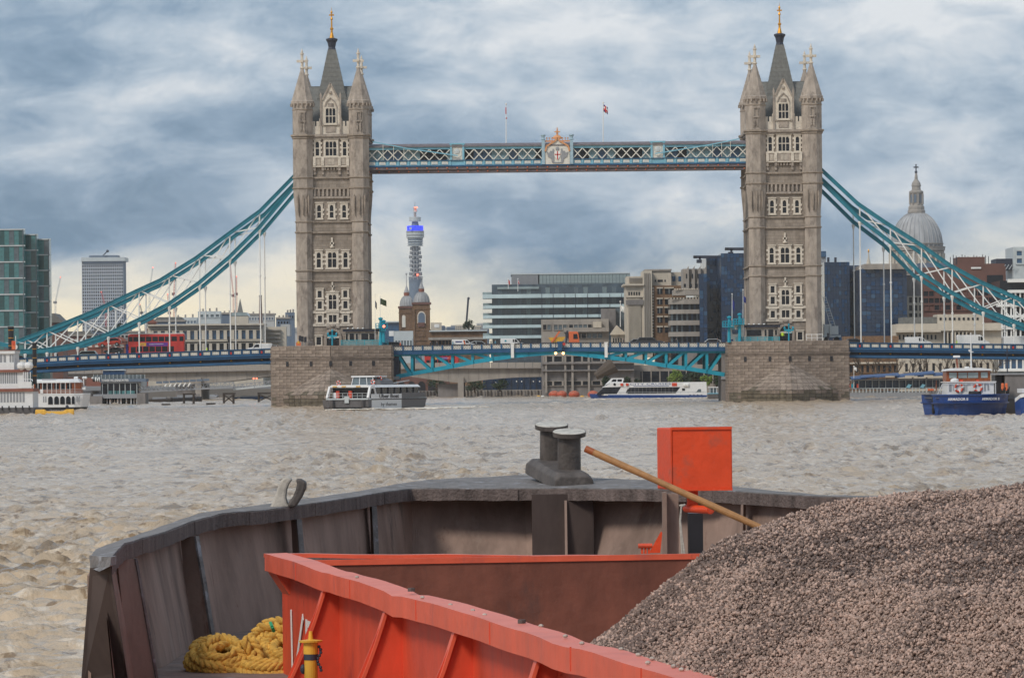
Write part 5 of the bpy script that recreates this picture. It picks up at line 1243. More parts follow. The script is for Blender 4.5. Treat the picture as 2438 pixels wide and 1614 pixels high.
T=bld('white_quay_office','white framed glazed quay building at the right edge under the span','building',2376,848,2480,930,1060,10,'glassm'); grid(T,2376,852,2480,880,7,1,1060,'glassb','white',0.75,0.8,0.4); MB().rect(2370,846,2480,851,1059,8).build('roof','white',T); MB().rect(2370,880,2480,884,1059,3).build('floor_band','white',T)
# ---------------------------------------------------------------- concrete road bridge upstream
Y=1230; k=Y/F
def lb():
    T=thing('concrete_bridge','long low concrete road bridge seen beneath the bascules','bridge',tuple(P(1100,945,Y)))
    top=[(60,878),(420,872),(640,868),(1100,863),(1510,862)]
    sof=[(60,893),(300,903),(480,914),(560,906),(660,893),(800,885),(940,891),(1030,904),(1097,912),(1150,905),(1190,901),(1240,898),(1292,897),(1510,897)]
    xs=np.linspace(60,1510,90)
    m=MB(); rings=[]
    for x in xs:
        a=P(x,ip(sof,x),Y); b=P(x,ip(top,x)+14,Y); rings.append([(a.x,Y,a.z),(a.x,Y+30,a.z),(b.x,Y+30,b.z),(b.x,Y,b.z)])
    m.loft(rings); m.build('deck','concrete',T)
    m=MB(); rings=[]
    for x in xs:
        b=P(x,ip(top,x)+12.5,Y); c=P(x,ip(top,x)+14.5,Y); rings.append([(b.x,Y-1.2,c.z),(b.x,Y+31,c.z),(b.x,Y+31,b.z),(b.x,Y-1.2,b.z)])
    m.loft(rings); m.build('cornice','concd',T)
    a0,a1=P(60,878,Y),P(1510,862,Y); n=int((a1.x-a0.x)/2.2)
    w=(a1.x-a0.x)/n; pm=MB().box(-w/2+0.05,w/2-0.05,-0.3,0.3,-1.42,0).mesh('parapet_slab','concrete')
    for i in range(n):
        x=60+(1450)*(i+.5)/n; p=P(x,ip(top,x),Y-0.9); inst('parapet_slab',pm,T,tuple(p))
    m=MB()
    for x in (1097,472): m.rect(x-7,(898),x+7,962,Y-1.5,34)
    m.build('pier_rib','concrete',T)
    m=MB(); 
    for x in (1075,450): m.rect(x-32,914,x+22,962,Y+2,28)
    m.build('pier','concd',T)
    m=MB()
    for x in range(300,1500,24):
        p=P(x,ip(sof,x),Y); q=P(x,ip(top,x)+14,Y); m.box(p.x-0.05,p.x+0.05,Y-0.06,Y-0.01,p.z,q.z)
    m.build('formwork_joint','concd',T)
    for x in (1192,1262,1345,1361,1376): pass
lb()
def lamp_post(x,y0,y1,Y,label,group):
    T=thing('lamp_post',label,'lamp post',tuple(P(x,y1,Y)),group=group); MB().cyl(P(x,y1,Y),P(x,y0,Y),0.16,0.1,8).build('pole','lgrey',T); MB().ell(tuple(P(x,y0-1,Y)),0.3,0.3,0.35,8,5).build('lantern','white',T)
# approach viaduct building right of the road bridge
Y=1215; T=bld('quay_office','grey concrete quay office with a colonnade under the right bascule','building',1290,845,1510,945,Y,12,'concd')
grid(T,1294,846,1500,862,9,1,Y,'glassd','concrete',0.8,0.8,0.5); grid(T,1294,906,1500,918,9,1,Y,'glassd','concrete',0.8,0.8,0.5)
for x in (1300,1346,1363,1402,1440): MB().rect(x-2.5,845,x+2.5,935,Y-1.2,0.8).build('column','concrete',T)
MB().rect(1290,862,1510,866,Y-1.6,2).build('string_course','concd',T); MB().rect(1290,880,1510,883,Y-1.6,2).build('string_course','concd',T)
T=bld('grey_quay_block','concrete building with slotted screen behind the sightseeing boat','building',1488,868,1740,942,1225,12,'concrete')
MB().rect(1525,883,1735,912,1224.8,0.19).build('window_strip','glassd',T)
for i in range(10): x=1528+i*21; MB().rect(x,880,x+2.5,914,1224.4,0.4).build('column','concrete',T)
for i in range(14): x=1492+i*2.4; MB().rect(x,881,x+1,895,1224.8,0.19).build('screen_slat','concd',T)
for i,(x0,x1) in enumerate(((1560,1592),(1616,1660),(1668,1720))): MB().rect(x0,838,x1,868,1224+i*2,6).build('bay',('glassd','concd','glassd')[i],T)
T=bld('rust_panel_block','stone column base with yellow and red panels behind the bascule truss','building',1454,838,1510,880,1230,8,'portland'); MB().rect(1472,856,1477,868,1229.8,0.19).build('panel','yellow',T); MB().rect(1479,856,1486,862,1229.8,0.19).build('panel','red',T)
# timber-clad pipe / conveyor shape
T=thing('covered_conveyor','weathered tapering conveyor hood leaning on the quay beside the boat','conveyor',tuple(P(1430,900,1205))); a,b=P(1418,896,1205),P(1462,868,1205); m=MB(); m.cyl(a,b,0.9,2.2,10); m.build('hood','bark',T); MB().beam(P(1440,905,1205),P(1432,890,1205),0.6,0.6).build('leg','concd',T)
# quay wall under the road bridge
T=bld('quay_wall','stained quay wall along the far bank below the road bridge','wall',1100,928,1300,950,1285,3,'concrete')
for i in range(24): x=1104+i*8; MB().rect(x,929,x+2.5,947,1284.6,0.39).build('fender','timber' if i%3 else 'concd',T)
T=bld('quay_wall','dark quay wall with fenders left of the road bridge pier','wall',940,930,1060,950,1286,3,'concd')
for i in range(14): x=944+i*8; MB().rect(x,931,x+3,947,1285.6,0.39).build('fender','timber',T)
T=bld('arched_brick_vaults','dark brick vaults glimpsed beneath the road bridge','building',940,893,1070,932,1300,10,'pink')
for i in range(5): x=948+i*24; q=arch_pts(2.0,2.6,4); p=P(x+8,930,1300); MB().prism([(p.x+u,p.z+v) for u,v in q],1299.8,1299.98).build('arch','black',T)
T=bld('shadowed_quay_building','dark glazed building beneath the road bridge right of its pier','building',1150,890,1296,930,1300,10,'navy'); 
for i in range(9): x=1156+i*15; MB().rect(x,892,x+1.2,928,1299.7,0.29).build('mullion','iron',T)
m=T
for i,(x,y) in enumerate(((1230,908),(1242,908),(1270,908),(1285,908),(1180,911))): MB().ell(tuple(P(x,y,1299)),0.2,0.2,0.2,6,4).build('ceiling_lamp','lit_white' if 'lit_white' in M else 'white',T)
# ---------------------------------------------------------------- trees
def leaf_cloud(c,rx,ry,rz,n,size,seed,holes=0.35):
    rg=np.random.default_rng(seed); m=MB()
    nc=max(5,int(n/45)); cc=rg.normal(size=(nc,3)); cc/=np.linalg.norm(cc,axis=1)[:,None]; cc*=rg.uniform(0.35,0.92,(nc,1)); 
    for i in range(n):
        q=cc[rg.integers(nc)]+rg.normal(size=3)*0.2
        if np.linalg.norm(q)>1.12: continue
        p=Vector((c[0]+q[0]*rx,c[1]+q[1]*ry,c[2]+q[2]*rz)); a=Vector(rg.normal(size=3)).normalized(); b=a.orthogonal().normalized(); d=a.cross(b); s=size*rg.uniform(0.6,1.4)
        m.add([p-b*s,p+d*s*0.6,p+b*s,p-d*s*0.6],[(0,1,2,3)])
    return m
def tree(x,y0,y1,w,Y,label,matn,seed,n=420,cat='tree',group=None,trunk=True):
    T=thing('tree',label,cat,tuple(P(x,y1,Y)),group=group); k=Y/F; c=P(x,(y0+y1)/2 if not trunk else y0+(y1-y0)*0.45,Y); rz=(y1-y0)*k*(0.5 if not trunk else 0.45)
    b=P(x,y1,Y); m=MB(); m.cyl(b,(c.x,c.y,c.z),0.3,0.14,7)
    rg=random.Random(seed)
    for i in range(6):
        a=rg.uniform(0,6.28); m.cyl((c.x,c.y,c.z-rz*0.6),(c.x+math.cos(a)*w*k*0.35,c.y+math.sin(a)*w*k*0.3,c.z+rz*rg.uniform(-0.2,0.6)),0.12,0.04,5)
    m.build('trunk','bark',T); leaf_cloud(tuple(c),w*k/2,w*k/2,rz,n,k*2.3,seed).build('crown',matn,T,fix=False)
tree(1116,761,792,28,1700,'small round tree on the skyline between turrets and glass office','leafd',1)
TG='trees along the far quay behind the boat'
for i,(x,y0,y1,w,mt,l) in enumerate(((1607,880,922,36,'leaf','bright green tree behind the middle of the sightseeing boat'),(1642,886,922,40,'leafd','dark green tree between two bright green ones on the quay'),(1681,890,920,28,'leaf','bright green tree behind the stern of the sightseeing boat'),(1706,893,926,34,'leafd','dull green bush nearest the right pier'),(1442,896,925,22,'leafd','dark bush on the quay before the boat wheelhouse'),(1494,897,920,18,'leafd','small dark bush behind the boat wheelhouse'),(1518,900,920,16,'leafd','smallest dark bush on the quay beside the columns'),(1655,884,922,30,'leafd','dark bush behind the boat roof, right of the dark tree'))): tree(x,y0,y1,w,1190+i,l,mt,30+i,600,group=TG)
for i,(x,y0,y1,w,l) in enumerate(((1040,900,935,60,'dark shrubs beneath the bridge left of its pier'),(1130,902,935,50,'dark shrubs beneath the bridge right of its pier'),(1190,898,932,40,'olive climbing plants on the wall beneath the bridge'))): tree(x,y0,y1,w,1280,l,'leafd',60+i,500,cat='shrub',trunk=False)
tree(285,770,800,18,1500,'small dark tree behind the hangers left','leafd',77,200)
def bare_tree(x,y0,y1,w,Y,label,seed):
    T=thing('bare_tree',label,'tree',tuple(P(x,y1,Y)),group='bare plane trees under the right side span'); k=Y/F; rg=random.Random(seed); m=MB(); tw=MB()
    base=P(x,y1,Y); Hh=(y1-y0)*k
    def br(p,d,l,r,lev):
        q=p+d*l; (m if lev<2 else tw).cyl(p,q,r,r*0.65,5 if lev<2 else 4)
        if lev>=4: return
        for i in range(rg.choice((2,3)) if lev else 4):
            nd=(d+Vector((rg.uniform(-1,1),rg.uniform(-0.6,0.6),rg.uniform(-0.3,0.7)))*0.75).normalized(); br(q,nd,l*rg.uniform(0.6,0.85),r*0.6,lev+1)
    br(base,Vector((rg.uniform(-.15,.15),0,1)).normalized(),Hh*0.3,0.32,0)
    m.build('trunk','bark',T); tw.build('crown','bark',T)
BT=((2058,'first bare tree right of the right pier'),(2094,'second bare tree right of the right pier'),(2134,'bare tree at the joint of brick terrace and stone quay front'),(2170,'bare tree left of the middle of the stone quay front'),(2206,'bare tree behind the blue pontoon roof end'),(2246,'forked bare tree left of the tug wheelhouse'),(2290,'bare tree directly behind the tug wheelhouse'),(2330,'bare tree right of the tug mast'),(2366,'rightmost bare tree, next to the white quay office'))
for i,(x,l) in enumerate(BT): bare_tree(x,838,925,46,1055,l,90+i)
# ---------------------------------------------------------------- cranes on the skyline
def lattice(m,a,b,w,n,th):
    a=Vector(a);b=Vector(b); d=(b-a).normalized(); s=d.cross(Vector((0,1,0))).normalized()*w/2; t=Vector((0,1,0))*w/2
    c=[s+t,s-t,-s-t,-s+t]
    for o in c: m.beam(a+o,b+o,th,th)
    for i in range(n):
        p=a.lerp(b,i/n); q=a.lerp(b,(i+1)/n)
        for j in range(4): m.beam(p+c[j],q+c[(j+1)%4],th*0.7,th*0.7)
def tower_crane(xb,yb,yt,x1,y1,Y,label,matn):
    T=thing('tower_crane',label,'crane',tuple(P(xb,yb,Y)),group='tower cranes on the skyline'); k=Y/F
    m=MB(); lattice(m,P(xb,yb,Y),P(xb,yt,Y),3*k,10,0.5*k); m.build('mast',matn,T)
    m=MB(); lattice(m,P(xb,yt,Y),P(x1,y1,Y),2.4*k,12,0.5*k); m.build('jib',matn,T)
    m=MB(); m.rect(xb-5,yt-3,xb+3,yt+3,Y,5*k); m.build('cab','concd',T); MB().ell(tuple(P(x1,y1,Y)),0.9*k,0.9*k,0.9*k,6,4).build('tip_lamp','redlamp',T)
tower_crane(556,750,704,547,625,2600,'red luffing crane with jib up behind the far church spire','red'); tower_crane(563,752,700,563,658,2500,'shorter red crane jib with lamp beside the far church spire','red')
tower_crane(414,760,700,418,626,2700,'faint red crane behind the middle of the left chain','red'); tower_crane(356,770,690,364,637,2700,'grey crane behind the left chain, left of the faint red one','lgrey'); tower_crane(404,765,745,399,700,2400,'short red crane jib under the left chain','red'); tower_crane(338,770,745,333,725,2400,'short dark crane jib left under the left chain','iron'); tower_crane(252,800,735,241,695,2600,'thin red crane in front of the distant white tower','red'); tower_crane(132,790,720,144,660,3600,'faint grey crane between the glass blocks and the distant white tower','lgrey')
T=thing('crane_jib','slim dark telescopic crane jib rising behind the round skyline tree','crane',tuple(P(1110,770,2000))); MB().beam(P(1110,775,2000),P(1115,711,2000),0.8,0.8).build('jib','iron',T); MB().beam(P(1113,712,2000),P(1118,709,2000),0.9,0.9).build('jib_head','iron',T)
# ================================================================ VEHICLES ON THE BRIDGE (local: x length, +x front, y width)
def deckz(line,px,dz=0.98,Y=YB-8.2): return P(px,ip(line,px),Y).z-dz
BR=[(936,823),(1335,815),(1732,814)]
CARM={}
def paint(name,col): 
    if name not in M: M[name]=mat(name,col,0.3,var=0.08,coat=0.5)
    return name
def wheel(T,x,y,r=0.33):
    w=MB().cyl((x,y-0.11,r),(x,y+0.11,r),r,n=14).build('wheel','rubber',T,fix=True); MB().cyl((x,y-0.125,r),(x,y+0.125,r),r*0.55,n=10).build('rim','lgrey',w)
def car(name,label,px,line,Y,col,kind='hatch',dirn=1,group=None,dz=0.98,s=1.0):
    p=P(px,800,Y); z=deckz(line,px,dz)
    T=thing(name,label,'van' if kind in('van','bigvan') else 'car',(p.x,Y,z),rz=0 if dirn>0 else math.pi,group=group,world_=False)
    w=0.88
    if kind=='hatch': L=4.2; prof=[(-2.05,0.35),(2.1,0.35),(2.15,0.7),(1.95,0.88),(1.05,0.98),(0.35,1.5),(-1.1,1.55),(-1.9,1.25),(-2.1,0.9)]; gl=[(0.92,1.0),(0.3,1.44),(-1.05,1.48),(-1.75,1.2),(-1.75,0.98)]; wh=1.3
    elif kind=='estate': L=4.8; prof=[(-2.4,0.4),(2.3,0.4),(2.38,0.8),(2.1,1.02),(1.15,1.12),(0.45,1.68),(-1.9,1.72),(-2.35,1.2),(-2.42,0.9)]; gl=[(1.0,1.14),(0.4,1.6),(-1.85,1.62),(-2.15,1.14)]; wh=1.45
    elif kind=='van': L=4.4; prof=[(-2.15,0.35),(2.1,0.35),(2.2,0.8),(1.95,1.05),(1.25,1.2),(0.65,1.78),(0.3,1.86),(-2.1,1.86),(-2.18,1.7)]; gl=[(1.15,1.2),(0.62,1.7),(0.05,1.72),(0.05,1.2)]; wh=1.4; w=0.92
    else: L=5.8; prof=[(-2.9,0.4),(2.8,0.4),(2.92,0.95),(2.75,1.25),(2.2,1.45),(1.55,2.3),(1.2,2.5),(-2.85,2.5),(-2.92,2.3)]; gl=[(2.05,1.5),(1.5,2.2),(0.9,2.22),(0.9,1.5)]; wh=1.9; w=1.02
    prof=[(x*s,zz*s) for x,zz in prof]
    bd=MB().prism(prof,-w,w).build('body',col,T,bevel=0.07)
    for yy in (-w-0.012,w+0.002): MB().prism([(x*s,zz*s) for x,zz in gl],yy,yy+0.01).build('side_window','glassd',T)
    # windscreen + pillars + lights
    i0=[i for i,(x,zz) in enumerate(prof) if zz>1.3*s][0]; a=prof[i0-1]; b=prof[i0]
    MB().hexa([(a[0]-0.05,-w+0.12,a[1]+0.06),(a[0]-0.05,w-0.12,a[1]+0.06),(a[0]+0.0,w-0.12,a[1]+0.07),(a[0],-w+0.12,a[1]+0.07),(b[0]+0.0,-w+0.15,b[1]-0.05),(b[0],w-0.15,b[1]-0.05),(b[0]+0.06,w-0.15,b[1]-0.03),(b[0]+0.06,-w+0.15,b[1]-0.03)]).build('windscreen','glassd',T)
    m=MB(); xm=(gl[1][0]+gl[-2][0])/2*s; m.box(xm-0.05,xm+0.05,-w-0.02,-w-0.013,gl[0][1]*s,gl[1][1]*s); m.build('pillar',col,T)
    for sgn in (-1,1):
        MB().box(prof[2][0]-0.12,prof[2][0]+0.02,sgn*(w-0.25)-0.15,sgn*(w-0.25)+0.15,prof[2][1]-0.02,prof[2][1]+0.14).build('headlight','white',T)
        for xx in (-wh,wh): wheel(T,xx*s,sgn*(w-0.1))
        MB().box(gl[0][0]*s-0.2,gl[0][0]*s,sgn*(w+0.09)-0.09,sgn*(w+0.09)+0.09,gl[0][1]*s,gl[0][1]*s+0.16).build('mirror',col,T)
    return T
paint('car_white',(0.75,0.75,0.74)); paint('car_silver',(0.45,0.47,0.48)); paint('car_dark',(0.03,0.035,0.045)); paint('car_red',(0.55,0.05,0.03)); paint('car_grey',(0.16,0.17,0.18)); paint('car_sage',(0.35,0.42,0.38))
g1='vehicles crossing the bascules'; g2='vehicles on the right side span'; g3='vehicles on the left side span'
t=car('parked_van','white van with blue lettering and orange tail stripe crossing the left bascule',1104,BR,YB-5.5,'car_white','van',1,g1); 
MB().box(-1.5,-0.3,-0.945,-0.925,1.36,1.56).build('blue_lettering_strip','flagblue',t); MB().prism([(0.1,1.0),(0.35,1.0),(0.1,1.7),(-0.1,1.7)],-0.935,-0.925).build('stripe','orange',t)
t=car('parked_van','white van with small green square near the middle of the bascules',1220,BR,YB-5.5,'car_white','van',1,g1); MB().box(-1.4,-1.1,-0.96,-0.945,1.3,1.6).build('emblem','teal',t)
car('parked_car','pale silver car just ahead of the lettered white van',1143,BR,YB-4.2,'car_silver','hatch',1,g1)
car('parked_car','dark estate car behind the right bascule railing, front one of two',1548,BR,YB-5.5,'car_dark','estate',1,g1,s=1.05,dz=0.9); car('parked_car','grey hatchback beside the dark estate car on the right bascule',1512,BR,YB-3.6,'car_grey','hatch',-1,g1,dz=0.9)
car('parked_car','silver car approaching the right pier on the bascule',1690,BR,YB-5.0,'car_silver','hatch',-1,g1,dz=0.95)
car('parked_car','black taxi-like dark car passing the left pier end',942,BR,YB-4.2,'car_dark','estate',1,g1)
car('parked_van','low white van on the left half of the right side span',2186,RD,YB-5.0,'car_white','van',1,g2,s=1.12); car('delivery_van','tall long white van in the middle of the right side span',2316,RD,YB-5.0,'car_white','bigvan',1,g2,s=1.02); car('delivery_van','white panel van at the right picture edge on the span',2425,RD,YB-5.0,'car_white','bigvan',1,g2,s=0.95)
car('parked_car','black car beside the ladder crane at the right end of the right pier',2024,RD,YB-5.0,'car_dark','hatch',-1,g2,dz=0.85)
car('parked_van','white van with yellow roof bars left of the left pier',618,LD,YB-5.0,'car_white','van',-1,g3,s=1.05); MB().box(-2,0.3,-0.8,0.8,1.9,1.98).build('roof_rack','yellow',ROOTS[-1])
car('parked_car','pale blue car ahead of the white van near the left pier',642,LD,YB-4.0,'car_silver','hatch',-1,g3)
car('parked_car','sage grey car just right of the twin funnels on the span',200,LD,YB-5.0,'car_sage','estate',-1,g3); car('parked_car','green-roofed car behind the steamer funnels at the left end of the span',48,LD,YB-5.0,'car_sage','hatch',1,g3)
# car transporter carrying a red car
px=272; p=P(px,800,YB-5); z=deckz(LD,px); T=thing('car_transporter','dark car transporter lorry with one empty lower deck, left of the bus','lorry',(p.x,YB-5,z),group=g3,world_=False)
MB().box(-2.6,2.0,-1.2,1.2,0.7,0.9).build('lower_deck','car_dark',T); m=MB(); m.beam((-2.8,0,2.15),(2.2,0,2.5),2.3,0.12)
for x in (-2.2,-0.2,1.6):
    for y in (-1.1,1.1): m.beam((x,y,0.8),(x,y,2.2),0.12,0.12)
m.build('upper_deck','car_dark',T)
MB().box(2.2,3.7,-1.2,1.2,0.5,2.7).build('cab','flagblue',T,bevel=0.12); MB().box(2.5,3.2,-1.22,-1.2,1.6,2.3).build('side_window','glassd',T)
for x in (-1.8,-0.9,2.9):
    for y in (-1,1): wheel(T,x,y,0.45)
zt=2.28
T2=car('carried_car','red car riding tilted on top of the car transporter',262,LD,YB-5,'car_red','hatch',-1,g3); T2.location.z=z+zt; T2.rotation_euler=(0,R_(-5)*-1,math.pi)
T2=car('carried_car','black car on the lower deck of the transporter',270,LD,YB-5.02,'car_dark','hatch',-1,g3,s=0.8); T2.location.z=z+0.9
# double-decker buses
def bus(px,y1,Y,z,label,L,group=None,s=1.0,detail=True):
    p=P(px,800,Y); T=thing('double_decker_bus',label,'bus',(p.x,Y,z),group=group,world_=False); h=4.3; w=1.25
    b=MB().box(-L/2,L/2,-w,w,0.35,h).build('body','red',T,bevel=0.22)
    MB().box(-L/2+0.15,L/2-0.15,-w+0.1,w-0.1,h,h+0.12).build('roof','white',T)
    n=7; ww=(L-2.2)/n
    up=MB().box(-ww/2+0.07,ww/2-0.07,-0.015,0.0,0,0.85).mesh('window','glassd'); lo=MB().box(-ww/2+0.07,ww/2-0.07,-0.015,0.0,0,0.95).mesh('window','glassd')
    for i in range(n): inst('window',up,T,(-L/2+0.9+ww*(i+.5),-w-0.003,2.95)); 
    for i in range(n-1): inst('window',lo,T,(-L/2+1.5+ww*(i+.5),-w-0.003,1.1))
    MB().box(-L/2-0.015,-L/2,-w+0.2,w-0.2,2.9,3.9).build('front_window','glassd',T); MB().box(-L/2+0.15,-L/2+0.85,-w-0.016,-w-0.001,2.95,3.8).build('corner_window','glassd',T); MB().box(L/2-0.9,L/2-0.2,-w-0.016,-w-0.001,2.95,3.8).build('corner_window','glassd',T)
    ad=MB().box(-L/2+2.0,L/2-3.0,-w-0.012,-w-0.001,2.1,2.75).build('advert','advert' if 'advert' in M else 'navy',T)
    if detail:
        MB().box(-L/2+2.05,-L/2+3.3,-w-0.02,-w-0.013,2.15,2.72).build('advert_patch','yellow',T); lettering('gold',0.34,'flagblue',T,(-L/2+2.65,-w-0.03,2.43),depth=0.004); MB().hexa([(-L/2+3.8,-w-0.02,2.38),(-L/2+6.4,-w-0.02,2.44),(-L/2+6.4,-w-0.013,2.44),(-L/2+3.8,-w-0.013,2.38),(-L/2+3.8,-w-0.02,2.46),(-L/2+6.4,-w-0.02,2.52),(-L/2+6.4,-w-0.013,2.52),(-L/2+3.8,-w-0.013,2.46)]).build('advert_streak','cream',T)
    for x in (-L/2+2.3,L/2-2.6):
        for y in (-w+0.12,w-0.12): wheel(T,x,y,0.48)
    MB().box(-L/2+0.5,-L/2+1.4,-w-0.014,-w-0.001,0.5,2.0).build('door','glassd',T)
    for y in (-w+0.25,w-0.25): MB().box(-L/2-0.03,-L/2+0.02,y-0.15,y+0.15,0.75,0.95).build('headlight','white',T)
    return T
M['advert']=mat('advert_purple',(0.12,0.04,0.28),0.4,var=0.3)
bus(373,830,YB-5,deckz(LD,373),'red double-decker bus with purple advert on the left side span',10.2,g3)
bus(1051,862,1236,P(1051,875,1236).z,'red double-decker bus crossing the road bridge behind the left bascule truss',9.0,None)
# orange skip lorry
px=1345; p=P(px,800,YB-4.5); z=deckz(BR,px); T=thing('skip_lorry','orange skip lorry with raised yellow lifting arms on the bascules','lorry',(p.x,YB-4.5,z),group=g1,world_=False)
MB().prism([(0.7,0.6),(2.6,0.6),(2.6,1.5),(2.4,2.75),(2.1,2.95),(0.7,2.95)],-1.2,1.2).build('cab','orange',T,bevel=0.08); MB().prism([(1.5,1.6),(2.35,1.6),(2.2,2.5),(1.5,2.5)],-1.23,-1.2).build('side_window','glassd',T); MB().box(2.45,2.6,-1,1,1.6,2.5).build('windscreen','glassd',T); MB().box(-3.2,0.7,-0.9,0.9,0.6,0.9).build('chassis','iron',T)
MB().prism([(-3.0,1.9),(-2.4,0.95),(-0.6,0.95),(0.1,2.0)],-1.1,1.1).build('skip','yellow',T); 
for y in (-1.15,1.15): MB().beam((-2.4,y,1.0),(-0.95,y,3.0),0.18,0.3).build('lifting_arm','orange',T); MB().beam((0.2,y,0.9),(0.45,y,3.1),0.18,0.3).build('lifting_arm','iron',T)
MB().cyl((-0.95,-1.2,3.0),(-0.95,1.2,3.0),0.1).build('cross_bar','iron',T)
for x in (-2.5,-1.5,1.7):
    for y in (-1,1): wheel(T,x,y,0.5)
MB().box(2.56,2.63,-1.0,-0.6,0.8,1.05).build('headlight','white',T)
p=P(1343,819,YB-8.6); T=thing('warning_disc','red round warning board on the railing over the bascule joint','sign',tuple(p)); MB().cyl((p.x,p.y,p.z),(p.x,p.y+0.08,p.z),0.26,n=14).build('board','redsign' if 'redsign' in M else 'red',T); MB().cyl((p.x,p.y+0.1,p.z-1.2),(p.x,p.y+0.1,p.z),0.04).build('pole','iron',T)
# ---------------------------------------------------------------- people (skin-modifier bodies, small in the picture)
def person_mesh(pose):
    V=[(0,0,0.95),(0,0,1.2),(0,0,1.42),(0,0,1.52),(0,0.02,1.66),(0.1,0,0.9),(0.11,0.04 if pose else 0.0,0.48),(0.12,-0.05 if pose else 0.0,0.06),(0.12,-0.17,0.03),(-0.1,0,0.9),(-0.12,-0.14 if pose else 0,0.5),(-0.12,0.16 if pose else 0,0.08),(-0.12,0.04 if pose else -0.12,0.03),(0.2,0,1.4),(0.27,0.06,1.12),(0.26,-0.12,0.92),(-0.2,0,1.4),(-0.27,-0.04,1.12),(-0.25,0.1,0.9)]
    E=[(0,1),(1,2),(2,3),(3,4),(0,5),(5,6),(6,7),(7,8),(0,9),(9,10),(10,11),(11,12),(2,13),(13,14),(14,15),(2,16),(16,17),(17,18)]
    Rr=[.15,.155,.15,.06,.1,.1,.07,.05,.04,.1,.07,.05,.04,.065,.05,.035,.065,.05,.035]
    me=bpy.data.meshes.new('person'); me.from_pydata(V,E,[]); o=bpy.data.objects.new('person',me); COL.objects.link(o)
    md=o.modifiers.new('skin','SKIN'); 
    for i,v in enumerate(me.skin_vertices[0].data): v.radius=(Rr[i],Rr[i]*0.85); v.use_root=(i==0)
    o.modifiers.new('sub','SUBSURF').levels=1
    dg=bpy.context.evaluated_depsgraph_get(); r=bpy.data.meshes.new_from_object(o.evaluated_get(dg)); bpy.data.objects.remove(o); return r
PM=[person_mesh(0),person_mesh(1)]
def person(px,line,Y,label,coat,legs='black',pose=1,rz=1.57,z=None,cat='person'):
    p=P(px,800,Y); z=deckz(line,px) if z is None else z
    me=PM[pose].copy(); me.name='person'; me.materials.clear()
    for q in (coat,legs,'skin','black'): me.materials.append(M[q])
    for f in me.polygons:
        h=f.center.z; f.material_index=1 if h<0.92 else 0 if h<1.5 else 2 if h<1.72 else 3
        if f.center.z>1.56 and f.center.y>0.05: f.material_index=3
        if h<0.08: f.material_index=3
    o=bpy.data.objects.new('person',me); COL.objects.link(o); o.location=(p.x,Y,z); o.rotation_euler=(0,0,rz); tag(o,label,cat,'people walking on the bridge'); ROOTS.append(o); return o
M['hivis']=mat('hi_vis',(0.6,0.85,0.05),0.6); M['coatb']=mat('coat_blue',(0.12,0.3,0.4),0.8); M['coatg']=mat('coat_grey',(0.1,0.1,0.11),0.8)
PX=((1040,'coatg','person in dark coat left of the lettered white van'),(1025,'black','person in black just right of the brick turrets'),(1078,'coatb','person in pale blue top behind the lettered white van'),(1169,'coatg','person in dark clothes between the two white vans'),(1179,'coatb','person in blue top left of the second white van'),(1239,'black','person in black at the front of the second white van'),(1484,'coatg','person in dark clothes before the stone pavilion'),(1610,'black','person in dark clothes below the brick flank'),(1708,'coatg','person in dark clothes beside the silver car at the right pier'))
for i,(x,c,l) in enumerate(PX): person(x,BR,YB-6.9,l,c,'iron',i%2,1.57 if i%3 else -1.57)
person(953,BR,YB-6.5,'person with orange bag by the left pier railing','orange'); person(1863,BR,YB-16,'person in yellow hi-vis vest at the right tower door','hivis',z=10.72,pose=0,rz=0); person(2278,RD,YB-6.9,'person in yellow hi-vis jacket on the right side span','hivis'); person(660,LD,YB-7,'person in dark coat at the left end of the left pier','black'); person(136,LD,YB-6.9,'person in dark coat behind the second funnel','black'); person(492,LD,YB-6.9,'person with green jacket right of the bus','hivis')
person(1984,RD,YB-7,'person in dark clothes right of the ladder crane','black'); person(2056,RD,YB-7,'person in dark clothes between hangers on the right span','coatg')
# ================================================================ BOATS
def boat(name,label,px,py,rz=0.0,cat='boat',group=None,dz=0.0):
    Y=wl(px,py); p=P(px,py,Y); T=thing(name,label,cat,(p.x,p.y,dz),rz=rz,group=group,world_=False); return T,Y,F/Y
M['hullgrey']=mat('hull_grey',(0.115,0.11,0.115),0.45,var=0.2); M['hullblue']=mat('hull_blue',(0.012,0.055,0.22),0.35,var=0.2,coat=0.3,dirt=((0.05,0.05,0.12),0.8,0.6)); M['boatwhite']=mat('boat_white',(0.74,0.74,0.74),0.35,var=0.06,dirt=((0.55,0.52,0.48),0.8,0.68)); M['varnish']=mat('varnished_wood',(0.27,0.075,0.025),0.35,var=0.35); M['deckgrey']=mat('deck_grey',(0.2,0.2,0.2),0.8)
def hull(T,outline,zt,zb,matn,shrink=0.86,name='hull'):
    """outline: (x,y) plan ring at deck level; tapers to the waterline"""
    cx=sum(p[0] for p in outline)/len(outline); cy=sum(p[1] for p in outline)/len(outline)
    m=MB(); rings=[]
    for t in (0,0.5,1):
        s=shrink+(1-shrink)*(t**0.6); z=zb+(max(zt) if False else 0)
        rings.append([(cx+(x-cx)*s,cy+(y-cy)*s,zb+(zz-zb)*t) for (x,y),zz in zip(outline,zt)])
    m.loft(rings); return m.build(name,matn,T)
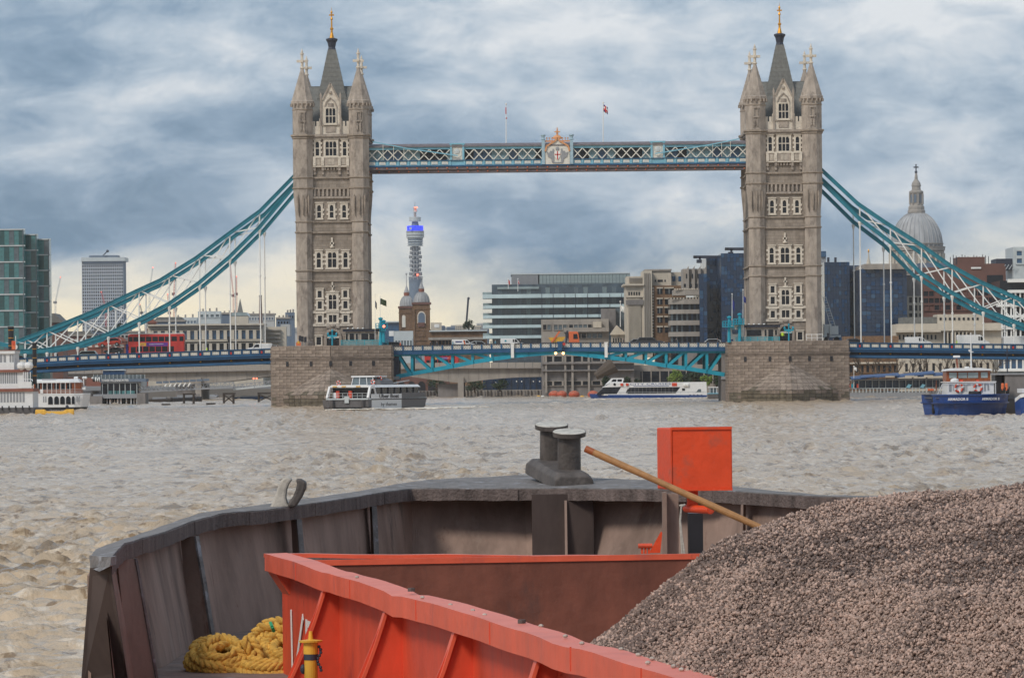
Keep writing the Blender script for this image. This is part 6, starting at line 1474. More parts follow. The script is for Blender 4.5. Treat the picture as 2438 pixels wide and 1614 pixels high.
def ring_buoy(T,x,y,z,r=0.38,ax='y'):
    m=MB(); n=12; pts=[]
    for i in range(n+1): a=2*math.pi*i/n; pts.append((x+r*math.cos(a),y,z+r*math.sin(a)) if ax=='y' else (x,y+r*math.cos(a),z+r*math.sin(a)))
    m.tube(pts,r*0.3,6); mi=[]
    m.m=[(0 if (k//8)%3 else 1) for k in range(len(m.f))]; return m.build('lifebuoy',['lred','boatwhite'],T)
M['lred']=mat('lifebuoy_red',(0.6,0.07,0.03),0.5)
# --- catamaran ferry, bow towards us and to the left
T,Y,k=boat('catamaran_ferry','grey and white catamaran ferry turning before the left pier','ferry' and 826,975,R_(-21),'ferry')
W2=3.45; L=24
for s in (-1,1):
    o=[(s*W2-1.3,1.5),(s*W2*0.72,-0.6),(s*W2*0.72+0.3,-0.6),(s*W2+0.05 if s>0 else s*W2+1.3,1.5),(s*W2+0.05 if s>0 else s*W2+1.3,L),(s*W2-1.3,L)]
    hull(T,o,[1.5]*6,-0.4,'hullgrey',0.9)
MB().box(-W2,W2,0.2,L-1,0.35,1.5).build('bridge_deck','hullgrey',T); MB().box(-W2-0.05,W2+0.05,0.0,L,1.5,1.72).build('rubbing_strake','lgrey',T)
MB().box(-W2+0.15,W2-0.15,2.2,L-3,1.72,3.35).build('saloon','glassd',T)
m=MB(); m.prism([(-W2-0.1,3.35),(W2+0.1,3.35),(W2-0.4,3.75),(-W2+0.4,3.75)],1.0,L-2.5); m.build('roof','boatwhite',T,bevel=0.08)
m=MB(); 
for s in (-1,1):
    m.beam((s*(W2-0.05),0.3,1.7),(s*(W2-0.1),1.3,3.4),0.3,0.5); m.beam((s*W2,3.5,1.7),(s*W2,2.6,3.4),0.2,0.35)
    m.beam((s*W2,2.6,3.4),(s*W2,1.2,3.4),0.25,0.4)
m.build('arch_frame','boatwhite',T)
m=MB(); 
for z in (2.1,2.5): m.beam((-W2+0.2,0.3,z),(W2-0.2,0.3,z),0.05,0.05)
for i in range(9): x=-W2+0.2+(2*W2-0.4)*i/8; m.beam((x,0.3,1.7),(x,0.3,2.5),0.05,0.05)
m.build('bow_rail','lgrey',T)
MB().box(W2-0.05,W2+0.08,1.5,13.5,0.1,1.45).build('white_side','boatwhite',T); MB().box(W2-0.1,W2+0.12,1.7,13.5,1.6,2.35).build('white_bulwark','boatwhite',T); MB().box(W2-0.02,W2+0.1,1.5,L,1.44,1.62).build('strake','black',T)
me=lettering('Uber Boat',1.0,'black',T,(W2+0.14,8.3,1.98),rot=(R_(90),0,R_(90)),sx=1.9,sy=0.8,bold=0.03); lettering('by thames',0.9,'black',T,(W2+0.1,8.3,0.75),rot=(R_(90),0,R_(90)),sx=1.75,sy=0.85)
MB().box(W2-0.1,W2+0.05,13.5,L-0.5,0.3,2.5).build('stern_side','hullgrey',T); MB().box(-W2+0.3,W2-0.2,L-3,L-0.5,1.7,2.2).build('stern_deck','deckgrey',T)
m=MB(); m.prism([(-1.9,3.75),(1.9,3.75),(1.6,4.95),(-1.6,4.95)],6.5,10.5); m.build('wheelhouse','glassm',T); MB().box(-1.9,2.1,6.2,11.2,4.95,5.15).build('wheelhouse_roof','boatwhite',T,bevel=0.05); MB().prism([(1.7,3.75),(3.0,3.75),(2.6,4.4),(1.7,4.8)],6.8,12).build('fairing','hullgrey',T)
m=MB()
for x in (-1.9,-0.6,0.7,1.9): m.beam((x,6.45,3.8),(x*0.86,6.45,4.95),0.12,0.1)
m.build('window_frame','boatwhite',T)
for x,y,z in ((-2.2,2.0,4.1),(2.9,3.5,4.2),(2.2,8.0,4.7)): ring_buoy(T,x,y,z,0.3)
m=MB()
for x in (-2.4,-0.9,1.5): m.box(x-0.35,x+0.35,0.9,0.98,3.45,3.62)
m.build('deck_lamp','litwarm' if 'litwarm' in M else 'yellow',T)
m=MB(); m.box(-0.35,0.35,-0.1,0.0,1.0,2.0); m.box(-0.5,0.5,-0.12,0.02,1.7,1.9); m.build('anchor_plate','lgrey',T)
for x,c in ((-W2+0.8,'boatwhite'),(-0.15,'lred'),(-W2+1.2,'lred')): MB().box(x-0.3,x+0.3,1.6,2.0,1.75,2.9 if c=='lred' else 2.6).build('deck_locker',c,T,bevel=0.1)
m=MB(); m.lathe((W2-1.2,L-2,1.7),[(0.9,0),(0.9,0.6),(0.6,1.1),(0.1,1.3)],10); m.build('stern_dome','grey',T); MB().beam((1.0,15,3.9),(2.6,19,4.4),0.12,0.1).build('gangway','lgrey',T)
m=MB()
for i in range(7): m.box(W2-0.12,W2+0.02,3.4+i*2.6,3.4+i*2.6+0.14,1.72,3.35)
m.build('window_post','hullgrey',T)
# wake
MW=mat('foam',(0.75,0.70,0.62),0.7,var=0.2,scale=2)
# --- sightseeing boat, side-on, bow left
T,Y,k=boat('sightseeing_boat','white sightseeing boat with blue hull heading left under the right bascule',1540,949,0,'boat')
q=lambda px:(px-1540)/k; zq=lambda py:(949-py)/k
Wd=2.9
o=[(q(1403),0),(q(1420),-1.5),(q(1450),-Wd),(q(1684),-Wd),(q(1684),Wd),(q(1450),Wd),(q(1420),1.5)]
hull(T,o,[zq(936),zq(936.5),zq(939),zq(942),zq(942),zq(939),zq(936.5)],-0.2,'hullblue',0.93)
m=MB(); m.loft([[(q(1416),-0.6,zq(939.5)),(q(1440),-Wd+.15,zq(940)),(q(1684),-Wd+.1,zq(942.2)),(q(1684),Wd-.1,zq(942.2)),(q(1440),Wd-.15,zq(940)),(q(1416),0.6,zq(939.5))],[(q(1418),-0.6,zq(936)),(q(1440),-Wd+.12,zq(937)),(q(1684),-Wd+.06,zq(937)),(q(1684),Wd-.06,zq(937)),(q(1440),Wd-.12,zq(937)),(q(1418),0.6,zq(936))]]); m.build('deck_line','boatwhite',T)
pr=[(1418,936),(1437,919),(1684,919),(1684,938),(1418,938)]
MB().prism([(q(x),zq(y)) for x,y in ((1420,937),(1438,920),(1478,920),(1468,937))],-Wd+0.3,Wd-0.3).build('bow_saloon','glassd',T)
MB().prism([(q(x),zq(y)) for x,y in ((1468,937),(1479,920),(1497,920),(1497,937))],-Wd+0.25,Wd-0.25).build('house_pillar','boatwhite',T)
MB().prism([(q(x),zq(y)) for x,y in ((1497,934),(1497,922),(1620,922),(1607,936),(1497,936))],-Wd+0.22,Wd-0.22).build('saloon','glassd',T)
for i in range(12): x=1502+i*9; MB().box(q(x)-0.05,q(x)+0.05,-Wd+0.18,-Wd+0.215,zq(935.5),zq(922.2)).build('window_post','hullgrey',T)
MB().prism([(q(x),zq(y)) for x,y in ((1607,938),(1620,921),(1626,910.5),(1681,910.5),(1682,938))],-Wd+0.2,Wd-0.2).build('stern_house','boatwhite',T)
MB().prism([(q(x),zq(y)) for x,y in ((1434,921),(1455,910.5),(1626,910.5),(1626,922),(1497,922),(1480,920))],-Wd+0.15,Wd-0.15).build('upper_side','boatwhite',T)
MB().prism([(q(x),zq(y)) for x,y in ((1440,916),(1457,899.5),(1485,899.5),(1483,911),(1452,911))],-1.9,1.9).build('wheelhouse','boatwhite',T)
for x0,x1,xa,xb in ((1455,1467,1459,1468),(1470,1480,1470,1481)): MB().prism([(q(x0),zq(908)),(q(x1),zq(908)),(q(xb),zq(902)),(q(xa),zq(902))],-1.92,-1.9).build('wheelhouse_window','glassd',T)
MB().box(q(1508),q(1592),-Wd+0.1,-Wd+0.149,zq(919.6),zq(918.4)).build('blue_line','hullblue',T); lettering('CITY CRUISES',0.85,'hullblue',T,(q(1548),-Wd+0.13,zq(914.5)),sx=1.7,sy=0.7)
MB().box(q(1599),q(1611),-Wd+0.08,-Wd+0.149,zq(920),zq(912)).build('red_panel','lred',T); MB().box(q(1623),q(1630),-Wd+0.15,-Wd+0.199,zq(931),zq(925)).build('stern_window','glassd',T); MB().prism([(q(1656),zq(935)),(q(1668),zq(935)),(q(1668),zq(927.5)),(q(1662),zq(927.5))],-Wd+0.15,-Wd+0.199).build('stern_window','glassm',T)
for x,rd in ((1463,0),(1480,1),(1493,1)): 
    if rd: MB().box(q(x)-0.3,q(x)+0.3,-Wd-0.1,-Wd+0.149,zq(918),zq(912)).build('red_locker','lred',T,bevel=0.08)
    else: MB().cyl((q(x),-Wd+0.05,zq(914)),(q(x),-Wd+0.149,zq(914)),0.28,n=12).build('porthole','glassd',T)
for x in (1630,1636): MB().lathe((q(x),-Wd+0.1,zq(917)),[(0.3,-0.35),(0.42,0),(0.3,0.35)],8,rot=0.4).build('raft_canister','white',T)
MB().prism([(q(1489),zq(934)),(q(1497),zq(937)),(q(1497),zq(925)),(q(1494),zq(925))],-Wd+0.15,-Wd+0.249).build('door_arch','black',T)
m=MB(); m.beam((q(1470),-Wd+0.15,zq(933)),(q(1680),-Wd+0.15,zq(934)),0.05,0.05)
for i in range(12): m.beam((q(1475+i*18),-Wd+0.15,zq(938)),(q(1475+i*18),-Wd+0.15,zq(933)),0.05,0.05)
m.build('deck_rail','lgrey',T); MB().cyl((q(1467),-1.95,zq(920)),(q(1467),-2.2,zq(920)),0.25).build('navigation_lamp','lamp',T)
for i in range(4): MB().box(q(1640+i*9),q(1644+i*9),-Wd+0.05,-Wd+0.12,zq(941.2),zq(940.2)).build('fender','rubber',T)
T,Y,k=boat('work_boat','small grey work boat with low white cabin between the sightseeing boat and the right pier',1703,949,0,'boat'); q=lambda px:(px-1703)/k; zq=lambda py:(949-py)/k
hull(T,[(q(1684),-1.6),(q(1722),-1.6),(q(1724),0),(q(1722),1.6),(q(1684),1.6)],[zq(936)]*5,-0.2,'hullgrey',0.9); MB().box(q(1688),q(1708),-1.1,1.1,zq(936),zq(923)).build('cabin','glassm',T); MB().box(q(1686),q(1710),-1.3,1.3,zq(923),zq(921)).build('cabin_roof','boatwhite',T); m=MB()
for x in (1690,1698,1706): m.box(q(x)-0.06,q(x)+0.06,-1.14,-1.1,zq(936),zq(923))
m.build('cabin_post','boatwhite',T); MB().box(q(1684),q(1723),-1.7,1.7,zq(937.5),zq(935.5)).build('gunwale','sky',T)
# --- blue tug, bow on
T,Y,k=boat('blue_tug','blue hulled tug with varnished wheelhouse and two lifebuoys, bow on at right','tug' and 2305,990,R_(0),'tug')
q=lambda px:(px-2305)/k; zq=lambda py:(990-py)/k
hw=q(2400)
o=[]; zt=[]
for t in np.linspace(-1,1,17):
    o.append((hw*t,-3.0*(1-abs(t)**2.6))); zt.append(zq(936)+0.0*t)
o=[(hw,14),(-hw,14)][::-1]+o; zt=[zq(942)]*2+zt
m=MB(); rings=[]
for s,z in ((0.90,-0.3),(0.955,0.9),(0.97,zq(960)),(1.02,zq(959)),(1.03,zq(956)),(0.985,zq(955)),(1.0,zq(936.5))):
    rings.append([(x*s,(y+3)*1-3+ (1-s)*10*(1 if y<0 else 0),z) for x,y in o])
m.loft(rings); m.build('hull','hullblue',T); 
m=MB(); rr=[(x*1.012,y-0.03,zq(937)) for x,y in o[2:]]
for a,b in zip(rr[:-1],rr[1:]): m.beam(a,b,0.16,0.14)
m.build('bulwark_rail','hullblue',T)
MB().box(-hw*0.93,hw*0.93,-1,14,zq(945),zq(944)).build('deck','deckgrey',T)
for x,tx in ((2268,'ARMADOR II'),(2350,'ARMADOR II')):
    tt=q(x)/hw; y=-3.0*(1-abs(tt)**2.6); sl=math.atan(3.0*2.6*abs(tt)**1.6*math.copysign(1,tt)/hw); lettering(tx,0.42,'boatwhite',T,(q(x),y-0.14,zq(948)),rot=(R_(90),0,sl),depth=0.02,sx=0.98,bold=0.006)
MB().box(q(2255),q(2372),3.0,9,zq(944),zq(905)).build('deckhouse','boatwhite',T,bevel=0.08); MB().box(q(2250),q(2377),2.7,9.3,zq(906.5),zq(904)).build('deckhouse_top','boatwhite',T)
wh_=MB().box(q(2254),q(2365),4.0,8.4,zq(904),zq(877)).build('wheelhouse','varnish',T)
for x0,x1 in ((2261,2280),(2284,2306),(2308,2334),(2341,2358)): f=MB().box(q(x0),q(x1),3.93,3.99,zq(895),zq(881)).build('wheelhouse_window','glassl',T); MB().box(q(x0)-0.04,q(x1)+0.04,3.95,3.985,zq(896),zq(895)).build('sill','varnish',T)
m=MB(); a=[(q(2250),zq(877)),(q(2370),zq(877)),(q(2366),zq(873)),(q(2340),zq(870)),(q(2280),zq(870)),(q(2254),zq(873))]; m.prism(a,3.4,8.8); m.build('wheelhouse_roof','boatwhite',T,bevel=0.03)
for x in (2283,2331): ring_buoy(T,q(x),2.9,zq(920),0.42)
m=MB()
for x0,x1,y0,y1 in ((2258,2264,912,928),(2268,2276,914,926),(2297,2303,912,928),(2346,2350,911,928),(2355,2360,913,926)): m.box(q(x0),q(x1),2.93,2.99,zq(y1),zq(y0))
m.build('deckhouse_window','grey',T)
m=MB()
for x in np.linspace(2238,2372,10): m.cyl((q(x),1.4,zq(940)),(q(x),1.4,zq(909.5)),0.035)
m.beam((q(2238),1.4,zq(910)),(q(2372),1.4,zq(908)),0.06,0.06); m.beam((q(2238),1.4,zq(910)),(q(2226),1.4,zq(935)),0.06,0.06); m.build('rail','boatwhite',T)
m=MB(); m.cyl((q(2319),5,zq(870)),(q(2319),5,zq(780)),0.09,0.05); m.box(q(2315),q(2325),4.95,5.05,zq(830),zq(828)); m.box(q(2313),q(2317),4.9,5.1,zq(828),zq(823)); m.build('mast','boatwhite',T)
m=MB(); m.beam((q(2286),5.5,zq(870)),(q(2283),5.5,zq(845)),0.2,0.2); m.build('radar_post','redbrick',T); MB().box(q(2275),q(2292),5.2,5.8,zq(843.5),zq(838)).build('radar_scanner','boatwhite',T,bevel=0.06)
MB().lathe((q(2273),3.2,zq(904)),[(0.42,0),(0.48,0.1),(0.42,0.28),(0.1,0.4)],10).build('raft_canister','boatwhite',T); MB().box(q(2285),q(2294),3.1,3.6,zq(904),zq(899)).build('red_locker','lred',T); MB().box(q(2328),q(2334),3.1,3.6,zq(904),zq(899)).build('red_locker','lred',T)
m=MB(); m.ell((q(2318),0.6,zq(934)),0.75,0.4,0.3); m.cyl((q(2306),0.6,zq(938)),(q(2306),0.6,zq(928)),0.16); m.cyl((q(2330),0.6,zq(938)),(q(2330),0.6,zq(928)),0.16); m.build('windlass','black',T)
m=MB()
for i in range(2): 
    p=(q(2218)-0.15,1.2,zq(972)+i*0.8); n=10; pts=[(p[0]+0.0,p[1]+0.45*math.cos(2*math.pi*j/n),p[2]+0.45*math.sin(2*math.pi*j/n)) for j in range(n+1)]; m.tube(pts,0.15,6)
m.build('tyre_fender','rubber',T)
m=MB(); m.cyl((q(2306),4.5,zq(870)),(q(2306),4.5,zq(866)),0.2); m.ell((q(2310),4.2,zq(868.5)),0.14,0.14,0.1); m.build('search_light','boatwhite',T)
T.scale=(0.95,0.95,0.95); T.location.x+=0.25
# dark vessel and blue bow at the right edge
T,Y,k=boat('dark_workboat','dark moored work boat with tall black cabin at the right picture edge',2425,985,0,'boat'); q=lambda px:(px-2425)/k; zq=lambda py:(985-py)/k
MB().box(q(2388),q(2404),8,12,zq(960),zq(891)).build('exhaust_trunk','black',T); MB().box(q(2410),q(2470),7,12,zq(960),zq(890)).build('cabin','concd',T); MB().box(q(2384),q(2470),6.8,12.5,zq(892),zq(888)).build('cabin_roof','grey',T)
hull(T,[(q(2396),6),(q(2470),4),(q(2470),14),(q(2396),14)],[zq(950)]*4,-0.3,'black',0.95); m=MB(); m.beam((q(2420),9,zq(888)),(q(2420),9,zq(820)),0.12,0.12); m.beam((q(2412),9,zq(858)),(q(2428),9,zq(858)),0.1,0.1); m.beam((q(2414),9,zq(838)),(q(2428),9,zq(838)),0.1,0.1); m.build('mast','iron',T)
for x in (2398,2407): MB().box(q(x),q(x+6),5.6,6.2,zq(930),zq(912)).build('life_jacket','orange',T,bevel=0.08)
m=MB(); 
for i in range(9): rr=random.Random(i); x=2398+rr.random()*14; m.beam((q(x),5.5,zq(955)),(q(x+rr.uniform(-6,6)),5.6,zq(920+rr.random()*14)),0.1,0.1)
m.build('deck_gear','black',T)
T,Y,k=boat('blue_launch','second blue hull with white bulwark cut by the right picture edge',2445,990,0,'boat'); q=lambda px:(px-2445)/k; zq=lambda py:(990-py)/k
hull(T,[(q(2416),0),(q(2425),-2),(q(2480),-3),(q(2480),5),(q(2425),3)],[zq(950),zq(946),zq(935),zq(935),zq(946)],-0.3,'hullblue',0.9); m=MB(); 
for a,b in (((2418,953,0),(2426,942,-2)),((2426,942,-2),(2480,930,-3))): m.beam((q(a[0]),a[2]-.1,zq(a[1])),(q(b[0]),b[2]-.1,zq(b[1])),0.15,0.35)
m.build('white_bulwark','boatwhite',T); MB().box(q(2432),q(2480),-1,4,zq(935),zq(925)).build('cabin','boatwhite',T)
# --- left paddle steamer (stern part in frame)
T,Y,k=boat('river_steamer','white multi-deck river steamer with twin black funnels at the left edge','boat' and 40,985,0,'boat'); q=lambda px:(px-40)/k; zq=lambda py:(985-py)/k
hull(T,[(q(-160),-2.5),(q(84),-2.5),(q(92),0),(q(92),6),(q(-160),6)],[zq(970)]*5,-0.3,'hullgrey',0.96)
MB().box(q(-160),q(82),-2.3,6,zq(972),zq(932)).build('main_deck_house','boatwhite',T); MB().box(q(-160),q(84),-2.6,6,zq(932),zq(925)).build('deck_edge','redbrick',T)
MB().box(q(-160),q(60),-2.0,5.5,zq(925),zq(886)).build('upper_deck_house','boatwhite',T); MB().box(q(-160),q(62),-2.4,5.8,zq(886),zq(880)).build('deck_edge','redbrick',T)
MB().box(q(-160),q(38),-1.7,5.2,zq(880),zq(842)).build('top_deck_house','boatwhite',T); MB().box(q(-160),q(40),-2.0,5.5,zq(842),zq(835)).build('top_roof','boatwhite',T); MB().box(q(-160),q(41),-2.05,5.55,zq(835),zq(833)).build('roof_edge','redbrick',T)
def louv(x0,x1,y0,y1,n,yy,nm='window'):
    m=MB(); 
    me=MB().box(-(q(x1)-q(x0))/n*0.3,(q(x1)-q(x0))/n*0.3,-0.05,0,0,(y1-y0)/k).mesh('window','grey')
    for i in range(n): inst(nm,me,T,(q(x0)+(q(x1)-q(x0))*(i+.5)/n,yy-0.003,zq(y1)))
louv(4,46,887,913,8,-2.0); louv(4,64,934,957,8,-2.3); louv(2,20,845,862,2,-1.7); louv(26,38,845,862,2,-1.7)
m=MB(); m.box(q(48),q(80),-2.55,-2.45,zq(924),zq(909)); m.box(q(5),q(48),-2.15,-2.05,zq(928),zq(913)); m.box(q(-10),q(38),-1.85,-1.75,zq(880),zq(864)); m.build('bulwark_screen','boatwhite',T)
m=MB()
for x in (61,66,71,77): m.cyl((q(x),-2.4,zq(925)),(q(x),-2.4,zq(886)),0.07)
m.beam((q(60),-2.4,zq(903)),(q(80),-2.4,zq(903)),0.08,0.08); m.build('stanchion','boatwhite',T)
for xx,y1,y0,w,lab in ((26,835,778,6.3,''),(82,915,817,5.0,'')):
    m=MB(); p0=(q(xx),1.0,zq(y1)); p1=(q(xx),1.0,zq(y0)); m.cyl(p0,p1,w/k,n=16); f=m.build('funnel','black',T); 
    for t in np.linspace(0.2,0.85,4 if xx>50 else 3): z=zq(y1)+(zq(y0)-zq(y1))*t; MB().cyl((q(xx),1,z),(q(xx),1,z+0.1),w/k*1.03,n=16).build('gilt_band','gold',f)
    m=MB(); z=zq(y0); m.lathe((q(xx),1,z),[(w/k,-0.4),(w/k*1.2,-0.1),(w/k*1.2,0.05),(w/k*0.8,0.05)],16); m.build('funnel_cap','black',f)
for x in (56,73): MB().lathe((q(x),-2.2,zq(878)),[(0.2,-0.25),(0.62,0.1),(0.7,0.5),(0.55,0.9),(0.1,1.0)],10).build('vent_cowl','boatwhite',T)
for i in range(5): MB().cyl((q(10+i*16),-2.62,zq(976)),(q(10+i*16),-2.62,zq(966)),0.1).build('fender','rubber',T)
m=MB(); m.cyl((q(40),-0.5,zq(800)),(q(40),-0.5,zq(835)),0.05); m.beam((q(40),-0.5,zq(812)),(q(75),1,zq(822)),0.05,0.05); m.build('stay','boatwhite',T)
MB().box(q(33),q(42),-2.1,-1.9,zq(832),zq(812)).build('coloured_sign','orange',T); MB().box(q(35),q(40),-2.14,-2.1,zq(822),zq(813)).build('sign_patch','lred',T)
# --- white boat with arched windows
T,Y,k=boat('arched_window_boat','white two-deck river boat with arched lower windows right of the steamer',150,977,0,'boat'); q=lambda px:(px-150)/k; zq=lambda py:(977-py)/k
rings=[]; prof=[]
def ringp(s,z,dx=0): 
    pts=[(70,-2.6),(180,-2.6),(200,-2.0),(212,-0.2),(212,2),(200,3.5),(70,3.5)]; return [(q(x)*1+ (dx if x>190 else 0),y*s,z) for x,y in pts]
m=MB(); m.loft([ringp(0.92,-0.3,-0.8),ringp(0.97,zq(968),-0.3)]); m.build('hull','black',T)
m=MB(); m.loft([ringp(0.98,zq(969),-0.3),ringp(1.0,zq(940),0.1)]); m.build('lower_deck_house','boatwhite',T)
m=MB(); m.loft([ringp(1.02,zq(940),0.1),ringp(1.02,zq(936.5),0.1)]); m.build('deck_edge','boatwhite',T)
me=None; ap=arch_pts(11/k,19/k,6); am=MB().prism(ap,-0.06,-0.001).mesh('arched_window','glassd')
for x in (124,138.5,152.5,166.5,178): inst('arched_window',am,T,(q(x),-2.6,zq(962)),scale=(0.62,1,1) if x==178 else None)
for x in (108,113,187,193): MB().box(q(x)-0.1,q(x)+0.1,-2.62,-2.5,zq(957),zq(943)).build('slot_window','grey',T)
def r2(z,i=0.9): 
    pts=[(82,-2.2),(178,-2.2),(196,-1.2),(196,2),(178,3),(82,3)]; return [(q(x),y,z) for x,y in pts]
m=MB(); m.loft([r2(zq(937)),r2(zq(911))]); m.build('upper_saloon','varnish',T)
m=MB(); pts=[(84,-2.6),(170,-2.6),(194,-1.6),(196,2.2),(84,3.2)]; m.loft([[(q(x),y,zq(911)) for x,y in pts],[(q(x)-0.2,y*0.96,zq(906)) for x,y in pts],[(q(x)-0.5,y*0.6,zq(902.5)) for x,y in pts]]); m.build('awning','boatwhite',T)
m=MB()
for x in np.linspace(84,192,11):
    y=-2.55 if x<175 else -2.55+(x-175)*0.09; m.cyl((q(x),y,zq(937)),(q(x),y,zq(911)),0.05)
for z in (934,930.5,927): m.beam((q(84),-2.6,zq(z)),(q(176),-2.6,zq(z)),0.04,0.04); m.beam((q(176),-2.6,zq(z)),(q(196),-1.4,zq(z)),0.04,0.04)
m.build('rail','boatwhite',T)
for i in range(6): x=88+i*15; MB().box(q(x),q(x+11),-2.26,-2.21,zq(927),zq(913)).build('window','glassd',T)
MB().box(q(100),q(107),-2.75,-2.65,zq(936),zq(926)).build('notice_board','boatwhite',T); MB().box(q(196),q(205),-1,0,zq(928),zq(922)).build('bow_gear','boatwhite',T); MB().box(q(104),q(136),-2.0,-1.0,zq(904.5),zq(901)).build('hatch','grey',T)
m=MB()
for x in (180,184,200,205): m.ell((q(x),0,zq(900)),0.25,0.25,0.25,8,5)
m.cyl((q(200),0,zq(930)),(q(200),0,zq(900)),0.09); m.build('deck_lamp','boatwhite',T)
# yellow mooring float
T,Y,k=boat('mooring_float','yellow steel mooring float before the arched-window boat',130,987,0,'mooring float'); q=lambda px:(px-130)/k; zq=lambda py:(987-py)/k
m=MB(); n=14; R0=0.62; rings=[]
for x,rz in ((85,0.95),(87,1.0),(106,1.0),(112,0.66),(125,0.62),(150,0.66),(157,0.95),(160,1.0),(174,1.0),(176,0.95)):
    rings.append([(q(x),R0*math.cos(2*math.pi*j/n),(0.2+R0*0.95*math.sin(2*math.pi*j/n))*(rz if math.sin(2*math.pi*j/n)>0 else 1)) for j in range(n)])
m.loft(rings); m.build('drum','yellow',T,smooth=False); m=MB(); m.ell((q(160),0,zq(969)),0.25,0.25,0.3,8,5); m.build('mooring_ring','iron',T); MB().box(q(118),q(122),-0.2,0.2,zq(976),zq(973)).build('bracket','iron',T)
# orange buoys
M['buoy']=mat('faded_buoy',(0.42,0.11,0.06),0.6,var=0.25,scale=2)
bg='orange mooring buoys along the far quay'
for i,(x,w,l) in enumerate(((1320,27,'leftmost orange mooring buoy, half behind the next'),(1338,24,'brightest orange mooring buoy, second from left'),(1367,26,'third orange mooring buoy from left, standing clear'),(1412,26,'orange mooring buoy half hidden by the boat bow'))):
    Y=wl(x,944.5)+(2 if i==0 else 0); k=F/Y; p=P(x,944.5,Y); T=thing('mooring_buoy',l,'buoy',(p.x,Y,0),group=bg); R0=w/k/2; o=MB().lathe((p.x,Y,0),[(R0*0.7,-0.3),(R0*0.98,0.25),(R0,0.75),(R0*0.82,1.2),(R0*0.3,1.5),(0.05,1.52)],18).build('drum','buoy',T,smooth=True); MB().lathe((p.x,Y,0),[(R0*1.02,0.55),(R0*1.02,0.7)],18).build('band','lred',T)
for i,(x,w) in enumerate(((1282,10),(1292,9),(1386,10))): Y=wl(x,945); p=P(x,944,Y); T=thing('small_float',('small yellow float left of the orange buoys','cream float beside the small yellow one','small yellow float right of the orange buoys')[i],'float',tuple(p)); MB().ell((p.x,Y,0.12),w*Y/F/2,0.4,0.28,10,6).build('float',('yellow','cream','yellow')[i],T); MB().cyl((p.x,Y,0.3),(p.x,Y,0.6),0.05).build('ring','iron',T)
# --- pier house with sign, gangway, dolphins
Y=wl(285,962); k=F/Y
T=thing('pier_house','dark glazed floating pier house with white lettering on its roof sign','pier',tuple(P(285,962,Y)))
MB().rect(222,938,345,948,Y+0.5,8).build('pontoon_deck','grey',T); MB().rect(214,943,243,962,Y-0.5,9).build('pontoon_block','concd',T); MB().rect(326,936,346,962,Y-0.3,8.8).build('pontoon_block','concd',T)
for i,x in enumerate((246,252,258,266,270,276,284,292,297,304,308,316,322)): MB().cyl(P(x,963,Y+1+(i%3)*2),P(x,946,Y+1+(i%3)*2),0.22,n=8).build('pile','timber',T)
MB().rect(240,913,330,940,Y+1.5,6).build('saloon','glassd',T)
for x in (243,256,270,284,297,310,325): MB().rect(x,913,x+1.6,940,Y+1.3,0.19).build('mullion','lgrey',T)
for i in range(6): x=257+i*11; MB().rect(x,930,x+9,938,Y+1.35,0.1).build('window','glassg',T)
MB().rect(236,902,347,909,Y+0.8,8).build('roof_fascia','hazyblue',T); MB().rect(240,909,330,913,Y+1.2,7).build('ceiling','grey',T)
p=P(274,906,Y+0.7); lettering('TOWER MILLENNIUM PIER',0.75,'white',T,(p.x,Y+0.7,p.z),sx=0.66,sy=1.0,depth=0.02,bold=0.012)
MB().rect(245,882,296,902,Y+3,4).build('upper_house','navy2',T); a,b,c,d=RC(244,875,297,882,Y+2.8); m=MB(); m.prism([(a,c),(b,c),((a+b)/2+1,d),((a+b)/2-1,d)],Y+2.7,Y+7.4); m.build('tent_roof','lgrey',T)
MB().rect(222,892,345,902,Y+1.4,0.1).build('glass_screen','glassm',T); m=MB()
for i in range(14): x=222+i*9.4; m.rect(x,891,x+1,902,Y+1.3,0.09)
m.build('screen_post','lgrey',T)
m=MB(); a=P(221,905,Y-0.5); m.cyl((a.x,Y-0.6,a.z),(a.x+1.6,Y-0.6,a.z),0.34,n=12); m.m=[0]*len(m.m); m.build('end_drum','black',T); 
for i in range(3): MB().cyl((a.x+0.5+i*0.4,Y-0.62,a.z),(a.x+0.7+i*0.4,Y-0.62,a.z),0.36,n=12).build('white_band','white',T)
m=MB(); 
for x in (236,220,228): m.ell(tuple(P(x,900,Y-0.4)),0.22,0.22,0.22,8,5)
m.build('globe_lamp','white',T)
def truss(p0,p1,h,n,T,matn,d=1.6):
    m=MB(); p0=Vector(p0);p1=Vector(p1); u=Vector((0,0,h))
    for dy in (0,d):
        o=Vector((0,dy,0)); m.beam(p0+o,p1+o,0.14,0.14); m.beam(p0+u+o,p1+u+o,0.14,0.14)
        for i in range(n+1): q=p0.lerp(p1,i/n)+o; m.beam(q,q+u,0.08,0.08)
        for i in range(n): a=p0.lerp(p1,i/n)+o; b=p0.lerp(p1,(i+1)/n)+o; m.beam(a,b+u,0.07,0.07) if i%2 else m.beam(a+u,b,0.07,0.07)
    m.add([p0,p1,p1+Vector((0,d,0)),p0+Vector((0,d,0))],[(0,1,2,3)])
    m.build('truss',matn,T); return m
T=thing('gangway','grey trussed gangway sloping from the pier house to the bank','gangway',tuple(P(330,935,Y)))
truss(P(330,932,Y+2),P(556,920,Y+2),1.0,22,T,'grey'); MB().beam(P(330,933,Y+2.8),P(556,922,Y+2.8),1.8,0.3).build('walkway','grey',T)
m=MB(); 
for i in range(8): x=372+i*16; m.rect(x,908-(i*0.9),x+14,913-i*0.9,Y+1,0.2)
m.build('canopy_panel','hazyblue',T)
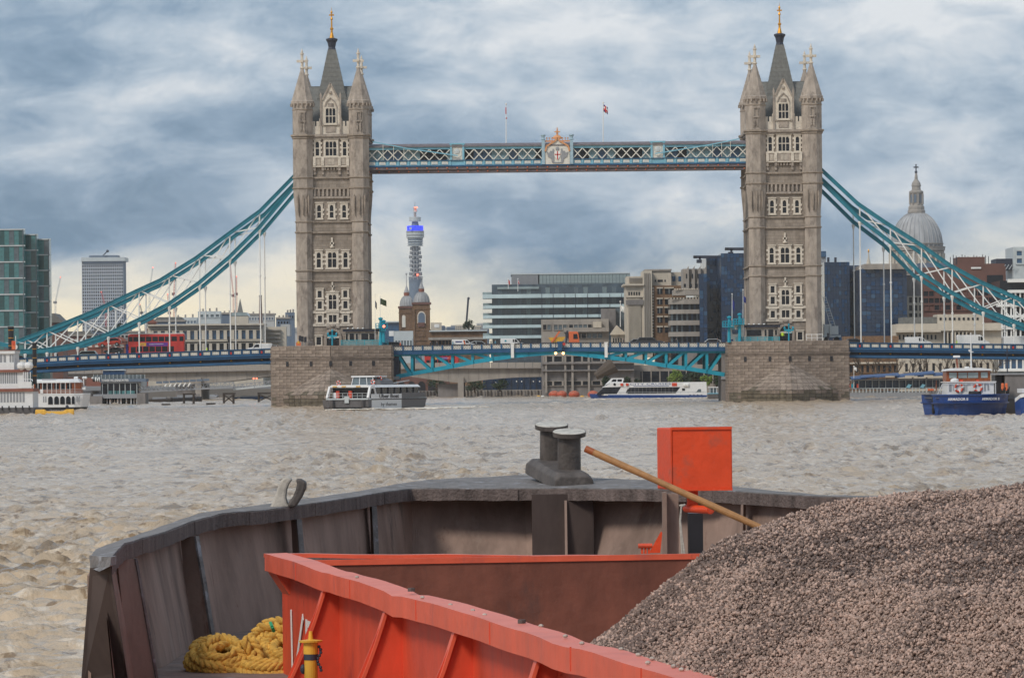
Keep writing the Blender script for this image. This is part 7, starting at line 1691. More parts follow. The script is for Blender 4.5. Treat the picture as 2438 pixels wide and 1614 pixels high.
for i in range(6): x=392+i*11; MB().beam(P(x+6,911,Y+1.2),P(x,920,Y+1.2),0.12,0.3).build('canopy_prop','white',T)
T=thing('footbridge','pale railed footbridge joining the gangway to the bank behind the left pier','footbridge',tuple(P(560,925,Y+4))); truss(P(556,927,Y+4),P(680,914,Y+4),1.0,12,T,'grey'); MB().beam(P(556,927,Y+4.8),P(680,914,Y+4.8),1.9,0.35).build('walkway','lgrey',T)
dg_='timber dolphins under the gangway'
def dolphin(x0,x1,y0,y1,label,br=True):
    Yd=wl((x0+x1)/2,y1); T=thing('timber_dolphin',label,'mooring dolphin',tuple(P((x0+x1)/2,y1,Yd)),group=dg_); 
    for x in (x0+2,x1-2): MB().cyl(P(x,y1+2,Yd),P(x,y0,Yd),0.24,n=8).build('pile','timber',T); MB().cyl(P(x,y1+2,Yd+2),P(x,y0,Yd+2),0.24,n=8).build('pile','timber',T)
    m=MB(); m.rect(x0-1,y0,x1+1,y0+4,Yd-0.3,2.8)
    if br: m.beam(P(x0+2,y0+4,Yd-.25),P(x1-2,y1-2,Yd-.25),0.25,0.25); m.beam(P(x1-2,y0+4,Yd-.25),P(x0+2,y1-2,Yd-.25),0.25,0.25)
    m.build('brace','timber',T)
dolphin(531,558,935,960,'black timber dolphin with crossed braces, left of the right pair'); dolphin(614,654,934,957,'wider black timber dolphin beside the left pier'); dolphin(436,463,936,961,'plain timber dolphin below the middle of the gangway',False)
def barge_(x0,x1,y0,y1,label,matn='black',cat='barge'):
    Yb=wl((x0+x1)/2,y1); k=F/Yb; p=P((x0+x1)/2,y1,Yb); T=thing('moored_barge',label,cat,(p.x,Yb,0),world_=False,group='barges moored beyond the gangway'); h=(y1-y0)/k; w=(x1-x0)/k/2
    hull(T,[(-w,-1),(-w*0.8,-2),(w*0.8,-2),(w,-1),(w,2),(-w,2)],[h*0.9,h*0.7,h*0.7,h,h,h*0.9],-0.3,matn,0.9); MB().box(-w*0.6,w*0.5,-1.2,1.2,h*0.7,h*1.3).build('hold_cover','grey',T); MB().box(w*0.55,w*0.8,-0.8,0.8,h*0.7,h*1.5).build('cabin','concd',T)
barge_(408,482,944,956,'black barge low in the water beneath the gangway'); barge_(352,412,948,957,'flat rust-brown barge left of the black one','timber'); barge_(490,520,941,949,'small dark barge with red post right of the black one','grey'); barge_(558,636,944,950,'dark blue barge between the two braced dolphins','navy2')
for x,y,w,l in ((395,964,20,'dark driftwood bar afloat under the gangway, left one'),(502,962,22,'dark driftwood bar afloat under the gangway, right one')):
    Yb=wl(x,y); p=P(x,y,Yb); T=thing('driftwood',l,'driftwood',tuple(p)); m=MB(); kk=Yb/F; m.cyl((p.x-w/2*kk,Yb,0.05),(p.x+w/2*kk,Yb+0.6,0.1),0.22,0.16,7); m.build('log','timber',T)
Y=1010; T=thing('red_signal','twin red lights on a slim post in front of the road bridge','signal light',tuple(P(606,925,Y))); MB().cyl(P(606,925,Y),P(606,900,Y),0.06).build('post','grey',T)
for x in (604,611): MB().ell(tuple(P(x,901,Y)),0.17,0.17,0.17,8,5).build('lamp','redlamp',T)
M['roofblue']=mat('roof_blue',(0.04,0.085,0.2),0.5,var=0.2)
# --- right pontoon with blue roof
Y=wl(2130,945); k=F/Y; T=thing('blue_roof_pontoon','long river pontoon with curved blue roof right of the right pier','pontoon',tuple(P(2130,945,Y)))
MB().rect(2016,934,2300,947,Y,7).build('hull','grey',T); MB().rect(2030,901,2270,926,Y+3,3).build('shelter','navy',T); 
for x in np.linspace(2028,2268,16): MB().rect(x,901,x+1.5,935,Y+1,0.15).build('post','lgrey',T)
m=MB()
segs=((2026,2082,902,897),(2048,2140,899,893),(2135,2224,897,888),(2190,2256,895,891))
for i,(x0,x1,ya,yb) in enumerate(segs):
    m=MB(); a,b=P(x0,ya,Y),P(x1,yb,Y); n=6; rings=[]
    for j in range(n+1): t=j/n; yy=Y-1.5+7*t; zz=0.5*math.sin(math.pi*t); rings.append([(a.x,yy,a.z+zz),(b.x,yy,b.z+zz),(b.x,yy,b.z+zz-0.2),(a.x,yy,a.z+zz-0.2)])
    m.loft(rings); m.build('roof','roofblue',T)
MB().rect(2020,902,2270,905,Y-0.3,5).build('roof_beam','grey',T)
for x in (2108,2155,2200): MB().rect(x,895-(x-2100)*0.02,x+22,898,Y-1.8,0.2).build('roof_panel','portland',T)
for i in range(30): x=2020+i*8.4; MB().rect(x,924,x+2.2,935,Y-0.05,0.1).build('rail_post','lgrey',T)
MB().rect(2016,923,2270,924.5,Y-0.1,0.2).build('rail','lgrey',T)
for x in (2163,2196): m=MB(); m.hexa([tuple(P(x-6,922,Y-.3)),tuple(P(x+2,924,Y-.3)),tuple(P(x+2,924,Y-.1)),tuple(P(x-6,922,Y-.1)),tuple(P(x,914,Y-.3)),tuple(P(x+8,916,Y-.3)),tuple(P(x+8,916,Y-.1)),tuple(P(x,914,Y-.1))]); m.build('tilted_sign','sky',T)
for x,c in ((2021,'lred'),(2040,'lred'),(2027,'teal')): MB().rect(x,914,x+4,923,Y-0.5,0.3).build('locker',c,T)
MB().cyl(P(2209,928,Y-.4),P(2223,928,Y-.4),0.22,n=10).build('orange_float','orange',T); m=MB(); m.cyl(P(2229,930,Y-.4),P(2229,905,Y-.4),0.12); m.build('post_lamp','redbrick',T)
flag(2033,872,925,Y-1,'white house flag on the pontoon right of the right pier',(['white','white'],0),7,8,873,poler=0.07); flag(2022,884,925,Y-1,'bare white pole at the end of the blue-roofed pontoon',None,0,poler=0.06)
# ================================================================ BARGE IN THE FOREGROUND
M['hullsteel']=mat('barge_steel',(0.29,0.205,0.17),0.82,spec=0.15,var=0.4,scale=1.6,bump=0.25,streak=0.75,dirt=((0.34,0.26,0.22),2.0,0.55),more=(((0.16,0.075,0.05),3.3,0.62),((0.06,0.05,0.047),1.2,0.60)))
M['hulldark']=mat('barge_steel_dark',(0.075,0.055,0.05),0.8,var=0.4,scale=2,spec=0.2,streak=0.7)
M['gun']=mat('gunwale_steel',(0.17,0.155,0.15),0.65,var=0.4,scale=6,bump=0.4,dirt=((0.33,0.33,0.36),5,0.55))
M['gunface']=mat('gunwale_face',(0.135,0.105,0.097),0.8,spec=0.2,var=0.45,scale=9,bump=0.5,streak=0.9)
M['rustin']=mat('hold_rust',(0.20,0.066,0.042),0.75,var=0.35,scale=2.2,streak=0.7,bump=0.2,dirt=((0.10,0.05,0.04),1.5,0.55))
M['coam']=mat('coaming_orange',(0.72,0.115,0.055),0.5,var=0.16,scale=2.5,streak=0.5,bump=0.2,bscale=5,dirt=((0.50,0.10,0.07),2.0,0.55),more=(((0.26,0.06,0.04),7,0.66),((0.12,0.05,0.04),30,0.70)),dust_skylight=(0.74,0.27,0.21))  # tops carry dust and painted-in sky light as a paler pink
M['coamd']=mat('coaming_red',(0.64,0.072,0.03),0.55,var=0.2,scale=2.5,streak=0.6,bump=0.2,bscale=4,dirt=((0.42,0.055,0.035),2.0,0.56),more=(((0.20,0.05,0.035),8,0.64),))
M['boxor']=mat('box_orange',(0.72,0.07,0.017),0.5,var=0.1,scale=5,bump=0.1,dirt=((0.55,0.085,0.04),4,0.54),more=(((0.13,0.055,0.04),14,0.655),((0.80,0.32,0.24),6,0.68)))
M['bdeck']=mat('barge_deck',(0.22,0.155,0.13),0.85,var=0.35,scale=3,bump=0.4,dirt=((0.26,0.24,0.24),2.5,0.55))
M['boll']=mat('bollard_steel',(0.095,0.08,0.073),0.6,var=0.4,scale=7,bump=0.25,streak=0.5,dirt=((0.3,0.28,0.25),11,0.66))
M['caplight']=mat('worn_cap',(0.5,0.47,0.42),0.6,var=0.3,scale=14,dirt=((0.14,0.12,0.12),9,0.58))
M['rope']=mat('yellow_rope',(0.72,0.42,0.085),0.8,var=0.3,scale=16,bump=0.5,bscale=160,dirt=((0.34,0.20,0.06),7,0.58))
M['wood']=mat('wooden_handle',(0.38,0.19,0.075),0.6,var=0.22,scale=22,streak=0.0,bump=0.1)
M['bone']=mat('worn_fairlead',(0.44,0.40,0.35),0.65,var=0.25,scale=14,bump=0.2,dirt=((0.14,0.12,0.11),12,0.6))
B=thing('cargo_barge','dark steel barge bow with orange hold coaming filling the foreground','barge',(1.0,36,0))
# ---- coaming rim lines
A0=P(630,1318,36.0); zr=A0.z
YBn=20.85; B0=P(1615,1614,YBn)
ax=(B0-A0); ax.z=0; ax.normalize()              # towards us along the port rim
lf=Vector((ax.y,-ax.x,0))                        # outward (to port)
if lf.x>0: lf=-lf
rt=-lf
def rim(px):                                     # point of the outer rim edge under pixel column px
    t0,t1=0.0,1.25
    for _ in range(50):
        t=(t0+t1)/2; q=A0.lerp(B0,t); u=q.x*F/q.y; x=CX+u
        if x<px: t0=t
        else: t1=t
    return A0.lerp(B0,t)
ext=B0+(B0-A0)*0.45
C0=A0+rt*7.0; C0.z=A0.z-0.15; 
def prism_line(p,q,sec,mt,name,parent,bump_=None,n=1):
    """sweep a section (offset outward, up) along the line p..q"""
    m=MB(); rings=[]
    for i in range(n+1):
        t=i/n; c=p.lerp(q,t); w=0.0 if not bump_ else bump_(t)
        rings.append([tuple(c+lf*(o+w)+Vector((0,0,u+w*0.4))) for o,u in sec])
    m.loft(rings); return m.build(name,mt,parent)
wob=lambda t:-0.022*math.exp(-((t-0.42)/0.02)**2)-0.016*math.exp(-((t-0.78)/0.03)**2)-0.012*math.exp(-((t-0.2)/0.015)**2)+0.006*math.sin(t*19)*math.sin(t*7+1)+0.002*math.sin(t*61+1)
CO=MB(); hw_=0.13
rings=[]; n=60
for i in range(n+1):
    c=A0.lerp(ext,i/n); w=wob(i/n*1.4); rings.append([tuple(c+lf*(o)+Vector((0,0,u+w))) for o,u in ((0,0),(0,-hw_),(-0.05,-hw_-0.002),(-0.17,-hw_),(-0.17,0.004))])
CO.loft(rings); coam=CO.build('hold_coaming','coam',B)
# far rim
far=MB(); rings=[]
for i in range(21):
    c=(A0+ax*0.0).lerp(C0,i/20); rings.append([tuple(c-ax*o+Vector((0,0,u+0.004*math.sin(i*1.9)))) for o,u in ((0.06,0.001),(0.06,-0.028),(-0.02,-0.03),(-0.02,-0.0))])
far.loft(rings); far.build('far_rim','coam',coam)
m=MB(); 
def slab(mm,p,q,o0,o1,z0,z1,nrm): 
    vs=[]
    for z in (z0,z1):
        for a,o in ((p,o0),(q,o0),(q,o1),(p,o1)): vs.append((a.x+nrm.x*o,a.y+nrm.y*o,z))
    mm.hexa(vs)
slab(m,A0+rt*0.24+ax*0.0,C0,0.02,0.05,0.9,zr-0.06,ax); m.build('far_inner_wall','rustin',coam)
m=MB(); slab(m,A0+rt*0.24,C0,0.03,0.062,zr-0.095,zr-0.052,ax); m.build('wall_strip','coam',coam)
m=MB(); slab(m,A0-lf*0.16+ax*0.02,ext-lf*0.16,0,0.03,1.9,zr-hw_+0.005,lf); slab(m,A0-lf*0.16+ax*0.02,A0+rt*7-ax*-0.02,0,0.02,1.9,zr-0.06,-ax); m.build('wall_plate','coamd',coam)
# slanting head plate under the corner of the rim
q=A0-lf*0.13
m=MB(); m.hexa([tuple(A0-lf*0.02+Vector((0,0,-hw_))),tuple(A0-lf*0.02+ax*0.5+Vector((0,0,-hw_))),tuple(A0-lf*0.13+ax*0.5+Vector((0,0,-hw_))),tuple(A0-lf*0.13+Vector((0,0,-hw_))),
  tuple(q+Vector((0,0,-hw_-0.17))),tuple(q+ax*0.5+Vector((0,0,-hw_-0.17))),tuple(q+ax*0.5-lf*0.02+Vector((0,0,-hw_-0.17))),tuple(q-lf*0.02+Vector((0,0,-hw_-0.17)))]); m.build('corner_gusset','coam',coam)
def stay_(px):
    c=rim(px); t=c+Vector((0,0,-hw_)); m=MB(); p0=t-lf*0.02; p1=c-lf*0.13; foot=1.95
    dzf=t.z-foot
    s=0.34
    vs=[tuple(t-lf*0.03),tuple(t-lf*0.14),(p1.x,p1.y,foot),(c.x+lf.x*s,c.y+lf.y*s,foot)]
    d=ax*0.012
    m.add([tuple(Vector(v)-d) for v in vs]+[tuple(Vector(v)+d) for v in vs],[(0,1,2,3),(7,6,5,4),(0,3,7,4),(1,0,4,5),(2,1,5,6),(3,2,6,7)])
    st=m.build('stay','coamd',coam)
    m=MB(); a=Vector(vs[0]); b=Vector(vs[3]); k=8; pts=[a.lerp(b,i/k)+lf*(0.03*math.sin(math.pi*i/k)*-1) for i in range(k+1)]
    for u,v in zip(pts[:-1],pts[1:]): m.beam(u,v,0.085,0.02,up=tuple(lf))
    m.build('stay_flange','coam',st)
for px in (757,903,1065,1260,1440,1590): stay_(px)
for px in (700,828,985,1160,1352,1520):       # weld seams across the rim, a bolt head or two on top
    c=rim(px); m=MB(); m.cyl(c+lf*0.001+Vector((0,0,-0.004)),c+lf*0.001+Vector((0,0,-hw_+0.004)),0.005,n=6); m.build('weld_seam','coamd',coam)
for px in (925,1180): c=rim(px)-lf*0.13; MB().cyl(c+Vector((0,0,0.0)),c+Vector((0,0,0.022)),0.022,n=8).build('bolt_head','boll',coam)
rn=random.Random(31)
for px in (980,1120,1290,1470,820,1040,1085,1210,1345,1395,1440,1500,1530,1555): 
    c=rim(px)-lf*rn.uniform(0.05,0.2); m=MB(); m.ell(c+Vector((0,0,0.008)),0.014,0.012,0.01,6,4); m.build('loose_stone','bone',coam)
# painted letters on the coaming wall
wz=lambda o,u:A0-lf*(0.127)+ax*o+Vector((0,0,u))
def stroke(o0,u0,o1,u1,w,d=0.004):
    m=MB(); a=wz(o0,u0)+lf*0.006; b=wz(o1,u1)+lf*0.006; m.beam(a,b,0.006,w,up=(0,0,1)) if abs(u1-u0)<0.02 else m.beam(a,b,w,0.006,up=tuple(lf)); m.build('painted_mark','white',coam)
stroke(0.62,-0.40,0.68,-1.0,0.05); stroke(0.68,-1.0,1.33,-0.42,0.06); stroke(1.52,-0.43,1.52,-0.74,0.07); stroke(1.60,-0.46,2.1,-0.46,0.05); stroke(1.60,-0.60,2.1,-0.60,0.05); stroke(2.1,-0.45,2.1,-0.61,0.08)
m=MB()
for i in range(8):
    a=math.pi/2-math.pi*i/8; b=math.pi/2-math.pi*(i+1)/8
    m.beam(wz(2.5+0.42*math.cos(a),-0.6+0.12*math.sin(a))+lf*0.006,wz(2.5+0.42*math.cos(b),-0.6+0.12*math.sin(b))+lf*0.006,0.06,0.006,up=tuple(lf))
m.build('painted_mark','white',coam)
# ---- deck
DZ=2.03
m=MB()
gin=[(264,1326,32.7),(295,1293,35.2),(377,1270,37.1),(452,1241,40),(527,1221,41.7),(606,1216,42.3),(760,1195,44),(895,1173,46.6),(978,1163,47.9),(1266,1161,47.6),(1574,1163,46.6),(1700,1166,46.3),(1955,1181,44.6),(2110,1183,44.5),(2330,1200,43.5),(2620,1240,38)]
gout=[(214,1326,33.1),(229,1306,35.6),(300,1281,38.0),(385,1252,40.6),(470,1222,42.3),(570,1208,43.2),(735,1186,45.0),(880,1164,47.4),(975,1147,48.9),(1030,1141,49.2),(1440,1131,49.2),(1570,1146,47.6),(1745,1158,46.9),(1958,1178,45.0),(2113,1180,44.9),(2335,1196,44.0),(2640,1236,38.5)]
# resample both to a common parameter
def rs(pts,n):
    q=[P(*p) for p in pts]; t=np.linspace(0,len(q)-1,n); out=[]
    for s in t:
        i=min(int(s),len(q)-2); out.append(q[i].lerp(q[i+1],s-i))
    return out
# match gout to gin by index: insert so both have equal count
gin2=gin[:9]+[(1030,1162,47.85)]+gin[9:10]+gin[10:]
gout2=gout[:9]+[(1030,1141,49.2),(1240,1130,49.6),(1560,1143,48.0)]+gout[12:]
assert len(gin2)==len(gout2),(len(gin2),len(gout2))
GI=rs(gin2,160); GO=rs(gout2,160)
rnd=random.Random(4)
for i in range(160):
    w=0.004*math.sin(i*0.31)*math.sin(i*0.13+2)+0.0012*math.sin(i*1.3+1)
    GI[i].z+=w; GO[i].z+=w*0.7+0.002*math.sin(i*1.1)
cm=MB(); rings=[]
for a,b in zip(GI,GO):
    d=(a-b).normalized()*0.0
    rings.append([tuple(a),tuple(a+Vector((0,0,-0.125))),tuple(a.lerp(b,0.5)+Vector((0,0,-0.13))),tuple(b+Vector((0,0,-0.13))),tuple(b+Vector((0,0,0.0)))])
n=len(rings); cm.loft(rings); gw=cm.build('gunwale','gun',B)
# worn timber-like face of the gunwale, in short lengths
i=0; rnd=random.Random(12)
while i<158:
    L_=rnd.randint(2,6); j=min(159,i+L_); m=MB(); rings=[]
    e=0.012+rnd.random()*0.02
    for k in range(i,j+1):
        a,b=GI[k],GO[k]; d=(a-b); d.z=0; d=d.normalized()*e; rings.append([tuple(a+d+Vector((0,0,-0.008-rnd.random()*0.006))),tuple(a+d+Vector((0,0,-0.12-rnd.random()*0.01))),tuple(a-d*0.2+Vector((0,0,-0.12))),tuple(a-d*0.2+Vector((0,0,-0.008)))])
    m.loft(rings); m.build('rubbing_plate','gunface',gw); i=j
# inner bulwark plating flaring down to the deck
cen=Vector((0.6,38,0))
FT=[]
for a in GI:
    d=Vector((cen.x-a.x,cen.y-a.y,0)).normalized(); FT.append(Vector((a.x,a.y,2.0))+d*0.05)
m=MB(); vs=[];fs=[]
for k,(a,b,o) in enumerate(zip(GI,FT,GO)):
    d=(a-o); d.z=0; d.normalize(); top=a.lerp(o,0.35)+Vector((0,0,-0.126)); vs+= [tuple(top),tuple(top.lerp(b,0.5)+d*-0.02*math.sin(k*0.5)),tuple(b),tuple(b-d*0.03),tuple(top-d*0.03)]
for k in range(159):
    for s in range(5): fs.append((k*5+s,(k+1)*5+s,(k+1)*5+(s+1)%5,k*5+(s+1)%5))
m.add(vs,fs); m.build('bulwark','hullsteel',B)
# brackets (triangular ribs) on the bulwark
def bracket(px,w_top=0.06,w_foot=0.19,name='bracket'):
    k=min(range(160),key=lambda i:abs(CX+GI[i].x*F/GI[i].y-px)); a,b=GI[k],FT[k]
    d=Vector((cen.x-a.x,cen.y-a.y,0)).normalized(); t=Vector((d.y,-d.x,0))*0.012
    top=a+Vector((0,0,-0.125)); vs=[top+d*w_top,top-d*0.1,b-d*0.05,b+d*w_foot]
    m=MB(); m.add([tuple(v-t) for v in vs]+[tuple(v+t) for v in vs],[(0,1,2,3),(7,6,5,4),(0,3,7,4),(1,0,4,5),(2,1,5,6),(3,2,6,7)]); o=m.build(name,'hullsteel',B)
    m=MB(); m.beam(vs[0],vs[3],0.05,0.02,up=tuple(d)); (px<900) and m.build('bracket_flange','gun',o)
for px in (296,452,695,890,1350,1760): bracket(px)
# end plate of the bulwark nearest us at left
e=[P(214,1352,32.9),P(262,1345,32.6),P(308,1640,33.0),P(190,1660,33.2)]
m=MB(); m.add([tuple(v) for v in e]+[tuple(v+Vector((0.0,0.03,0))) for v in e],[(0,1,2,3),(7,6,5,4),(0,3,7,4),(1,0,4,5),(2,1,5,6),(3,2,6,7)]); m.build('end_plate','hulldark',B)
m=MB(); f=[P(212,1322,33.0),P(264,1326,32.55),P(262,1347,32.5),P(236,1360,32.6),P(216,1352,32.95)]; m.add([tuple(v) for v in f]+[tuple(v+Vector((0.02,0.25,0))) for v in f],[(0,1,2,3,4),(9,8,7,6,5)]+[(i,5+i,5+(i+1)%5,(i+1)%5) for i in range(5)]); m.build('gunwale_end','gun',gw)
# deck and outer hull
dk=MB(); ring=[(p.x,p.y) for p in FT]; ring2=ring+[(8,20),(2.0,14),(-1.2,20),(-2.6,30),(-2.65,32.6)]
dk.plan(ring2,DZ-0.12,DZ); dk.build('deck','bdeck',B)
ob=MB(); out=[(p.x,p.y,p.z) for p in GO]+[(7.6,30,2.0),(6,12,2.0),(-0.6,12,2.0),(-2.9,30,2.0)]
rings=[[(x,y,-0.6) for x,y,z in out],[(x,y,DZ-0.14) for x,y,z in out]]; ob.loft(rings); 
k0=len(ob.v); ob.build('hull','hullsteel',B)
sk=MB(); 
for i in range(159):
    a,b=GO[i],GO[i+1]; sk.add([(a.x,a.y,DZ-0.2),(b.x,b.y,DZ-0.2),(b.x,b.y,b.z-0.13),(a.x,a.y,a.z-0.13)],[(0,1,2,3)])
o=sk.build('side_plating','hullsteel',B,fix=False); so2=o.modifiers.new('solid','SOLIDIFY'); so2.thickness=0.02
# ---- twin bollard
Yb=47.9; k=Yb/F
def pz(px,py,Y=Yb): return P(px,py,Y)
BO=MB(); b0=pz(1368,1162,47.7); b1=pz(1296,1122,48.85)
prof=[(-0.21,-0.02),(0.21,-0.02),(0.2,0.10),(0.15,0.145),(-0.15,0.145),(-0.2,0.10)]
d=(b1-b0); side=Vector((d.y,-d.x,0)).normalized()
rings=[]
for t in (0,0.06,0.94,1): 
    c=b0.lerp(b1,t); rings.append([tuple(c+side*x+Vector((0,0,z*(1 if 0.01<t<0.99 else 0.8)))) for x,z in prof])
BO.loft(rings); bo=BO.build('twin_bollard','boll',B,bevel=0.012)
for (px,pt,pb,Y) in ((1355,1034,1126,48.1),(1313,1017,1106,48.75)):
    a=pz(px,pb+4,Y); b=pz(px,pt,Y); b.y-=0.17*(b.z-a.z); r=27.5*Y/F; d_=(b-a).normalized()
    MB().cyl(a-d_*0.06,b,r*1.03,r*0.99,24).build('bollard_post','boll',bo)
    R1=40*Y/F; MB().cyl(b-d_*0.015,b+d_*0.03,R1*0.98,R1,28).build('bollard_cap','boll',bo); MB().cyl(b+d_*0.03,b+d_*0.036,R1*0.97,R1*0.93,28).build('cap_top','caplight',bo)
# pads under the bollard behind the plating
m=MB(); a=pz(1365,1200,47.5); m.box(a.x-0.42,a.x+0.2,47.3,47.4,2.0,3.1); m.build('bollard_doubler','hulldark',B)
# ---- curved fairlead at left
def horn(pts,w,name,th=0.02):
    m=MB(); rings=[]
    for (px,py,Y,ww) in pts:
        c=P(px,py,Y); rings.append([tuple(c+Vector((-th,-ww/2,0.0))),tuple(c+Vector((th,-ww/2,0.0))),tuple(c+Vector((th,ww/2,0.0))),tuple(c+Vector((-th,ww/2,0.0)))])
    m.loft(rings); return m
y0=43.3
def blade(px,yf,d):
    q=[P(a_,b_,yf) for a_,b_ in px]; return MB().prism([(v.x,v.z) for v in q],yf,yf+d)
fl=blade([(640,1212),(648,1196),(658,1170),(664,1152),(673,1138),(685,1135),(696,1141),(687,1152),(682,1166),(680,1184),(684,1198),(690,1208)],y0-0.10,0.2).build('fairlead','bone',B,bevel=0.02)
blade([(684,1206),(688,1194),(697,1182),(704,1166),(707,1152),(704,1139),(716,1140),(729,1148),(727,1164),(719,1182),(709,1198),(702,1208)],y0-0.14,0.22).build('fairlead_horn','boll',fl,bevel=0.02)
# ---- orange bracket and dark post behind the hold rim
m=MB(); m.hexa([tuple(P(1545,1316,40)),tuple(P(1572,1316,40)),tuple(P(1572,1316,40.3)),tuple(P(1545,1316,40.3)),tuple(P(1574,1264,40)),tuple(P(1577,1268,40)),tuple(P(1577,1268,40.3)),tuple(P(1574,1264,40.3))]); m.build('orange_stay','boxor',B)
m=MB(); 
for x in (1529,1537,1545): m.rect(x-2.5,1294,x+2.5,1318,39.8,0.1)
p=P(1537,1300,39.7); m.cyl((p.x-0.06,39.8,p.z),(p.x+0.06,39.8,p.z),0.02); m.build('hinge_lug','boxor',B)
m=MB(); m.rect(1578,1172,1588,1330,44.6,0.2); m.rect(1588,1175,1616,1330,44.75,0.15); m.build('bulwark_post','hullsteel',B); MB().rect(1640,1222,1674,1330,44.7,0.3).build('socket_post','black',B)
# ---- sounding pipe with a flange
Yp=32.1; k=Yp/F
VP=MB(); a=P(741,1640,Yp); r=16*k
VP.lathe((a.x,Yp,0),[(r,a.z),(r,P(741,1570,Yp).z)],20); vp=VP.build('vent_pipe','yellow',B)
MB().lathe((a.x,Yp,0),[(r*1.06,P(741,1570,Yp).z),(r*1.06,P(741,1556,Yp).z)],20).build('pipe_collar','iron',vp); MB().lathe((a.x,Yp,0),[(r*1.1,P(741,1556,Yp).z),(r*1.1,P(741,1529,Yp).z)],20).build('pipe_head','yellow',vp)
z=P(741,1528,Yp).z; m=MB(); m.lathe((a.x,Yp,z),[(r*1.7,0),(r*1.75,0.012),(r*0.4,0.02)],20); m.lathe((a.x,Yp,z),[(0.018,0.02),(0.014,0.05),(0.012,0.075)],8); m.build('pipe_flange','yellow',vp)
m=MB(); 
for i in range(9):
    t=i/8; m.ell((a.x+r*1.25+0.012*math.sin(i),Yp-0.02,z-0.03-0.16*t),0.012,0.01,0.012,6,4)
m.ell((a.x-r*1.15,Yp,P(741,1592,Yp).z),0.022,0.02,0.035,8,5); m.build('chain_and_lug','iron',vp)
# ================================================================ LOOSE THINGS ON THE BARGE
Yx=43.2; T=thing('orange_box','orange steel box on a short post at the bow of the barge','box',tuple(P(1650,1215,Yx)))
m=MB(); kk=Yx/F; c0=P(1600,1166,Yx); c1=P(1744,1166,Yx); zt0=P(1672,1018,Yx).z; c2=P(1564,1161,Yx+0.62); c3=Vector((c1.x-0.02,Yx+0.62,0))
z0=c0.z
m.hexa([(c0.x,Yx,z0),(c1.x,Yx-0.0,z0),(c3.x,Yx+0.62,z0),(c2.x,Yx+0.5,z0),(c0.x,Yx,zt0),(c1.x,Yx,zt0),(c3.x,Yx+0.62,zt0),(c2.x,Yx+0.5,zt0)]); m.build('box_body','boxor',T,bevel=0.012)
m=MB(); m.beam((c0.x,Yx-0.004,zt0-0.005),(c1.x,Yx-0.004,zt0-0.005),0.02,0.025); m.beam((c0.x,Yx-0.004,z0),(c1.x,Yx-0.004,z0),0.015,0.02); m.beam((c0.x-0.004,Yx-0.004,z0),(c0.x-0.004,Yx-0.004,zt0),0.012,0.012); m.build('box_seam','boxor',T)
m=MB(); m.rect(1636,1166,1662,1206,Yx+0.2,0.1); m.build('post','boxor',T)
m=MB(); a=P(1634,1210,Yx+0.3); b=P(1692,1214,Yx-0.2); m.cyl(a,b,9.5*kk,n=16,cap=True); m.build('socket_tube','boxor',T); m=MB(); dd=(b-a).normalized(); m.cyl(b,b+dd*0.004,6.5*kk,n=14); m.build('tube_mouth','coamd',T)
T=thing('frayed_cord','frayed pale cord hanging from the orange tube','cord',tuple(P(1622,1205,43.0))); rnd=random.Random(8); m=MB()
for i in range(7):
    o=rnd.uniform(-3,3); pts=[P(1630+o*0.3,1200,42.95),P(1622+o*0.3,1206,42.9),P(1619+o*0.4,1240,42.9),P(1622+o*0.7,1275,42.9),P(1627+o*1.3,1322,42.9)]; m.tube(pts,0.006,5)
m.build('strand','bone',T); m=MB(); m.ell(tuple(P(1624,1203,42.92)),0.03,0.02,0.012,8,5); m.build('knot','bone',T)
T=thing('wooden_handle','long wooden tool handle leaning out of the gravel heap','tool handle',tuple(P(1608,1160,25.6))); a=P(1394,1068,25.6); b=P(1880,1287,25.3); m=MB(); n=12; pts=[a.lerp(b,i/n) for i in range(n+1)]
rr=[0.0185+0.0012*math.sin(i) for i in range(n+1)]
for i in range(n): m.cyl(pts[i],pts[i+1],rr[i],rr[i+1],14,cap=(i in(0,n-1)))
m.build('shaft','wood',T,smooth=False)
MB().cyl(a,a+(b-a).normalized()*0.05,0.0195,0.0195,14).build('handle_tip','varnish',T)
# ---- yellow plaited rope
T=thing('rope_coil','heap of thick yellow plaited mooring rope on the barge deck','rope',tuple(P(570,1600,36.3)))
RP=MB(); rnd=random.Random(3)
def strand_path(cx,cy,rx,ry,Y,dy,n=80,a0=0,turn=1.0,tilt=0):
    pts=[]
    for i in range(int(n*turn)+1):
        a=a0+2*math.pi*i/n; pts.append(P(cx+rx*math.cos(a),cy-ry*math.sin(a)+tilt*math.cos(a)+rnd.uniform(-.6,.6),Y+dy*math.sin(a)))
    return pts
def braid(pts,r):
    L=0; d=[0]
    for a,b in zip(pts[:-1],pts[1:]): L+=(b-a).length; d.append(L)
    step=r*0.62; s=0; i=0; j=0
    while s<L:
        while i<len(d)-2 and d[i+1]<s: i+=1
        t=(s-d[i])/max(1e-6,d[i+1]-d[i]); p=pts[i].lerp(pts[i+1],t); tg=(pts[i+1]-pts[i]).normalized(); sd=tg.cross(Vector((0,-1,0.25)))
        if sd.length<1e-3: sd=Vector((0,0,1))
        sd.normalize(); up=sd.cross(tg).normalized(); 
        for q in (1,-1):
            for face in (1,-1):
                dirv=(tg*0.86+sd*q*0.52*face).normalized(); nrm=dirv.cross(up).normalized(); R=Matrix((dirv,nrm,dirv.cross(nrm))).transposed()
                off=p+sd*q*r*0.46+up*face*r*0.34+tg*(step*0.5 if q>0 else 0)
                if face<0 and j%2: continue
                RP.ell(off,r*0.86,r*0.36,r*0.40,7,5,0,R)
        s+=step; j+=1
r0=0.072
Y0=36.4
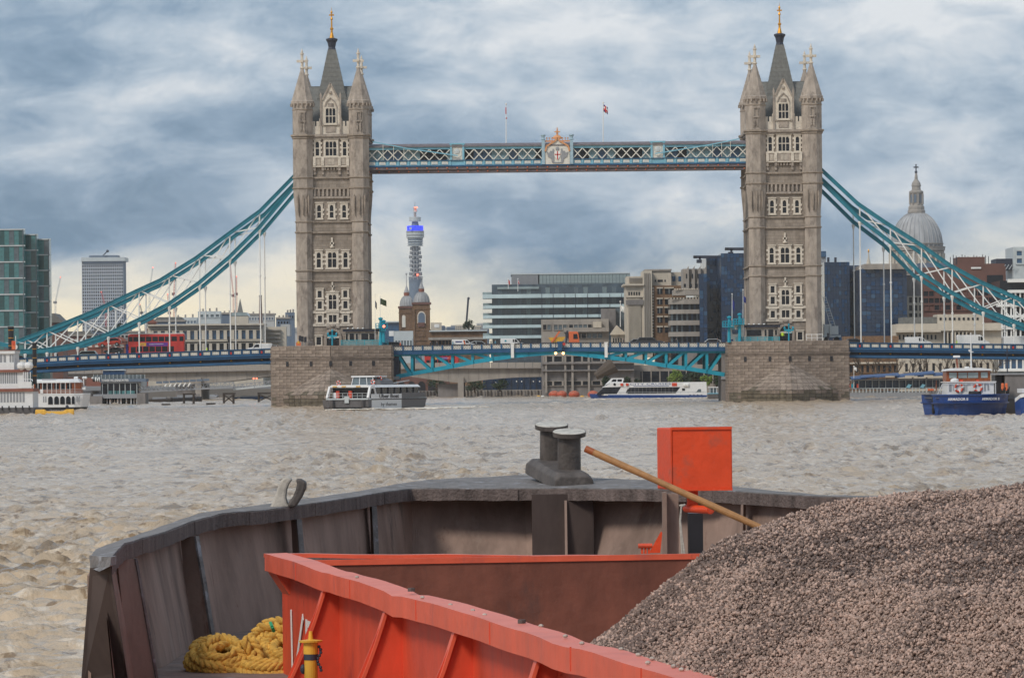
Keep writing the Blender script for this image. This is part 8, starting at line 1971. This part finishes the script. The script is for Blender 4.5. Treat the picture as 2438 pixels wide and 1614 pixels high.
for args in ((545,1580,88,16,Y0+0.05,0.3),(530,1572,70,14,Y0,0.26),(520,1552,50,22,Y0-0.05,0.22),(640,1586,70,12,Y0-0.1,0.3),(655,1566,75,22,Y0,0.3),(648,1540,46,36,Y0+0.15,0.12),(672,1524,54,36,Y0+0.25,0.2),(692,1545,50,30,Y0+0.1,0.2),(660,1580,95,13,Y0+0.2,0.3)):
    braid(strand_path(*args,a0=rnd.uniform(0,6),turn=1.0),r0)
braid([P(598,1590,Y0-.1),P(590,1560,Y0-.15),P(578,1542,Y0-.15),P(594,1532,Y0-.1),P(606,1550,Y0-.12),P(612,1580,Y0-.15)],r0)
braid([P(512,1585,Y0-.25),P(497,1560,Y0-.22),P(500,1540,Y0-.18),P(520,1530,Y0-.1)],r0)
RP.build('plaited_strands','rope',T,smooth=True,fix=False)
MB().tube([P(644,1482,Y0-.0),P(648,1492,Y0-.09),P(652,1502,Y0-.06)],0.014,6).build('green_whipping',mat('green_twine',(0.03,0.35,0.16),0.6),T)
# ================================================================ GRAVEL
RA=Vector((4.25,24.2)); RBx=Vector((RA.x+0.14*16,RA.y-16))
def heap(x,y):
    d=RBx-RA; t=((x-RA.x)*d.x+(y-RA.y)*d.y)/d.length_squared; t=np.clip(t,0,1); cx=RA.x+d.x*t; cy=RA.y+d.y*t
    r=np.hypot(x-cx,y-cy)
    z=np.interp(r,[0,1.6,2.3,2.58,2.9,3.25,3.6,3.72,4.15,5.4,7],[3.73,3.655,3.60,3.555,3.47,3.345,3.05,2.95,2.68,1.75,1.2])
    z=z+0.016*np.sin(x*2.1+y*0.7)*np.cos(y*1.3-x*0.6)+0.018*np.sin(x*6.1+1)*np.sin(y*4.3)
    return z
def inside(x,y):   # signed distance to the right of the port rim's inner edge; and behind far wall
    s=(x-A0.x)*rt.x+(y-A0.y)*rt.y; u=(x-A0.x)*ax.x+(y-A0.y)*ax.y
    return (s>0.1)&(u>0.1)
xs=np.linspace(-3,8.5,300); ys=np.linspace(9,36,270); GX,GY=np.meshgrid(xs,ys); GZ=heap(GX,GY)-0.015; _s=(GX-A0.x)*rt.x+(GY-A0.y)*rt.y; GZ=np.where(_s<0.19,np.minimum(GZ,zr-0.02),GZ)
idx=-np.ones(GX.shape,int); ok=inside(GX,GY)&(GZ>0.9); vs=[];fs=[]
c=0
for j in range(GX.shape[0]):
    for i in range(GX.shape[1]):
        if ok[j,i]: idx[j,i]=c; c+=1; vs.append((GX[j,i],GY[j,i],max(1.2,GZ[j,i])))
for j in range(GX.shape[0]-1):
    for i in range(GX.shape[1]-1):
        q=(idx[j,i],idx[j,i+1],idx[j+1,i+1],idx[j+1,i])
        if min(q)>=0: fs.append(q)
# individual stones scattered over the heap
NS=110000
rg=np.random.default_rng(5)
ico=bmesh.new(); bmesh.ops.create_cube(ico,size=1.25); bmesh.ops.triangulate(ico,faces=ico.faces); iv=np.array([v.co[:] for v in ico.verts]); ifc=np.array([[v.index for v in f.verts] for f in ico.faces]); ico.free()
iv=iv[:]; 
# sample more densely where the camera is close
yy=14.5+ (30.5-14.5)*rg.random(NS*3)**1.35; xx=rg.uniform(-0.9,4.6,NS*3); ne=40000; yy[:ne]=rg.uniform(17,25,ne); xx[:ne]=A0.x+(36-yy[:ne])*(B0.x-A0.x)/(36-YBn)+rg.uniform(0.155,0.75,ne); keep=inside(xx,yy)&(((xx-A0.x)*rt.x+(yy-A0.y)*rt.y)>0.155)&(xx<(2438-1219)/F*yy*1.12+0.25); 
zz_=heap(xx,yy); vis=(zz_>2.2); keep&=vis; xx=xx[keep][:NS]; yy=yy[keep][:NS]; zz_=zz_[keep][:NS]; n_=len(xx)
size=(0.0052+0.0088*rg.random(n_)**2.6)*(yy/24)**0.6
sc=np.stack([rg.uniform(0.75,1.5,n_),rg.uniform(0.7,1.2,n_),rg.uniform(0.5,0.95,n_)],1)*size[:,None]
q=rg.normal(size=(n_,4)); q/=np.linalg.norm(q,axis=1)[:,None]; w,x,y,z=q.T
Rm=np.stack([np.stack([1-2*(y*y+z*z),2*(x*y-z*w),2*(x*z+y*w)],1),np.stack([2*(x*y+z*w),1-2*(x*x+z*z),2*(y*z-x*w)],1),np.stack([2*(x*z-y*w),2*(y*z+x*w),1-2*(x*x+y*y)],1)],1)
jit=1+rg.uniform(-0.38,0.38,(n_,len(iv),3))
loc=(iv[None]*jit)*sc[:,None,:]; wv=np.einsum('nij,nkj->nki',Rm,loc)+np.stack([xx,yy,zz_+rg.uniform(-0.012,0.022,n_)],1)[:,None,:]
nv=len(iv); V=wv.reshape(-1,3); Fc=(ifc[None]+(np.arange(n_)*nv)[:,None,None]).reshape(-1,3)
me=bpy.data.meshes.new('gravel'); nb=len(vs); allv=np.concatenate([np.array(vs),V]); me.vertices.add(len(allv)); me.vertices.foreach_set('co',allv.ravel())
fq=np.array(fs); nq=len(fq); nt=len(Fc); me.loops.add(nq*4+nt*3); me.loops.foreach_set('vertex_index',np.concatenate([fq.ravel(),(Fc+nb).ravel()])); me.polygons.add(nq+nt)
me.polygons.foreach_set('loop_start',np.concatenate([np.arange(nq)*4,nq*4+np.arange(nt)*3])); 
mi=np.concatenate([np.full(nq,3),np.repeat(np.where(rg.random(n_)<np.clip(0.30+0.22*np.sin(xx*1.9+yy*0.8)+0.2*np.sin(xx*4.3-yy*1.7+1)+0.12*np.sin(xx*9+yy*5),0.05,0.85),2,rg.integers(0,2,n_)),len(ifc))]).astype(np.int32); me.update(calc_edges=True); me.polygons.foreach_set('material_index',mi)
for nme,c in (('gravel_grey',(0.36,0.255,0.21)),('gravel_pink',(0.48,0.335,0.275)),('gravel_dark',(0.19,0.135,0.115)),('gravel_bed',(0.15,0.11,0.095))): me.materials.append(mat(nme,c,0.85,var=0.35,scale=9,bump=0.2))
me.validate()
gv=bpy.data.objects.new('gravel',me); COL.objects.link(gv); gv['label']='heap of crushed grey-pink gravel filling the barge hold at right'; gv['category']='gravel'; gv['kind']='stuff'; ROOTS.append(gv)
# ================================================================ RIVER
def river():
    rows=[]; Y=56.0
    while Y<1330: rows.append(Y); Y+=max(0.12,Y*Y/(4704*H)*0.42)
    Yr=np.array(rows); nc=430; a=np.linspace(-0.19,0.19,nc)
    X=Yr[:,None]*a[None]; YY=np.repeat(Yr[:,None],nc,1)+ (np.abs(a)[None]*0)
    rg=np.random.default_rng(17); Z=np.zeros_like(X); dX=np.zeros_like(X); dY=np.zeros_like(X)
    # wind chop travelling across the view with several wavelength bands
    for lam0,amp,cnt in ((11,0.03,9),(5,0.034,14),(2.5,0.038,20),(1.3,0.042,26),(0.75,0.035,28),(0.42,0.021,22)):
        for _ in range(cnt):
            lam=lam0*rg.uniform(0.7,1.4); th=rg.normal(1.35,0.62); kx=math.cos(th)*2*math.pi/lam; ky=math.sin(th)*2*math.pi/lam; ph=rg.uniform(0,6.28); A=amp*rg.uniform(0.4,1.0)/math.sqrt(cnt)*1.7
            f=np.clip(0.55+YY*0.0018,0.6,1.4)*(np.clip(0.22+YY*0.0028,0.4,1) if lam>1.7 else 1) ; w=kx*X+ky*YY+ph
            Z+=A*f*np.sin(w); s=0.75*A*f*np.cos(w); dX+=s*math.cos(th); dY+=s*math.sin(th)
    # gusts and current seams: patches where the chop is higher or lower
    G=0
    for _ in range(14): th=rg.uniform(0,6.28); lam=rg.uniform(14,60); G=G+np.sin((math.cos(th)*X+0.45*math.sin(th)*YY)*2*math.pi/lam+rg.uniform(0,6.28))
    G=1+0.16*G; G=np.clip(G,0.35,1.9)
    Z*=G; Z=Z+0.25*np.abs(Z)
    X=X-dX*1.15; YY=YY-dY*1.15
    V=np.stack([X,YY,Z],2).reshape(-1,3); nr=len(Yr)
    i=np.arange(nr-1)[:,None]*nc+np.arange(nc-1)[None]; Fq=np.stack([i,i+1,i+nc+1,i+nc],2).reshape(-1,4)
    # flat apron so the river goes on outside the fan
    ex=np.array([(-400,-60,-0.35),(400,-60,-0.35),(400,1400,-0.35),(-400,1400,-0.35)]); b=len(V); V=np.concatenate([V,ex])
    me=bpy.data.meshes.new('river'); me.vertices.add(len(V)); me.vertices.foreach_set('co',V.ravel()); nq=len(Fq)
    me.loops.add(nq*4+4); me.loops.foreach_set('vertex_index',np.concatenate([Fq.ravel(),np.arange(b,b+4)])); me.polygons.add(nq+1); me.polygons.foreach_set('loop_start',np.arange(nq+1)*4); me.update(calc_edges=True); me.polygons.foreach_set('use_smooth',[True]*(nq+1))
    m=bpy.data.materials.new('river_water'); m.use_nodes=True; n=m.node_tree.nodes; l=m.node_tree.links; bs=n['Principled BSDF']
    bs.inputs['Roughness'].default_value=0.15; bs.inputs['IOR'].default_value=1.33; bs.inputs['Specular IOR Level'].default_value=0.19
    tc=n.new('ShaderNodeTexCoord'); t=n.new('ShaderNodeTexNoise'); t.inputs['Scale'].default_value=0.08; t.inputs['Detail'].default_value=7; l.new(tc.outputs['Object'],t.inputs[0])
    r=n.new('ShaderNodeValToRGB'); r.color_ramp.elements[0].position=0.35; r.color_ramp.elements[0].color=(0.45,0.335,0.22,1); r.color_ramp.elements[1].position=0.65; r.color_ramp.elements[1].color=(0.57,0.44,0.31,1); l.new(t.outputs[0],r.inputs[0]); l.new(r.outputs[0],bs.inputs['Base Color'])
    def flecks(sx,sy,lo,hi,colr,base,dist=0.6):
        q=n.new('ShaderNodeMapping'); q.inputs['Scale'].default_value=(sx,sy,1); l.new(tc.outputs['Object'],q.inputs[0])
        u=n.new('ShaderNodeTexNoise'); u.inputs['Scale'].default_value=1; u.inputs['Detail'].default_value=9; u.inputs['Roughness'].default_value=0.68; u.inputs['Distortion'].default_value=dist; l.new(q.outputs[0],u.inputs[0])
        v=n.new('ShaderNodeMapRange'); v.inputs[1].default_value=lo; v.inputs[2].default_value=hi; l.new(u.outputs[0],v.inputs[0])
        x=n.new('ShaderNodeMixRGB'); x.inputs[2].default_value=(*colr,1); l.new(v.outputs[0],x.inputs[0]); l.new(base,x.inputs[1]); return x.outputs[0]
    c=flecks(0.5,0.12,0.535,0.60,(0.25,0.17,0.095),r.outputs[0]); c=flecks(1.1,0.35,0.52,0.64,(0.68,0.57,0.45),c); c=flecks(1.6,0.9,0.55,0.62,(0.26,0.175,0.10),c)  # silt and foam flecks, with wave-face shade and glints painted into the colour
    l.new(c,bs.inputs['Base Color'])
    mp=n.new('ShaderNodeMapping'); mp.inputs['Scale'].default_value=(2.2,1.5,1); l.new(tc.outputs['Object'],mp.inputs[0])
    t2=n.new('ShaderNodeTexNoise'); t2.inputs['Scale'].default_value=1.7; t2.inputs['Detail'].default_value=6; t2.inputs['Roughness'].default_value=0.62; l.new(mp.outputs[0],t2.inputs[0])
    bp=n.new('ShaderNodeBump'); bp.inputs['Strength'].default_value=0.9; bp.inputs['Distance'].default_value=0.12; l.new(t2.outputs[0],bp.inputs['Height']); l.new(bp.outputs[0],bs.inputs['Normal'])
    me.materials.append(m); o=bpy.data.objects.new('river',me); COL.objects.link(o); structure(o)
river()
def wake(pts,w,n,seed,label):
    rn=random.Random(seed); m=MB()
    for i in range(n):
        t=rn.random(); k=min(int(t*(len(pts)-1)),len(pts)-2); q=P(*pts[k]).lerp(P(*pts[k+1]),t*(len(pts)-1)-k); s=rn.uniform(0.15,0.6)
        m.ell((q.x+rn.gauss(0,w),q.y+rn.gauss(0,w*3),0.10+rn.uniform(0,0.12)),s*1.6,s*1.2,0.07,6,3)
    o=m.build('foam',MW); o['kind']='stuff'; o['label']=label; o['category']='foam'; ROOTS.append(o)
Yw=wl(900,976); wake([(1000,972,Yw+6),(1050,970,Yw+12),(1130,967,Yw+30)],0.9,260,1,'broken white foam of the wake behind the catamaran ferry')
wake([(785,979,Yw-7),(850,979,Yw-4),(960,979,Yw+2)],0.35,160,2,'foam line along the waterline of the catamaran ferry'); Yw=wl(1540,950); wake([(1400,950,Yw-4),(1560,951,Yw-4),(1700,951,Yw-3)],0.5,200,3,'foam line along the waterline of the sightseeing boat')
# ================================================================ AIR
def haze():
    m=bpy.data.materials.new('haze_air'); m.use_nodes=True; n=m.node_tree.nodes; n.clear(); out=n.new('ShaderNodeOutputMaterial'); v=n.new('ShaderNodeVolumePrincipled'); v.inputs['Color'].default_value=(0.93,0.96,1,1); v.inputs['Density'].default_value=HAZE; v.inputs['Anisotropy'].default_value=0.2
    m.node_tree.links.new(v.outputs[0],out.inputs['Volume']); o=MB().box(-2700,2700,-120,6300,-3.2,260).build('haze',m); o['kind']='stuff'; o['label']='thin pale river haze over the whole scene'
HAZE=0.000035
haze()
for o in ROOTS:
    if '_w' in o: del o['_w']
